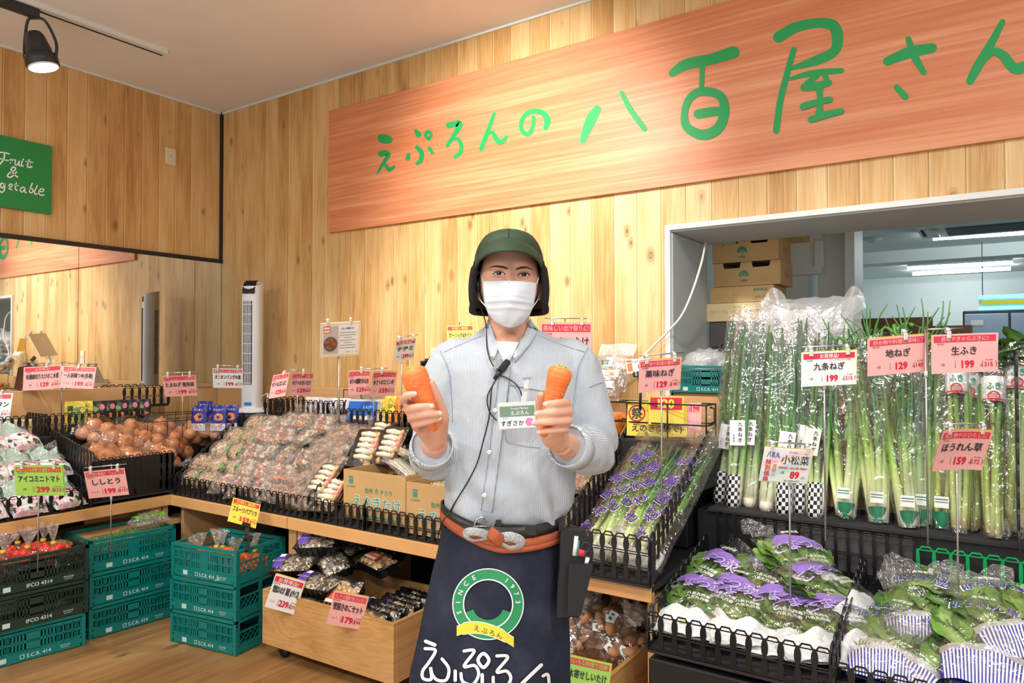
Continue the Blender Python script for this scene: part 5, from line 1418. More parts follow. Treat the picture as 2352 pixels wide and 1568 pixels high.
KO = [(1600, 1480, .35, .0, -10, 8, 'lowest at the front left corner of the basket'), (1700, 1500, .35, .0, 5, 6, 'lowest at the front middle of the basket'), (1850, 1515, .35, .0, 12, 6, 'lowest at the front right of the basket'),
      (1640, 1330, .62, 0, -38, 14, 'upper left, white wrap fanning left'), (1760, 1345, .66, 0, -24, 14, 'at the top middle under the crinkled film'), (1895, 1360, .62, 0, 50, 8, 'turned sideways at the right beside the mesh divider'),
      (1672, 1420, .42, .0, -28, 12, 'in the middle left, over the white wraps'), (1800, 1428, .38, .0, -4, 14, 'topmost at the front centre with straight purple lettering'), (1925, 1455, .4, .0, 20, 8, 'right of the front centre bag by the divider'), (1840, 1300, .78, 0, 28, 16, 'at the back with a tall clear film fold')]
for i, (px, py, f, up, rz, rx, lab) in enumerate(KO):
    P = in_basket(px, py, f, up); place(('koma', i % 3), TR(P, rx + 6, 0, rz + 14, 1.14), 'bag of komatsuna greens with purple print, ' + lab, 'komatsuna bags')
SPN = [(2050, 1490, .4, -30, 14, 'at the left front beside the divider'), (2120, 1400, .6, -10, 14, 'on top at the left, printed letters slanting'), (2115, 1520, .33, -38, 12, 'below, striped wrap lying against the front mesh'), (2260, 1470, .36, -14, 16, 'topmost at the right with large leaves'), (2300, 1420, .5, 8, 10, 'at the right frame edge behind the topmost'), (2210, 1385, .72, 75, 8, 'lying sideways at the back'), (2290, 1545, .33, -20, 12, 'lowest at the right front corner'), (2040, 1560, .33, -10, 6, 'lowest left, nearest the divider')]
for i, (px, py, f, rz, rx, lab) in enumerate(SPN):
    P = in_basket(px, py, f, 0); place(('spin', i % 3), TR(P, rx + 6, 0, rz + 14, 1.12), 'bag of spinach with blue and white wrap, ' + lab, 'spinach bags')

# =================================================================== PACKS BY THE OPENING
P0 = at_y(1412, 978, -.3)
t = thing('cardboard_box', 'open cut-corner cardboard display box of orange pumpkin packs by the arm', 'box', (3.2, -.36, .955))
q = MB(); w, d, h = .24, .2, .14
q.box((w / 2, .003, h * .3), (w, .005, h * .6), 'cardboard'); q.build('front_wall', t)
for x in (.003, w - .003):
    q = MB(); q.add([(x - .0025, 0, 0), (x - .0025, d, 0), (x - .0025, d, h * 1.5), (x - .0025, 0, h * .6), (x + .0025, 0, 0), (x + .0025, d, 0), (x + .0025, d, h * 1.5), (x + .0025, 0, h * .6)], [(0, 3, 2, 1), (4, 5, 6, 7), (0, 1, 5, 4), (1, 2, 6, 5), (2, 3, 7, 6), (3, 0, 4, 7)], 'cardboard'); q.build('side_wall', t)
q = MB(); q.box((w / 2, d, h * .75), (w, .005, h * 1.5), 'cardboard'); q.build('rear_wall', t)
for i in range(5):
    pouch('pumpkin_pack', f'orange and yellow pumpkin pack in the cardboard display box, {ORD[i]} from the front', .15, .2, 'pack_orange', TR((3.31 + .006 * i, -.335 + .034 * i, .962), -4, 0, 16), 'pumpkin packs', [(0, .2, 'pack_yellow')], [('かぼ|ちゃ', -.12, .68, .2, 'band_green', .03)], [(-.02, .5, .36, .3, 'paper_white')], seed=60 + i)
def dried_bag(lab, P, k, s):
    t = thing('dried_mushroom_bag', lab, 'bag', M=TR(P, 60, 0, 12 * k, s)); caps_cluster(.15, .14, .06, 22, .019, 'cap_tan', 'cap_brown', 500 + k, .4).build('mushrooms', t)
    q = MB(); pillow(q, .19, .2, .07, 'film_soft', 500 + k, .008); q.grid(lambda u, v: Vector(((u - .5) * .19, .09 + .07 * v, .004 * math.sin(u * 9 + v * 3))), 8, 3, 'film_milky', smooth=False); q.build('film', t)
    q = MB(); q.box((-.03, .03, .046), (.1, .05, .001), 'paper_mint'); q.box((.03, -.03, .046), (.07, .04, .001), 'label_white'); q.text('椎茸', .03, 'ink_black', TR((-.03, .03, .0472), -90)); q.build('label', t)
P = at_y(1405, 855, -.12); dried_bag('clear zip bag of dried mushrooms standing above the pumpkin packs', (P.x, P.y, P.z), 0, 1)
P = at_y(1385, 880, -.2); dried_bag('second dried mushroom bag, half hidden by the raised sleeve', (P.x, P.y, P.z), 1, .9)
# behind the left hand: snack bags, tablet, leaflets
for i, (px, col, lab) in enumerate(((905, 'pack_yellow', 'bright yellow fried-snack pack standing left of the held carrot'), (930, 'pack_orange', 'red and orange noodle pack behind the held carrot'), (888, 'noodle_cream', 'pale snack pack behind the pink cards'), (952, 'pack_yellow', 'yellow pack behind the hand'))):
    P = at_y(px, 968, -.25)
    pouch('snack_pack', lab, .13, .2, col, TR((P.x, P.y, 1.0 if i < 2 else .98), -10, 0, 24), 'snack packs by the carrot', [(0, .25, 'ink_red' if i % 2 else 'food_orange')], [('ジャン', 0, .7, .13, 'ink_black', .03)], [(0, .42, .36, .16, 'food_orange')], seed=70 + i)
mat('tablet_screen', (40, 110, 214), .15)
P = at_y(832, 930, -.24)
t = thing('tablet', 'blue-screened tablet leaning in the rear basket under the pink cards', 'tablet', M=TR((P.x, P.y, 1.0), -22, 0, 20))
q = MB(); q.box((0, 0, .09), (.25, .012, .18), 'pack_silver', bev=.004); q.build('case', t)
q = MB(); q.box((0, -.0068, .09), (.22, .001, .15), 'tablet_screen'); q.text('えんぴつ', .02, 'label_white', TR((.02, -.0078, .13))); q.box((-.02, -.0076, .06), (.1, .001, .03), 'label_white'); q.build('screen', t)
for i, (px, py, lab) in enumerate(((745, 965, 'white leaflet holder with dark prints in the rear basket'), (778, 962, 'white leaflet with pink print beside the blue tablet'), (715, 968, 'grey leaflet stack at the left of the rear basket'))):
    P = at_y(px, py, -.27)
    pouch('leaflet_pack', lab, .12, .21, 'label_white' if i else 'pack_silver', TR((P.x, P.y, .965), -10, 0, 18), 'leaflets in the rear basket', [(.0, .12, 'pack_yellow')], [('きのこ', 0, .8, .1, 'ink_black', .01)], [(-.1, .4, .2, .12, 'cap_brown'), (.2, .55, .12, .1, 'label_pink')], th=.012, seed=80 + i)
t = thing('card_box', 'clear acrylic box standing on the rear ledge below the recipe card', 'box', M=TR((1.66, -.12, 1.06)))
q = MB(); q.box((0, 0, .08), (.24, .12, .15), 'film_soft'); q.build('shell', t); q = MB()
for a, b2 in (((-.13, -.07, .16), (.13, -.07, .16)), ((-.13, -.07, .0), (-.13, -.07, .16)), ((.02, -.07, .0), (.02, -.07, .16)), ((-.13, .06, .16), (.13, .06, .16))): q.tube([a, b2], .003, 'black_metal', 6)
q.build('wire_edge', t)
# tower fan in the corner
mat('fan_white', (232, 236, 240), .28)
mat('fan_dark', (20, 18, 20), .15)
ft = thing('tower_fan', 'slim white tower fan standing in the room corner', 'fan', M=TR((.64, -.19, 1.045), 0, 0, 28))
q = MB(); q.lathe([(.12, 0), (.12, .012), (.085, .03), (.05, .04)], 'fan_white', None, 28); q.build('base', ft)
def slab(fn_top, d0):
    pass
q = MB(); n_ = 20
sec = lambda a: Vector((.066 * math.copysign(abs(math.cos(a)) ** .6, math.cos(a)), .06 * math.copysign(abs(math.sin(a)) ** .8, math.sin(a)), 0))
def body(s, v):
    p_ = sec(2 * PI * s); z = .035 + .855 * v; top = .89 - .06 * max(0, (-p_.y / .06)) * .6 - .015 * (p_.x / .066) ** 2
    return Vector((p_.x, p_.y, min(z, top)))
q.grid(body, 24, 22, 'fan_white', None, True, True)
q.add([body(i / 24, 1) for i in range(24)], [tuple(range(24))], 'fan_white'); q.build('housing', ft)
q = MB(); q.grid(lambda s, v: Vector((lerp(-.044, .044, s), -.0625 + .05 * v ** 2.2 - .0 * s, lerp(.8, .893, v ** .8))), 8, 8, 'fan_dark'); q.build('control_panel', ft)
q = MB(); q.box((-.005, -.0605, .47), (.06, .004, .56), 'fan_dark')
for i in range(9): q.box((-.028 + i * .0058, -.0635, .47), (.0022, .003, .56), 'fan_white')
for i in range(9): q.box((-.005, -.0645, .2 + i * .066), (.06, .002, .004), 'fan_white')
q.build('grille', ft)
mat('fan_blue', (60, 130, 220), .3)
q = MB(); q.box((0, -.0625, .06), (.05, .003, .02), 'fan_blue'); q.build('blue_tag', ft)
q = MB()
for i in range(34): q.box((-.058, .03, .25 + i * .0145), (.012, .04, .006), 'fan_dark')
q.build('rear_vents', ft)
q = MB(); c = [at_y(605, 940, -.2), at_y(600, 915, -.24), at_y(615, 905, -.3), at_y(610, 940, -.32), at_y(622, 960, -.3)]
q.tube([Vector(p_) for p_ in smooth_line(c, 6)], .004, 'fan_white', 6); tag(q.build('power_cord'), 'white looping power cord of the corner tower fan', 'cord')

# =================================================================== STORAGE IN THE OPENING
def cbox(label, x0, y0, z0, w, d, h, m, rz=0, holes=False, prints=(), side=()):
    t = thing('storage_box', label, 'box', (x0, y0, z0), (0, 0, R(rz)), 'boxes stacked in the opening')
    q = MB(); th = .006
    if holes:                                # tray box with cut-out grips
        hw = .1; 
        o = [(0, 0), (w, 0), (w, h), (w * .86, h), (w * .84, h - .03), (w * .6, h - .03), (w * .58, h), (w * .42, h), (w * .4, h - .03), (w * .16, h - .03), (w * .14, h), (0, h)]
        q.prism(o, 0, th, m); q.prism(o, d - th, d, m)
        for x in (th / 2, w - th / 2): q.box((x, d / 2, h / 2), (th, d - 2 * th, h), m)
        q.box((w / 2, d / 2, .004), (w - .01, d - .01, .006), m); q.box((w / 2, d / 2, h * .5), (w - .02, d - .02, h * .3), 'dark_gap')
    else: q.box((w / 2, d / 2, h / 2), (w, d, h), m, bev=.002)
    q.build('carton', t)
    if prints or side:
        q = MB()
        for s_, x, z, sz, c in prints: q.text(s_, sz, c, TR((x * w, -.0012, z * h)), .01)
        for s_, x, z, sz, c in side: q.text(s_, sz, c, TR((w + .0012, x * d, z * h), 0, 0, 90), .01)
        q.build('print', t)
    return t
ox, oy = 3.575, .49
zz = Z0 + .012
cbox('plain white foam box at the bottom of the storage stack', ox - .005, oy, zz, .3, .3, .21, 'label_white')
cbox('black ribbed foam box between the white box and the cartons', ox + .0, oy, zz + .212, .31, .3, .14, 'foam_black')
cbox('pale carton of canned flakes with brown print, under the thin orange carton', ox - .01, oy - .01, zz + .354, .32, .28, .095, 'cardboard_pale', 0, False, (('COC', .5, .78, .016, 'cap_brown'), ('ライトフレーク(かつお)油漬', .46, .52, .02, 'cap_brown'), ('MADE IN THAILAND', .5, .25, .009, 'cap_brown')), (('ライトフレーク', .5, .7, .02, 'cap_brown'),))
cbox('thin orange-brown carton marked with a stamped number', ox + .005, oy + .0, zz + .451, .33, .26, .085, 'cardboard', 0, False, (('3L', .2, .45, .03, 'cap_brown'), ('66', .42, .55, .04, 'cap_brown'), ('愛知県産', .8, .75, .018, 'band_green'), ('JAあいち', .8, .3, .014, 'band_green')), (('いちご', .5, .5, .035, 'label_pink'),))
def shrooms(x, z): return x, z
for i, (dz, lab) in enumerate(((.538, 'brown produce tray carton with a green emblem, lower of the two'), (.662, 'brown produce tray carton with a green emblem, upper of the two'))):
    t = cbox(lab, ox + .02 + .008 * (1 - i), oy + .0, zz + dz, .34, .26, .122, 'cardboard', 0, True, (('JA豊橋', .46, .2, .012, 'band_green'),), (('いちご', .6, .5, .045, 'label_pink'),))
    q = MB(); f3 = lambda x, z: Vector((x, -.0014, z)); q.add([f3(.157 + .026 * math.cos(a * PI / 12) * (1.0 if a < 13 else .5), .05 + (.03 if a < 13 else .004) * math.sin(a * PI / 12)) for a in range(24)], [tuple(range(24))], 'band_green'); q.box((.157, -.0018, .044), (.008, .0006, .026), 'cardboard'); q.box((.157, -.0018, .056), (.03, .0006, .005), 'cardboard'); q.build('emblem', t)
cbox('brown carton highest on the storage stack, set back under the lintel', ox + .1, oy + .05, zz + .786, .34, .3, .1, 'cardboard')
# teal crate on the sill with plastic bags, tilted black rack
tcr = dup(tc, TR((3.73, .1, Z0 + .013), 0, 0, 2, .78), 'small teal crate on the opening sill behind the leek sign', 'teal folding crates')
q = MB(); q.ball((0, 0, 0), 1, 'film_milky', 3, (.11, .08, .06), nz=.5, nf=4); q.ball((.1, .02, -.01), 1, 'film_milky', 3, (.08, .07, .045), nz=.5, nf=5)
tag(q.build('plastic_bag', M=TR((3.69, .1, 1.395))), 'crumpled whitish plastic bags heaped in the teal crate on the sill', 'bag')
q = MB(); panel(q, (0, 0, 0), (1, 0, .3), (-.05, .1, .25), .36, .06, .045, 1, 'black_plastic'); panel(q, (.0, .07, -.02), (1, 0, .3), (0, .05, .25), .36, .06, .045, 1, 'black_plastic')
tag(q.build('basket_panel', M=TR((3.68, .22, 1.4))), 'black mesh basket piece leaning above the teal crate', 'basket')
# large bag of foam trays
t = thing('tray_bag', 'large milky plastic bag of white foam trays behind the tied leeks', 'bag', M=TR((at_y(1862, 800, .2).x, .2, Z0 + .014)))
q = MB()
for i in range(7): q.box((-.08, 0, .03 + i * .05), (.17, .16, .046), 'label_white', rot=RY(6), bev=.015)
for i in range(6): q.box((.1, .03, .03 + i * .05), (.16, .16, .046), 'label_white', rot=RY(-8), bev=.015)
q.build('foam_trays', t)
q = MB(); pillow(q, .43, .46, .24, 'film_milky', 600, .022, 18, 16, M=Matrix.Translation((0, 0, .205)) @ RX(90)); 
q.grid(lambda s, v: Vector((-.2 + .12 * s - .02 * v, .02 * math.sin(s * 9), .39 + .1 * v * math.sin(PI * s) ** .5)), 8, 4, 'film_milky', smooth=False); q.grid(lambda s, v: Vector((.1 + .1 * s + .03 * v, .02 * math.sin(s * 9), .38 + .1 * v * math.sin(PI * s) ** .5)), 8, 4, 'film_milky', smooth=False); q.build('film', t)
q = MB(); q.box((-.07, -.17, .31), (.16, .001, .13), 'label_white', rot=RY(20)); q.text('TSK', .05, 'ink_black', Matrix.Translation((-.02, -.172, .29)) @ RY(75)); 
for i in range(9): q.box((-.1, -.172, .27 + i * .008), (.03, .0008, .003 + .002 * (i % 2)), 'ink_black', rot=RY(20))
q.build('label', t)
# white cable from the opening corner
mat('cable_white', (222, 222, 214), .4)
c = [(1621, 555, .2), (1612, 600, .02), (1590, 670, -.03), (1565, 725, -.05), (1535, 760, -.05), (1500, 795, -.06), (1465, 830, -.08), (1425, 855, -.1)]
q = MB(); q.tube([Vector(p_) for p_ in smooth_line([tuple(at_y(*k)) for k in c], 5)], .0055, 'cable_white', 8); tag(q.build('cable'), 'white cable hanging from the opening corner down to the ledge', 'cord')

# =================================================================== STOREROOM
emit('tube_glow', (234, 245, 250), 52)
emit('cool_glow', (120, 215, 235), 2.6)
mat('board_brown', (120, 78, 46), .6, var=.1, vscale=6)
def tube_lamp(label, a, b, group='fluorescent tubes'):
    t = thing('tube_lamp', label, 'lamp', group=group); a, b = Vector(a), Vector(b)
    q = MB(); q.bar(a + Vector((0, 0, .035)), b + Vector((0, 0, .035)), .06, .03, 'room_white'); q.build('fixture', t)
    q = MB(); q.tube([a, b], .018, 'tube_glow', 10); q.build('glow_tube', t)
tube_lamp('long fluorescent tube beside the ceiling air conditioner', (4.38, 4.02, 2.45), (5.6, 4.17, 2.45))
tube_lamp('fluorescent tube far back in the storeroom, nearer of the pair', (3.96, 6.39, 2.45), (4.98, 6.43, 2.45))
tube_lamp('fluorescent tube far back in the storeroom, farther of the pair', (3.95, 7.1, 2.45), (4.97, 7.12, 2.45))
t = thing('air_conditioner', 'white ceiling cassette air conditioner with a slotted grille in the storeroom', 'air conditioner', (4.95, 3.6, 2.5))
q = MB(); q.box((0, 0, -.03), (1.3, .7, .06), 'white_paint', bev=.01); q.build('housing', t)
q = MB(); q.box((-.1, 0, -.062), (.7, .4, .006), 'grey_paint')
for i in range(14): q.box((-.1, -.19 + i * .029, -.068), (.68, .01, .008), 'dark_steel')
q.build('grille', t)
for s, nm in ((-.55, 'vent_flap'), (.45, 'vent_flap')):
    q = MB(); q.box((s, 0, -.066), (.1, .4, .012), 'white_paint', rot=RY(12)); q.box((s - .06, 0, -.062), (.02, .36, .006), 'dark_gap'); q.build(nm, t)
q = MB(); q.lathe([(.09, 0), (.09, -.012), (.05, -.02), (.03, -.045), (0, -.046)], 'white_paint', Matrix.Translation((3.895, 4.06, 2.5)), 20); tag(q.build('smoke_detector'), 'round smoke detector on the storeroom ceiling', 'detector')
q = MB(); q.box((3.97, 4.4, .9), (.75, .04, 1.76), 'board_brown'); tag(q.build('brown_board'), 'taller brown board standing behind the leeks in the storeroom', 'board')
q = MB(); q.box((4.4, 4.5, .86), (.5, .04, 1.68), 'board_brown'); tag(q.build('brown_board'), 'lower brown board right of the taller one in the storeroom', 'board')
t = thing('refrigerator', 'pale steel storeroom refrigerator behind the right-hand cards', 'refrigerator', (5.0, 6.6, 0))
mat('steel_pale', (170, 186, 206), .3, .3)
q = MB(); q.box((.1, .3, .97), (1.2, .6, 1.94), 'dark_steel', bev=.01); q.build('cabinet', t)
for i, x in enumerate((-.27, .18)):
    q = MB(); q.box((x, -.012, .97), (.42 if i == 0 else .44, .03, 1.86), 'steel_pale', bev=.006); d_ = q.build('door', t)
    q = MB(); q.box((x + (.17 if i == 0 else -.17), -.04, 1.0), (.02, .03, .3), 'dark_steel'); q.build('handle', d_)
q = MB(); q.box((-.36, -.03, 1.8), (.12, .002, .06), 'paper_white'); q.build('notice', t)
t = thing('insect_lamp', 'glowing cyan insect lamp hung in the storeroom', 'lamp', (4.95, 4.5, 1.9))
q = MB(); q.box((0, .03, .0), (.5, .02, .14), 'white_paint'); q.build('reflector', t)
for z in (.05, -.05):
    q = MB(); q.tube([(-.25, 0, z), (.25, 0, z)], .016, 'cool_glow', 10); q.build('glow_tube', t)
q = MB(); q.box((0, -.005, 0), (.46, .02, .035), 'pack_yellow'); q.build('glue_strip', t)
q = MB(); q.tube([(-.22, .03, .07), (-.22, .03, .55)], .004, 'dark_steel', 6); q.build('hanger', t)
P = at_y(1878, 580, 1.1); q = MB(); q.box((0, 0, 0), (.05, .03, .15), 'white_paint', bev=.006); tag(q.build('thermometer', M=TR((P.x, 1.14, P.z))), 'small white stick thermometer on the storeroom column', 'thermometer')
# =================================================================== PRICE CARDS
mat('card_pink', (250, 184, 180), .3); mat('card_white', (246, 246, 244), .3); mat('card_yellow', (244, 216, 84), .3); mat('card_lime', (166, 216, 92), .3)
mat('card_red', (226, 62, 78), .35); mat('price_red', (220, 36, 66), .4); mat('card_ink', (52, 54, 62), .45); mat('card_tax', (90, 84, 84), .5); mat('card_edge', (246, 206, 70), .35)
mat('clip_clear', (214, 214, 208), .15)
mat('rod_steel', (196, 196, 198), .25, .85)
def card_frame(tl, tr, bl, D, sgn=1):
    """a rectangular card seen in the photograph as tl, tr, bl: solved for the turn and tilt that make it square-cornered at distance D"""
    a = Vector(((tr[0] - tl[0]) / F_PX, -(tr[1] - tl[1]) / F_PX)); b = Vector(((tl[0] - bl[0]) / F_PX, -(tl[1] - bl[1]) / F_PX))
    dot = a.dot(b); k = min(math.sqrt(abs(dot)), .5 * min(a.length, b.length)); s2 = sgn
    da = k * s2 if k > 1e-6 else 0.0; db = -dot / da if da else 0.0
    cx = tl[0] + (tr[0] - tl[0]) / 2 + (bl[0] - tl[0]) / 2; cy = tl[1] + (tr[1] - tl[1]) / 2 + (bl[1] - tl[1]) / 2
    C = at_d(cx, cy, D)
    view = ray(cx, cy).normalized()
    ex = (RGT * a.x + UPV * a.y + view * da) * D; ez = (RGT * b.x + UPV * b.y + view * db) * D
    w, h = ex.length, ez.length; X = ex.normalized(); Zv = (ez - X * ez.dot(X)).normalized(); Y = Zv.cross(X)
    M = Matrix(((X.x, Y.x, Zv.x, C.x), (X.y, Y.y, Zv.y, C.y), (X.z, Y.z, Zv.z, C.z), (0, 0, 0, 1)))
    return M, w, h
def card_sheet(t, w, h, bg, head, name, price, tax, edge=None, unit='1パック', bend=0.0, small='愛知県産', headc='card_red', headt=None, dy=0.0, sub=''):
    q = MB(); f = lambda p_, e=0.0: Vector((p_[0], dy - e - bend * ((p_[0] / w * 2) ** 2 + .6 * min(0, p_[2] / h * 2) ** 2), p_[2]))
    g = lambda x0, x1, z0, z1, m, e: q.grid(lambda s, v: f((lerp(x0, x1, s), 0, lerp(z0, z1, v)), e), 8, 5, m)
    if edge:
        g(-w * .5 + w * .03, w * .5 + w * .02, -h * .5, h * .5 + h * .02, edge, -.003)
    g(-w / 2, w / 2, -h / 2, h / 2, bg, 0); g(w / 2, -w / 2, -h / 2, h / 2, bg, -.0015)
    T = lambda s, sz, x, z, m, bd, ft, e=.0015, al='CENTER': q.text(s, sz * h, m, None, bd, ft * w, al, fn=lambda p_: f((p_[0] + x * w, 0, p_[2] + z * h), e)) if s else None
    if head:
        g(-w * .465, w * .465, h * .29, h * .455, headc, .0008)
    T(head, .135, 0, .372, headt or bg, .014, .88)
    T(small, .05, -.36, .25, 'card_tax', 0, .22)
    T(sub, .05, .2, .25, 'card_red', 0, .5)
    T(name, .235, .0, .07, 'card_ink', .03, .86)
    T(unit, .085, -.32, -.28, 'card_tax', .0, .16)
    for j, ch in enumerate('本体価格'): T(ch, .04, -.13, -.2 - j * .05, 'card_tax', 0, .1)
    T(price, .25, .06, -.285, 'price_red', .04, .32); T('円', .08, .26, -.34, 'card_tax', 0, .1)
    if tax: T(tax, .15, .36, -.3, 'price_red', .02, .16); T('(', .17, .275, -.29, 'card_tax', 0, .1); T(')', .17, .47, -.29, 'card_tax', 0, .1); T('税込価格', .045, .37, -.19, 'card_tax', 0, .16)
    q.build('sheet', t)
    return q
def clips(t, w, h, xs, rod=None, dy=.0):
    if rod:
        q = MB(); q.tube([(rod[0] * w, dy + .004, h * .5 + .018), (rod[1] * w, dy + .004, h * .5 + .018)], .0028, 'rod_steel', 8); q.build('rod', t)
    for x in xs:
        q = MB(); q.box((x * w, dy - .004, h * .5 - .002), (.014, .006, .024), 'clip_clear', bev=.002); q.box((x * w, dy + .008, h * .5 + .012), (.012, .014, .02), 'clip_clear', bev=.003); q.tube([(x * w - .007, dy + .002, h * .5 + .014), (x * w + .007, dy + .002, h * .5 + .014)], .005, 'clip_clear', 8); q.build('clip', t)
def price_card(label, tl, tr, bl, D, bg, head, name, price, tax, foot=None, xs=(-.33, .33), rod=(-.48, .56), sgn=1, pole_x=0.0, stand=True, collar=True, **k):
    M, w, h = card_frame(tl, tr, bl, D, sgn)
    t = thing('price_card', label, 'sign', M=M)
    card_sheet(t, w, h, bg, head, name, price, tax, **k)
    clips(t, w, h, xs, rod)
    if foot is not None:
        inv = M.inverted(); a0 = M @ Vector((pole_x * w, .004, h * .5 + .018)); hy = (M.to_3x3() @ Vector((0, 1, 0))); hy = Vector((hy.x, hy.y, 0)).normalized()
        back = max(0.0, ((M @ Vector((pole_x * w, .004, -h * .5))) - a0).dot(hy)) + .008
        a = a0 + hy * back; b2 = Vector((a.x, a.y, foot))
        q = MB(); q.tube([inv @ a0, inv @ a], .0026, 'rod_steel', 8); q.build('link', t)
        q = MB(); q.tube([inv @ a, inv @ b2], .0034, 'rod_steel', 8); q.build('pole', t)
        if collar:
            c = Vector((a.x, a.y, (M @ Vector((0, 0, -h * .62))).z))
            q = MB(); q.tube([inv @ (c + Vector((0, 0, .02))), inv @ c], .006, 'clip_clear', 8); q.build('collar', t)
    return t
PK, WH, YE, LI = 'card_pink', 'card_white', 'card_yellow', 'card_lime'
price_card('pink price card for green onions on a tall pole above the leek basket', (1467, 829), (1563, 821), (1468, 902), 2.72, PK, '炒め物や料理の薬味に!', '薬味ねぎ', '129', '140', .8, unit='1袋', edge='card_edge', pole_x=.15)
price_card('white special-offer price card in front of the checkered leeks', (1839, 810), (1966, 804), (1842, 888), 2.45, WH, 'お買得品!', '九条ねぎ', '199', '215', .8, unit='1袋', edge='card_edge', headt='card_white', small='京都府産', sub='ぬめりが特徴の京都伝統野菜', pole_x=-.02)
price_card('rainbow-tinted white price card hanging before the leek roots', (1754, 1026), (1865, 1034), (1746, 1104), 2.4, WH, '', '', '', '', .56, xs=(-.36, .36), rod=(-.48, .44), unit='', small='', pole_x=.1, edge='card_edge') 
price_card('left pink price card of the pair over the leeks', (1990, 779), (2128, 767), (1996, 864), 2.42, PK, '炒め物や料理の薬味に!', '地ねぎ', '129', '140', None, xs=(.12,), rod=None, unit='1袋', edge='card_edge')
price_card('right pink price card of the pair, reflecting light, over the butterbur', (2135, 769), (2288, 763), (2138, 858), 2.4, PK, '煮物やきゃらぶきに!', '生ふき', '199', '215', .8, xs=(-.23,), rod=(-.5, .0), unit='1袋', bend=.006, pole_x=-.5)
price_card('folded pink spinach price card in front of the butterbur stalks', (2154, 989), (2268, 987), (2140, 1076), 2.25, PK, '和え物やおひたしに', 'ほうれん草', '159', '172', .55, unit='1袋', edge='card_edge', bend=.01, pole_x=.12)
price_card('lime green price card for mini tomatoes on the left counter', (37, 1070), (148, 1070), (33, 1138), 3.35, LI, '野菜ソムリエが育てた濃蜜ミニトマト', 'アイコミニトマト', '299', '323', .42, unit='1袋', edge='card_lime', pole_x=-.1)
price_card('pink price card for green peppers before the onion basket', (198, 1083), (291, 1074), (199, 1145), 3.6, PK, '炒め物や素揚げ、てんぷらに!', 'ししとう', '199', '215', .42, pole_x=.1)
price_card('pink onion price card on a pole rising from the onion heap', (377, 864), (453, 861), (374, 911), 4.45, PK, 'たくさん入ってお買得!', 'たまねぎ 徳用袋', '199', '215', .9, unit='1袋', pole_x=.06)
price_card('white onion ring price card in front of the white tower fan', (492, 846), (561, 847), (486, 890), 4.55, WH, '青果スタッフおすすめ品!', 'オニオンリングの素', '199', '215', None, unit='1袋', headt='card_white', stand=False)
price_card('pink glossy price card for bamboo shoots below the mirror, left of a pair', (52, 844), (139, 838), (57, 897), 4.3, PK, 'お買得品!!', '有機細切りたけのこ水煮', '129', '140', .98, xs=(.1,), rod=(-.3, .6), unit='1袋', bend=.004, pole_x=.48)
price_card('pink price card for one-person hot pot soup, right of a pair below the mirror', (141, 840), (218, 843), (141, 890), 4.3, PK, '一人前で使いきりなのに', '一人前鍋つゆ(各種)', '199', '215', None, xs=(-.03,), rod=(-.4, .4))
price_card('white and red price card cut off by the left frame edge', (-60, 904), (24, 903), (-56, 962), 4.0, WH, 'お買得品!', 'えのきタン', '149', '161', .98, xs=(.18,), rod=(-.3, .6), headt='card_white')
price_card('pink shimeji price card of a pair, turned sideways with a shine', (625, 862), (663, 855), (619, 915), 4.25, PK, '炊き込みごはんに', 'ホクトのぶなしめじ', '129', '140', None, xs=(.15,), rod=None, sgn=-1)
price_card('pink maitake price card beside the sideways shimeji card', (674, 857), (723, 857), (661, 907), 4.2, PK, 'てんぷら、お鍋に', 'ホクトのまいたけ', '129', '140', .95, xs=(.0,), rod=(-.7, .1), pole_x=-.1)
price_card('pink oyster mushroom price card, left of the pair by the hand', (801, 852), (851, 850), (799, 907), 4.05, PK, 'たきこみご飯の具に', 'ホクトの霜降りひらたけ', '129', '140', None, edge='card_edge', xs=(.1,), rod=None, unit='1株')
price_card('pink king oyster price card, right of the pair by the held carrot', (858, 854), (912, 852), (848, 909), 4.0, PK, 'バターソテーやアヒージョに', 'ホクトのエリンギ', '159', '172', .95, edge='card_edge', xs=(-.12,), rod=(-.9, .1), bend=.006, pole_x=-.28)
price_card('white price card on a pole on the back wall side, left of the person', (912, 782), (957, 776), (903, 831), 4.0, WH, 'お買得品!', 'チヂミ', '299', '323', 1.0, headt='card_white', unit='1枚', xs=(-.36, .36), rod=(-.4, .6), pole_x=.15)
price_card('yellow price card half hidden behind the shoulder on the left', (1025, 748), (1087, 746), (1029, 800), 3.75, YE, 'お試し価格!', 'ガーリック&オイル', '159', '172', 1.0, xs=(), rod=None, headt='card_yellow', collar=False)
price_card('large pink dried shiitake price card behind the shoulder on the right', (1241, 740), (1360, 740), (1240, 845), 3.4, PK, '美味しい出汁取りに!', '干ししいたけ', '399', '431', 1.0, xs=(-.27, .3), rod=(-.42, .4))
price_card('yellow price card clipped to the topmost teal crate by the counter', (527, 1140), (591, 1157), (532, 1197), 3.57, YE, 'お試し価格!', 'フルーツパプリカ', '159', '172', None, xs=(), rod=None, headt='card_yellow', unit='1袋')
price_card('white price card hanging on the left of the long wooden box', (632, 1317), (700, 1336), (609, 1393), 3.3, WH, 'お買得品!', '雪国まいたけ【極】(Lサイズ)', '239', '259', None, xs=(), rod=None, headt='card_white', edge='card_edge')
price_card('pink price card hanging on the front of the long wooden box', (767, 1356), (845, 1371), (751, 1432), 3.08, PK, '少しずつの種類で使いたい方に!', '雪国きのこセット', '179', '194', None, xs=(), rod=None, edge='card_edge')
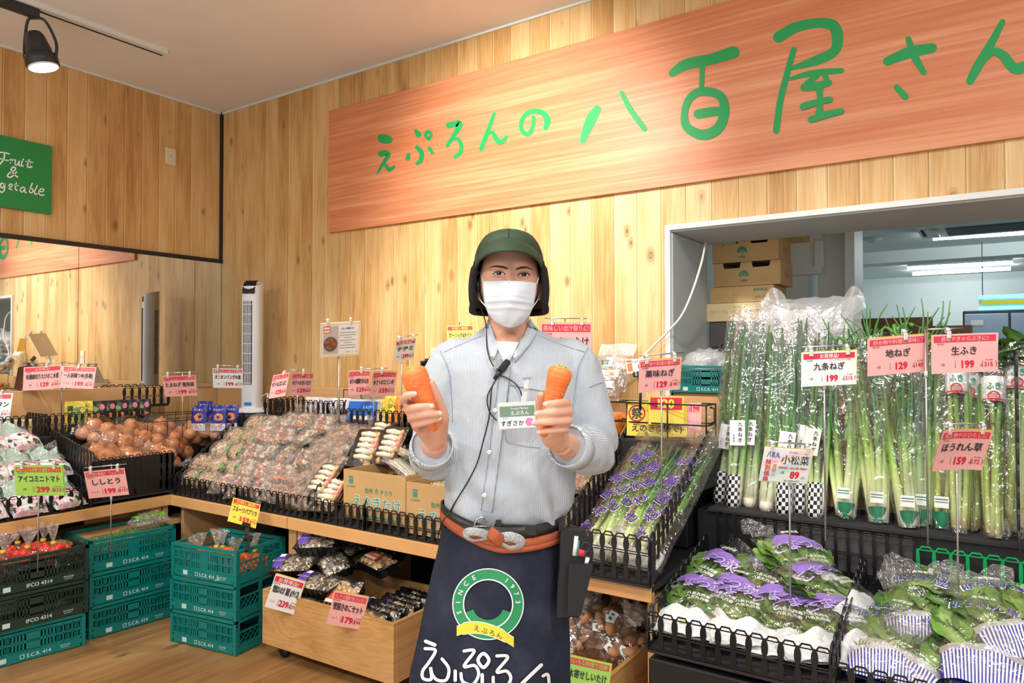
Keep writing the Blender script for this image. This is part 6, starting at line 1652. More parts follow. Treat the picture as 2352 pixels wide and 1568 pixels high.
price_card('lime green shiitake price card at the bottom beside the apron', (1288, 1499), (1404, 1524), (1280, 1590), 2.43, LI, 'いろいろな料理で活躍!', '原木寄せしいたけ', '199', '215', None, xs=(), rod=None, edge='card_edge')
# the rainbow card's own print
M, w, h = card_frame((1754, 1026), (1865, 1034), (1746, 1104), 2.4)
rb = [o for o in COL.objects if o.get('label', '').startswith('rainbow-tinted')][0]
n = NT('rainbow_tint')
sx = n.n('SeparateXYZ', i={0: n.coord(rot=(0, R(20), 0))}).outputs[2]
n.bsdf(n.ramp(n.math('ADD', n.math('MULTIPLY', sx, 9.0), .5), [(.2, srgb(236, 240, 236)), (.35, srgb(206, 236, 216)), (.5, srgb(210, 224, 246)), (.62, srgb(250, 244, 190)), (.75, srgb(244, 206, 224)), (.9, srgb(244, 244, 244))]), .3)
q = MB(); q.box((0, -.0012, 0), (w * .97, .0008, h * .96), 'rainbow_tint')
for s_, x, z, sz, c, bd, ft in (('八名丸', -.3, .3, .17, 'ink_blue', .02, .26), ('EC-2502', .1, .4, .07, 'card_tax', 0, .3), ('小松菜', .16, .18, .28, 'card_ink', .01, .62), ('鮮度自慢の一品をお買い得価格で', .15, -.06, .07, 'price_red', .01, .6), ('89', .2, -.26, .28, 'price_red', .04, .3), ('円', .38, -.34, .1, 'card_tax', 0, .1), ('税込価格(96円)', .16, -.44, .07, 'card_tax', 0, .5), ('1袋', -.06, -.2, .1, 'card_tax', 0, .1)):
    q.text(s_, sz * h, c, TR((x * w, -.0022, z * h)), bd, ft * w)
for j, ch in enumerate('特別価格'): q.text(ch, .17 * h, 'price_red', TR((-.38 * w, -.0022, (.08 - j * .165) * h)), .03)
for j, ch in enumerate('一週間の'): q.text(ch, .13 * h, 'price_red', TR((-.24 * w, -.0022, (.1 - j * .13) * h)), .0)
q.build('print', rb)
# recipe sheet on a pole
M, w, h = card_frame((741, 743), (831, 737), (732, 821), 4.05)
t = thing('recipe_card', 'white recipe sheet with a food photo on a pole against the plank wall', 'sign', M=M)
q = MB(); q.box((0, 0, 0), (w, .003, h), 'card_white')
for z in (-.46, .46): q.box((0, -.002, z * h), (w * .95, .001, h * .018), 'card_edge')
for x in (-.475, .475): q.box((x * w, -.002, 0), (w * .014, .001, h * .93), 'card_edge')
mat('photo_brown', (150, 96, 66), .4, var=.55, vscale=55); mat('bowl_grey', (110, 96, 106), .4); mat('photo_cloth', (206, 196, 190), .5)
q.box((-.24 * w, -.0022, 0), (w * .38, .001, h * .82), 'photo_cloth')
cir = lambda cx, cz, rx, rz, m, e: q.add([(cx * w + rx * w * math.cos(2 * PI * k / 20), -e, cz * h + rz * h * math.sin(2 * PI * k / 20)) for k in range(20)], [tuple(range(20))], m)
cir(-.25, -.12, .175, .22, 'bowl_grey', .0035); cir(-.25, -.1, .155, .17, 'photo_brown', .004)
q.box((-.34 * w, -.0034, .31 * h), (w * .17, .0008, h * .2), 'label_orange')
for z in (.35, .26): q.box((-.34 * w, -.004, z * h), (w * .14, .0008, h * .05), 'card_white')
q.text('きのこの塩昆布バター', .06 * h, 'card_ink', TR((.2 * w, -.003, .32 * h)), .01, .34 * w)
for i in range(7): q.box((.19 * w, -.003, (.2 - i * .075) * h), (w * (.42 if i not in (2, 4) else .2), .0006, h * .008), 'card_tax')
for z in (.07, -.1): q.box((-.02 * w, -.003, z * h), (w * .025, .0006, h * .025), 'card_edge')
q.box((.42 * w, -.003, -.38 * h), (w * .02, .0006, h * .03), 'card_red'); q.text('料理のヒント', .035 * h, 'card_tax', TR((.24 * w, -.003, -.38 * h)), 0, .2 * w)
q.build('sheet', t); clips(t, w, h, (-.32, .26)); 
a = M @ Vector((-.02 * w, .008, -.48 * h)); inv = M.inverted(); q = MB(); q.tube([inv @ a, inv @ Vector((a.x, a.y, 1.0))], .006, 'rod_steel', 10); q.build('pole', t)
# small white pumpkin card held by a black clamp
M, w, h = card_frame((1436, 826), (1492, 821), (1440, 858), 3.1)
t = thing('price_card', 'small white pumpkin price card held in a black clamp by the dried mushrooms', 'sign', M=M)
q = MB(); q.box((0, 0, 0), (w, .002, h), 'card_white'); q.box((-.35 * w, -.0016, -.08 * h), (w * .2, .001, h * .6), 'food_orange'); q.box((-.36 * w, -.0018, .36 * h), (w * .22, .001, h * .14), 'label_orange')
q.text('かぼちゃ煮だれ', .2 * h, 'card_ink', TR((.1 * w, -.002, .3 * h)), 0, .7 * w); q.text('139', .36 * h, 'price_red', TR((.12 * w, -.002, -.06 * h)), .04); q.text('151', .22 * h, 'card_ink', TR((.1 * w, -.002, -.37 * h)), .04); q.build('sheet', t)
q = MB(); q.box((-.0 * w, .0, -.6 * h), (.06, .02, .022), 'dark_steel', bev=.004); q.box((0, .004, -1.0 * h), (.018, .018, .05), 'black_plastic', bev=.003); q.tube([(0, .004, -1.2 * h), (-.012, .03, -3.0 * h)], .006, 'black_plastic', 8); q.build('clamp', t)
q = MB()
for x in (-.02, .02): q.box((x, -.012, -.6 * h), (.006, .006, .018), 'rod_steel')
q.build('spring', t)
# white card on a black clamp behind the sleeve
M, w, h = card_frame((962, 836), (1000, 832), (958, 870), 3.9)
t = thing('price_card', 'white card in a black clamp half hidden behind the raised sleeve', 'sign', M=M)
q = MB(); q.box((0, 0, 0), (w, .002, h), 'card_white'); q.text('ナムル', .3 * h, 'card_ink', TR((0, -.002, .2 * h)), 0); q.text('129', .4 * h, 'price_red', TR((.1 * w, -.002, -.2 * h)), .03); q.build('sheet', t)
q = MB()
for x, z in ((-.25, .5), (.0, .62), (.25, .75)): q.box((x * w, 0, z * h), (.024, .02, .03), 'black_plastic', bev=.004)
q.build('clamp', t)
# black clip under the yellow card
M, w, h = card_frame((527, 1140), (591, 1157), (532, 1197), 3.57)
q = MB(); q.box((.02, -.004, -.5 * h), (.04, .016, .024), 'black_plastic', bev=.003); q.box((.03, .0, -.5 * h - .03), (.018, .016, .04), 'dark_steel', bev=.003); q.box((.045, .004, -.5 * h - .06), (.04, .02, .03), 'black_plastic', bev=.004); q.box((.05, .004, -.5 * h - .1), (.014, .02, .07), 'black_plastic', bev=.003)
tag(q.build('card_clamp', M=M), 'black spring clamp on the teal crate rim holding the yellow card', 'clamp')
# old cards kept in the wire rack
for i, (px, py, bg, s_, lab, dy) in enumerate(((1540, 968, 'card_pink', '炒め物や料理に', 'pink card kept at the back of the wire rack', .06), (1478, 962, 'card_lime', 'お買得', 'green card at the left of the wire rack', .05), (1508, 968, 'card_yellow', 'えのき(2袋で)', 'yellow enoki card in the wire rack', .03), (1530, 960, 'card_yellow', '120', 'yellow card with a red number in the wire rack', .02), (1475, 968, 'card_white', '祭', 'white card edge at the left of the wire rack', .04))):
    P = at_y(px, py, -.33 + dy); t = thing('price_card', lab, 'sign', M=TR((P.x, P.y, 1.075 + (.055 if i == 3 else 0)), -6, 0, 14 + i * 2)); w = .26 if i in (0, 2) else (.15 if i == 3 else .13); h = .15 if i != 3 else .12
    q = MB(); q.box((0, 0, h / 2), (w, .002, h), bg)
    if i in (0,): q.box((0, -.0014, h * .84), (w * .94, .001, h * .2), 'card_red')
    if i == 3: q.box((0, -.0014, h * .75), (w * .9, .001, h * .44), 'price_red'); q.text(s_, h * .44, 'card_yellow', TR((0, -.0024, h * .75)), .04)
    elif i == 4: q.text(s_, h * .4, 'card_ink', TR((-.0, -.002, h * .6)), .03)
    else: q.text(s_, h * .24, 'card_ink' if i else 'card_pink', TR((0, -.002, h * (.22 if i == 2 else .84))), .03, w * .9)
    if i == 2: q.text('祭', h * .34, 'card_ink', TR((-w * .33, -.0032, h * .66)), .03); stroke(q, [(-w * .33 + .034 * math.cos(a * PI / 6), h * .66 + .034 * math.sin(a * PI / 6)) for a in range(12)], .007, 'price_red', lambda x, z: Vector((x, -.0024, z)), 3, True)
    q.build('sheet', t)
# =================================================================== PERSON
from mathutils.bvhtree import BVHTree
PD = 1.8
FX = Vector((RGT.x, RGT.y, 0)).normalized(); FY = Vector((FWD.x, FWD.y, 0)).normalized()
o_ = at_d(1165, 784, PD)
PM = Matrix(((FX.x, FY.x, 0, o_.x), (FX.y, FY.y, 0, o_.y), (0, 0, 1, 0), (0, 0, 0, 1)))
PI_ = PM.inverted()
def lp(px, py, dy=0.0): return PI_ @ at_d(px, py, PD + dy)
person = thing('person', 'person in striped grey shirt, mask, green cap and navy apron holding up two carrots', 'person', M=PM)
n = NT('skin'); co = n.coord()
n.bsdf(n.ramp(n.noise(co, 9, 3), [(.3, srgb(210, 152, 126)), (.7, srgb(228, 176, 150))]), .42, 0, n.noise(co, 150, 2), .12, .003, .4, **{'Subsurface Weight': .12, 'Subsurface Radius': (.02, .008, .004)})
n = NT('shirt_stripe')
s_ = n.n('Attribute', attribute_name='across').outputs['Fac']
w_ = n.math('SINE', n.math('MULTIPLY', s_, 2 * PI / .0036))
st = n.n('MapRange', i={0: w_, 1: -.2, 2: .7, 3: 0.0, 4: 1.0}).outputs[0]
n.bsdf(n.mix(st, srgb(166, 174, 184), srgb(210, 215, 219)), .75, 0, n.noise(n.coord(scale=(1, 1, .6)), 26, 3), .35, .02, .2)
mat('shirt_plain', (204, 212, 220), .75); mat('shirt_seam', (150, 164, 178), .8)
mat('tee_white', (232, 236, 238), .8)
mat('mask_white', (222, 227, 234), .8, bump=.1, bscale=400)
n = NT('cap_green'); n.bsdf(n.ramp(n.noise(n.coord(), 8, 3), [(.3, srgb(44, 62, 44)), (.7, srgb(60, 80, 56))]), .6, 0, n.noise(n.coord(), 500, 1), .2, .002, .3)
mat('fleece_black', (24, 24, 26), .9); mat('lining_tan', (150, 126, 84), .9); mat('hair_black', (22, 18, 18), .5); mat('brow_black', (66, 46, 40), .9)
mat('skin_line', (176, 118, 96), .6); mat('eye_white', (226, 220, 216), .2); mat('iris_dark', (44, 28, 24), .08); mat('lash_dark', (46, 30, 28), .7)
n = NT('apron_navy'); n.bsdf(n.ramp(n.noise(n.coord(), 7, 4, .6), [(.3, srgb(30, 34, 48)), (.55, srgb(42, 47, 62)), (.8, srgb(62, 66, 80))]), .85, 0, n.noise(n.coord(), 18, 3), .3, .02, .2)
mat('belt_leather', (34, 30, 28), .4, bump=.2); mat('cord_orange', (176, 88, 52), .75, bump=.4, bscale=300); mat('cord_grey', (176, 180, 180), .8, var=.35, vscale=220)
mat('trouser_dark', (32, 34, 42), .8); mat('shoe_dark', (28, 28, 30), .5)
mat('pouch_black', (24, 24, 27), .7, bump=.3, bscale=300); mat('apron_print_white', (234, 236, 236), .7); mat('apron_print_green', (44, 146, 92), .7); mat('apron_print_yellow', (232, 216, 60), .7)
mat('badge_green', (112, 142, 120), .4); mat('badge_pink', (216, 130, 180), .4); mat('nail', (240, 196, 180), .22)
mat('badge_case', (206, 214, 210), .15)

def remesh(q, name, voxel, smooth_it, fac=.5):
    o = q.build(name); md = o.modifiers.new('r', 'REMESH'); md.mode = 'VOXEL'; md.voxel_size = voxel; md.use_smooth_shade = True
    ms = o.modifiers.new('s', 'SMOOTH'); ms.factor = fac; ms.iterations = smooth_it
    bpy.context.view_layer.update(); dg = bpy.context.evaluated_depsgraph_get()
    me = bpy.data.meshes.new_from_object(o.evaluated_get(dg)); me.name = name
    old = o.data; o.modifiers.clear(); o.data = me; bpy.data.meshes.remove(old)
    me.polygons.foreach_set('use_smooth', [True] * len(me.polygons))
    return o
def bvh_of(objs):
    V = []; F = []
    for o in objs:
        b = len(V); V += [v.co.copy() for v in o.data.vertices]; F += [tuple(b + i for i in p.vertices) for p in o.data.polygons]
    return BVHTree.FromPolygons(V, F)
CAML = PI_ @ CAM
def drape(bvh, px, py, e=.003, far=0.0):
    """point on the body or cloth met by the view ray through a pixel, lifted by e"""
    d = (lp(px, py, 0) - CAML).normalized(); h = bvh.ray_cast(CAML, d)
    if h[0] is None: return lp(px, py, far)
    return h[0] - d * e

# ---- body: one continuous surface
B = MB()
HC = lp(1170, 648, .02)                                  # head centre
def head_pt(p):
    x, y, z = p
    a = .0755 * (1 - .26 * max(0, -z - .1) ** 1.3) ; b = .096; c = .122
    X, Y, Zz = x * a, y * b, z * c
    if y < 0:
        f = -y
        Y -= .009 * math.exp(-((z + .62) / .3) ** 2) * f * math.exp(-(x / .5) ** 2)          # chin and mouth
        Y -= .022 * math.exp(-((z + .2) / .17) ** 2) * math.exp(-(x / .17) ** 2) * f           # nose
        Y -= .010 * math.exp(-((z - .0) / .2) ** 2) * math.exp(-(x / .13) ** 2) * f            # nose bridge
        Y -= .006 * math.exp(-((z - .32) / .1) ** 2) * math.exp(-((abs(x) - .42) / .35) ** 2) * f   # brow ridge
        for s in (-1, 1): Y += .009 * math.exp(-((z - .14) / .1) ** 2) * math.exp(-((x - s * .43) / .22) ** 2)   # eye sockets
        Y -= .004 * math.exp(-((z + .06) / .1) ** 2) * math.exp(-((abs(x) - .55) / .22) ** 2) * f       # cheeks
        Y += .008 * f * max(0, abs(x) - .5)
    return (X, Y, Zz)
V, Fc = ico(5)
HM = Matrix.Translation(HC) @ RY(1.5)
B.add([head_pt(p) for p in V], Fc, 'skin', HM, True)
for s in (-1, 1): B.ball(HC + Vector((s * .077, .015, -.018)), .03, 'skin', 2, (.3, .62, 1.0), RZ(s * -20))
B.tube([lp(1168, 705, .035), lp(1168, 760, .03), lp(1168, 800, .03), lp(1172, 850, .03)], [.052, .053, .058, .08], 'skin', 24)
B.ball(lp(1166, 812, .0), .09, 'skin', 3, (.42, .72, .7))
def ring_loft(q, rows, m, seg=40, pw=2.5):
    vs = []; fs = []
    for cx, py, hw, hd, dy in rows:
        c = lp(cx, py, dy); w = hw / F_PX * (PD + dy)
        for k in range(seg):
            a = 2 * PI * k / seg; ca, sa = math.cos(a), math.sin(a)
            vs.append(c + Vector((math.copysign(abs(ca) ** (2 / pw), ca) * w, math.copysign(abs(sa) ** (2 / pw), sa) * hd, 0)))
    for i in range(len(rows) - 1):
        for k in range(seg): j = (k + 1) % seg; fs.append((i * seg + k, i * seg + j, (i + 1) * seg + j, (i + 1) * seg + k))
    fs.append(tuple(range(seg))); fs.append(tuple((len(rows) - 1) * seg + k for k in range(seg - 1, -1, -1)))
    q.add(vs, fs, m, None, True)
ring_loft(B, [(1172, 785, 70, .05, .035), (1178, 815, 140, .07, .035), (1178, 880, 140, .09, .035), (1172, 1000, 126, .095, .035), (1160, 1150, 122, .095, .035), (1155, 1230, 130, .1, .035), (1150, 1330, 140, .105, .035), (1148, 1400, 120, .1, .035)], 'skin')
zf = lambda x, z, y=.04: Vector((x, y, z))
for s in (-1, 1):
    x0 = -.015 + s * .085
    B.tube([zf(x0, .9), zf(x0 + s * .01, .72), zf(x0 + s * .015, .48), zf(x0 + s * .02, .38, .05), zf(x0 + s * .02, .1, .06), zf(x0 + s * .02, .06, .06)], [.072, .066, .055, .052, .04, .04], 'skin', 20)
    B.ball(zf(x0 + s * .025, .045, 0), .045, 'skin', 3, (.95, 2.4, .8))
ARM = {-1: [(1048, 838, .035, .052), (1012, 930, .035, .046), (1003, 1045, .02, .04), (995, 1040, -.07, .038), (997, 1024, -.15, .031), (1000, 1014, -.185, .027)],
       1: [(1312, 838, .035, .052), (1338, 930, .035, .046), (1360, 1035, .02, .04), (1340, 1035, -.06, .038), (1306, 1026, -.13, .031), (1287, 1018, -.185, .027)]}
for s, L in ARM.items(): B.tube([lp(*p[:3]) for p in smooth_line([p[:3] for p in L], 4)], [p[0] for p in smooth_line([(p[3],) for p in L], 4)], 'skin', 18)
HANDS = {-1: dict(index=[(950, 934, -.232), (929, 920, -.268), (934, 909, -.294), (951, 905, -.3)], middle=[(953, 951, -.232), (938, 941, -.274), (960, 935, -.303), (990, 933, -.3)], ring=[(958, 968, -.232), (945, 959, -.274), (976, 952, -.302), (1009, 950, -.29)], little=[(964, 985, -.23), (954, 977, -.266), (980, 969, -.293), (1007, 962, -.284)],
                 thumb=[(1006, 1004, -.2), (1017, 962, -.232), (1003, 913, -.256), (990, 880, -.266)], wrist=(1000, 1014, -.185), palm=[(975, 985, -.222), (990, 960, -.222)]),
         1: dict(index=[(1290, 938, -.232), (1303, 926, -.272), (1280, 926, -.303), (1255, 928, -.302)], middle=[(1292, 955, -.232), (1306, 945, -.273), (1270, 947, -.306), (1234, 950, -.292)], ring=[(1289, 972, -.232), (1306, 966, -.27), (1266, 968, -.304), (1228, 971, -.29)], little=[(1284, 990, -.23), (1298, 986, -.264), (1268, 988, -.292), (1240, 992, -.284)],
                 thumb=[(1266, 1008, -.195), (1246, 975, -.222), (1242, 935, -.25), (1243, 907, -.266)], wrist=(1287, 1018, -.185), palm=[(1270, 985, -.222), (1262, 960, -.222)])}
FR = dict(index=(.0115, .0098, .0088, .0074), middle=(.012, .0102, .009, .0076), ring=(.0115, .0096, .0086, .0072), little=(.0105, .0086, .0076, .0062), thumb=(.0165, .0142, .0118, .0092))
for s, H in HANDS.items():
    for f, r_ in FR.items():
        P = [lp(*k) for k in H[f]]
        pts = smooth_line([tuple(p) for p in P], 5); rr = [k[0] for k in smooth_line([(x,) for x in r_], 5)]
        B.tube([Vector(p) for p in pts], rr, 'skin', 12)
        B.ball(P[3], r_[3] * 1.02, 'skin', 2); B.ball(P[1], r_[1] * 1.06, 'skin', 2); B.ball(P[2], r_[2] * 1.05, 'skin', 2)
        if f != 'thumb': B.tube([lp(*H['wrist']), (lp(*H['wrist']) + P[0]) / 2, P[0]], [.02, .0165, .0125], 'skin', 12)
    B.tube([lp(*H['wrist']), lp(*H['palm'][0]), lp(*H['palm'][1])], [.024, .021, .016], 'skin', 14)
    B.tube([lp(*H['wrist']), lp(*H['thumb'][0]), lp(*H['thumb'][1])], [.022, .021, .0145], 'skin', 14)
body = remesh(B, 'body', .0031, 3, .45)
body.parent = person
bv_body = bvh_of([body])
for s, H in HANDS.items():
    for f in ('index', 'middle', 'ring', 'little') + (('thumb',) if 0 else ()):
        P = [lp(*k) for k in H[f]]; d = (P[3] - P[2]).normalized(); c = P[3] + d * .002 + Vector((0, -FR[f][3] * .78, .001))
        X = d; Y = Vector((0, 1, 0)); Y = (Y - X * Y.dot(X)).normalized(); Zv = X.cross(Y)
        M = Matrix(((X.x, Y.x, Zv.x, c.x), (X.y, Y.y, Zv.y, c.y), (X.z, Y.z, Zv.z, c.z), (0, 0, 0, 1)))
        q = MB(); q.ball((0, 0, 0), 1, 'nail', 2, (.0062, .0022, .005)); o = q.build('fingernail', person); o.matrix_local = M

# ---- shirt: one continuous cloth surface, stripes follow body and sleeves
S = MB()
ring_loft(S, [(1168, 750, 56, .044, .055), (1172, 770, 92, .056, .05), (1177, 790, 140, .074, .042), (1180, 812, 164, .09, .032), (1181, 850, 163, .104, .03), (1181, 900, 154, .112, .03), (1178, 970, 150, .116, .03), (1172, 1050, 152, .118, .03), (1168, 1120, 150, .122, .03), (1162, 1160, 146, .122, .03), (1158, 1188, 138, .114, .03), (1155, 1212, 134, .106, .03)], 'shirt_stripe')
SLV = {-1: [(1090, 822, .03, .05), (1050, 834, .03, .066), (1020, 890, .03, .063), (1006, 975, .035, .061), (1004, 1040, .02, .058), (992, 1042, -.06, .055), (990, 1030, -.125, .05), (992, 1024, -.16, .047)],
       1: [(1270, 822, .03, .05), (1308, 834, .03, .066), (1334, 895, .03, .064), (1357, 985, .032, .064), (1360, 1032, .02, .06), (1345, 1034, -.045, .057), (1322, 1029, -.1, .052), (1306, 1024, -.14, .047)]}
for s, L in SLV.items(): S.tube([lp(*p) for p in smooth_line([p[:3] for p in L], 4)], [p[0] for p in smooth_line([(p[3],) for p in L], 4)], 'shirt_stripe', 20)
shirt = remesh(S, 'shirt', .0045, 5, .5)
shirt.parent = person
AX = {s: [lp(*p[:3]) for p in L] for s, L in SLV.items()}
def seg_d(p, a, b):
    d = b - a; t = max(0, min(1, (p - a).dot(d) / d.length_squared)); return (p - a - d * t).length, t, d
me = shirt.data; vals = [0.0] * len(me.vertices)
Z_SH = lp(1180, 800).z
NRM = [v.normal.copy() for v in me.vertices]; NEW = []
for v in me.vertices:
    p = v.co.copy(); best = None
    for s in (-1, 1):
        if (p.x - .015) * s < .15: continue
        for i in range(len(AX[s]) - 1):
            dd, t, d = seg_d(p, AX[s][i], AX[s][i + 1]); rr = lerp(SLV[s][i][3], SLV[s][i + 1][3], t)
            if dd < rr * 1.12 and (best is None or dd / rr < best[0]): best = (dd / rr, s, i, t, d)
    fold = 0.0
    if best:
        _, s, i, t, d = best
        dn = d.normalized(); side = dn.cross(Vector((0, 1, 0))); side = side.normalized() if side.length > .3 else dn.cross(Vector((0, 0, 1))).normalized()
        c = AX[s][i] + d * t
        vals[v.index] = (p - c).dot(side) + .3
        along = i + t; k = math.exp(-((along - 4.2) / 1.2) ** 2)
        fold = k * .0055 * math.sin((p.z * 60 + p.y * 75 + p.x * 30 * s) + 2 * noise.noise(p * 14)) + .003 * noise.noise(p * 22)
    else:
        vals[v.index] = p.x
        low = max(0, min(1, (lp(1165, 1020).z - p.z) / .14))
        fold = low * .0065 * math.sin(p.x * 62 + p.z * 26 + 4 * noise.noise(p * 7)) + .0045 * noise.noise(p * 9)
    NEW += list(p + NRM[v.index] * fold)
me.vertices.foreach_set('co', NEW); me.update()
a = me.attributes.new('across', 'FLOAT', 'POINT'); a.data.foreach_set('value', vals)
bv = bvh_of([shirt, body])
bvs = bvh_of([shirt])
def on(b, pts, e): return [drape(b, p[0], p[1], e) for p in pts]
def seam(name, pts, r, m, b=None, e=.0008, parent=person):
    q = MB(); q.tube(on(b or bvs, smooth_line(pts, 6), e), r, m, 6); return q.build(name, parent)
# collar, tee, placket, pocket, seams
q = MB()
def patch(q, left, right, m, b, e0, e1, n_=8, nx=6):
    L = smooth_line(left, n_); Rr = smooth_line(right, n_); K = min(len(L), len(Rr))
    q.grid(lambda s, v: drape(b, lerp(L[round(v * (K - 1))][0], Rr[round(v * (K - 1))][0], s), lerp(L[round(v * (K - 1))][1], Rr[round(v * (K - 1))][1], s), lerp(e0, e1, s) + .0), nx, K - 1, m)
patch(q, [(1136, 783), (1148, 812), (1160, 836)], [(1192, 785), (1180, 812), (1164, 836)], 'tee_white', bv, .004, .004); q.build('undershirt', person)
def collar(name, inner, outer):
    q = MB(); K = len(smooth_line(inner, 8)); I = smooth_line(inner, 8); O = smooth_line(outer, 8); vs = []
    nx = 6
    for j in range(K):
        for i in range(nx + 1):
            s = i / nx; base = drape(bv, lerp(I[j][0], O[j][0], s), lerp(I[j][1], O[j][1], s), .006 + .007 * math.sin(PI * min(1, s * 1.0)))
            vs.append(base)
    fs = [(j * (nx + 1) + i, j * (nx + 1) + i + 1, (j + 1) * (nx + 1) + i + 1, (j + 1) * (nx + 1) + i) for j in range(K - 1) for i in range(nx)]
    q.add(vs, fs, 'shirt_stripe', None, True)
    o = q.build(name, person); sd = o.modifiers.new('t', 'SOLIDIFY'); sd.thickness = .0035
    a = o.data.attributes.new('across', 'FLOAT', 'POINT'); a.data.foreach_set('value', [v.co.x * .7 + v.co.z * .7 for v in o.data.vertices])
collar('collar', [(1121, 734), (1134, 766), (1143, 790), (1143, 806)], [(1110, 756), (1117, 790), (1124, 812), (1132, 827)])
collar('collar', [(1218, 730), (1206, 766), (1194, 788), (1184, 812)], [(1236, 756), (1220, 785), (1202, 808), (1181, 831)])
q = MB(); patch(q, [(1150, 838), (1136, 940), (1120, 1060), (1104, 1172)], [(1174, 838), (1160, 940), (1145, 1060), (1130, 1176)], 'shirt_plain', bvs, .0022, .0022, 8, 4); o = q.build('placket', person)
o.data.materials.clear(); o.data.materials.append(MATS['shirt_stripe']); a = o.data.attributes.new('across', 'FLOAT', 'POINT'); a.data.foreach_set('value', [v.co.x + .001 for v in o.data.vertices])
for pts in ([(1151, 838), (1137, 940), (1121, 1060), (1105, 1172)], [(1174, 838), (1160, 940), (1145, 1060), (1130, 1176)]): seam('placket_seam', pts, .0009, 'shirt_seam', e=.0028)
seam('pocket_seam', [(1170, 884), (1205, 890), (1250, 898)], .0014, 'shirt_seam'); seam('pocket_seam', [(1170, 884), (1160, 1000), (1185, 1020), (1240, 1028)], .001, 'shirt_seam')
seam('yoke_seam', [(1236, 770), (1285, 790), (1342, 808)], .0011, 'shirt_seam'); seam('yoke_seam', [(1105, 772), (1060, 790), (1020, 808)], .0011, 'shirt_seam')
seam('armhole_seam', [(1350, 800), (1330, 840), (1322, 890), (1314, 950)], .0014, 'shirt_seam'); seam('armhole_seam', [(1012, 806), (1030, 850), (1036, 900), (1040, 970)], .0014, 'shirt_seam')
seam('arm_pocket_seam', [(1354, 889), (1370, 882), (1384, 878)], .0016, 'shirt_seam')
for px, py in ((1137, 942), (1124, 1038), (1113, 1137), (1131, 814), (1184, 818)):
    c = drape(bv, px, py, .012 if py < 830 else .005); q = MB(); q.lathe([(.0055, 0), (.0055, .0015), (.0042, .0024), (.0, .002)], 'label_white', None, 14)
    for a_ in (-1, 1): q.box((a_ * .0014, 0, .0024), (.001, .001, .0008), 'cap_grey')
    o = q.build('button', person); o.matrix_local = Matrix.Translation(c) @ RX(90)
for s in (-1, 1):
    A, C = AX[s][-2], AX[s][-1]; d = (C - A).normalized(); q = MB()
    q.tube([C - d * .05, C - d * .02, C + d * .012], [.051, .0505, .049], 'shirt_stripe', 24, False)
    o = q.build('cuff', person); a = o.data.attributes.new('across', 'FLOAT', 'POINT'); a.data.foreach_set('value', [(v.co - C).dot(d.orthogonal()) for v in o.data.vertices])
    sd = o.modifiers.new('t', 'SOLIDIFY'); sd.thickness = .004

# ---- face details
def face_line(name, pts, w, m, e=.001, parent=person):
    q = MB(); stroke(q, pts, w, m, lambda x, z: drape(bv_body, x, z, e), 6); return q.build(name, parent)
for ex, ey, s in ((1146, 628, -1), (1203.5, 631, 1)):
    up = [(ex - 14, ey + 1.5), (ex - 8, ey - 2.6), (ex, ey - 4), (ex + 8, ey - 2.8), (ex + 14, ey + 2)]
    lo = [(ex - 14, ey + 1.5), (ex - 7, ey + 2.8), (ex, ey + 3), (ex + 7, ey + 3), (ex + 14, ey + 2)]
    q = MB(); patch(q, up, lo, 'eye_white', bv_body, .0012, .0012, 5, 4); eye = q.build('eye', person)
    q = MB(); L = [(ex + 5.6 * math.cos(2 * PI * k / 18), max(ey - 3.4, min(ey + 2.8, ey - .3 + 5.6 * math.sin(2 * PI * k / 18)))) for k in range(18)]
    q.add(on(bv_body, L, .0019), [tuple(range(17, -1, -1))], 'iris_dark'); q.build('iris', eye)
    q = MB(); L = [(ex - 1.5 + 1.1 * math.cos(2 * PI * k / 8), ey - 1.4 + 1.1 * math.sin(2 * PI * k / 8)) for k in range(8)]; q.add(on(bv_body, L, .0024), [tuple(range(7, -1, -1))], 'eye_white'); q.build('catchlight', eye)
    face_line('upper_lash', up, [1.2, 2, 2.4, 2.2, 1.4], 'lash_dark', .0026)
    face_line('lower_lid', lo, [.6, .9, 1, .9, .6], 'skin_line', .002); face_line('smile_line', [(p[0], p[1] + 5.5) for p in lo], [.5, 1, 1.2, 1, .5], 'skin_line', .0014)
    face_line('lid_fold', [(p[0], p[1] - 3.2) for p in up], [.6, .9, 1, .9, .6], 'skin_line', .0016)
    bx = ex + s * 0
    br = [(bx - 23, ey - 13), (bx - 9, ey - 16.5), (bx + 7, ey - 15), (bx + 19, ey - 11.5)] if s < 0 else [(bx - 17, ey - 13), (bx - 5, ey - 16.5), (bx + 8, ey - 16.5), (bx + 22, ey - 11)]
    face_line('eyebrow', br, [.8, 3.4, 4.8, 2.8] if s < 0 else [2.8, 4.8, 3.4, .8], 'brow_black', .0016)
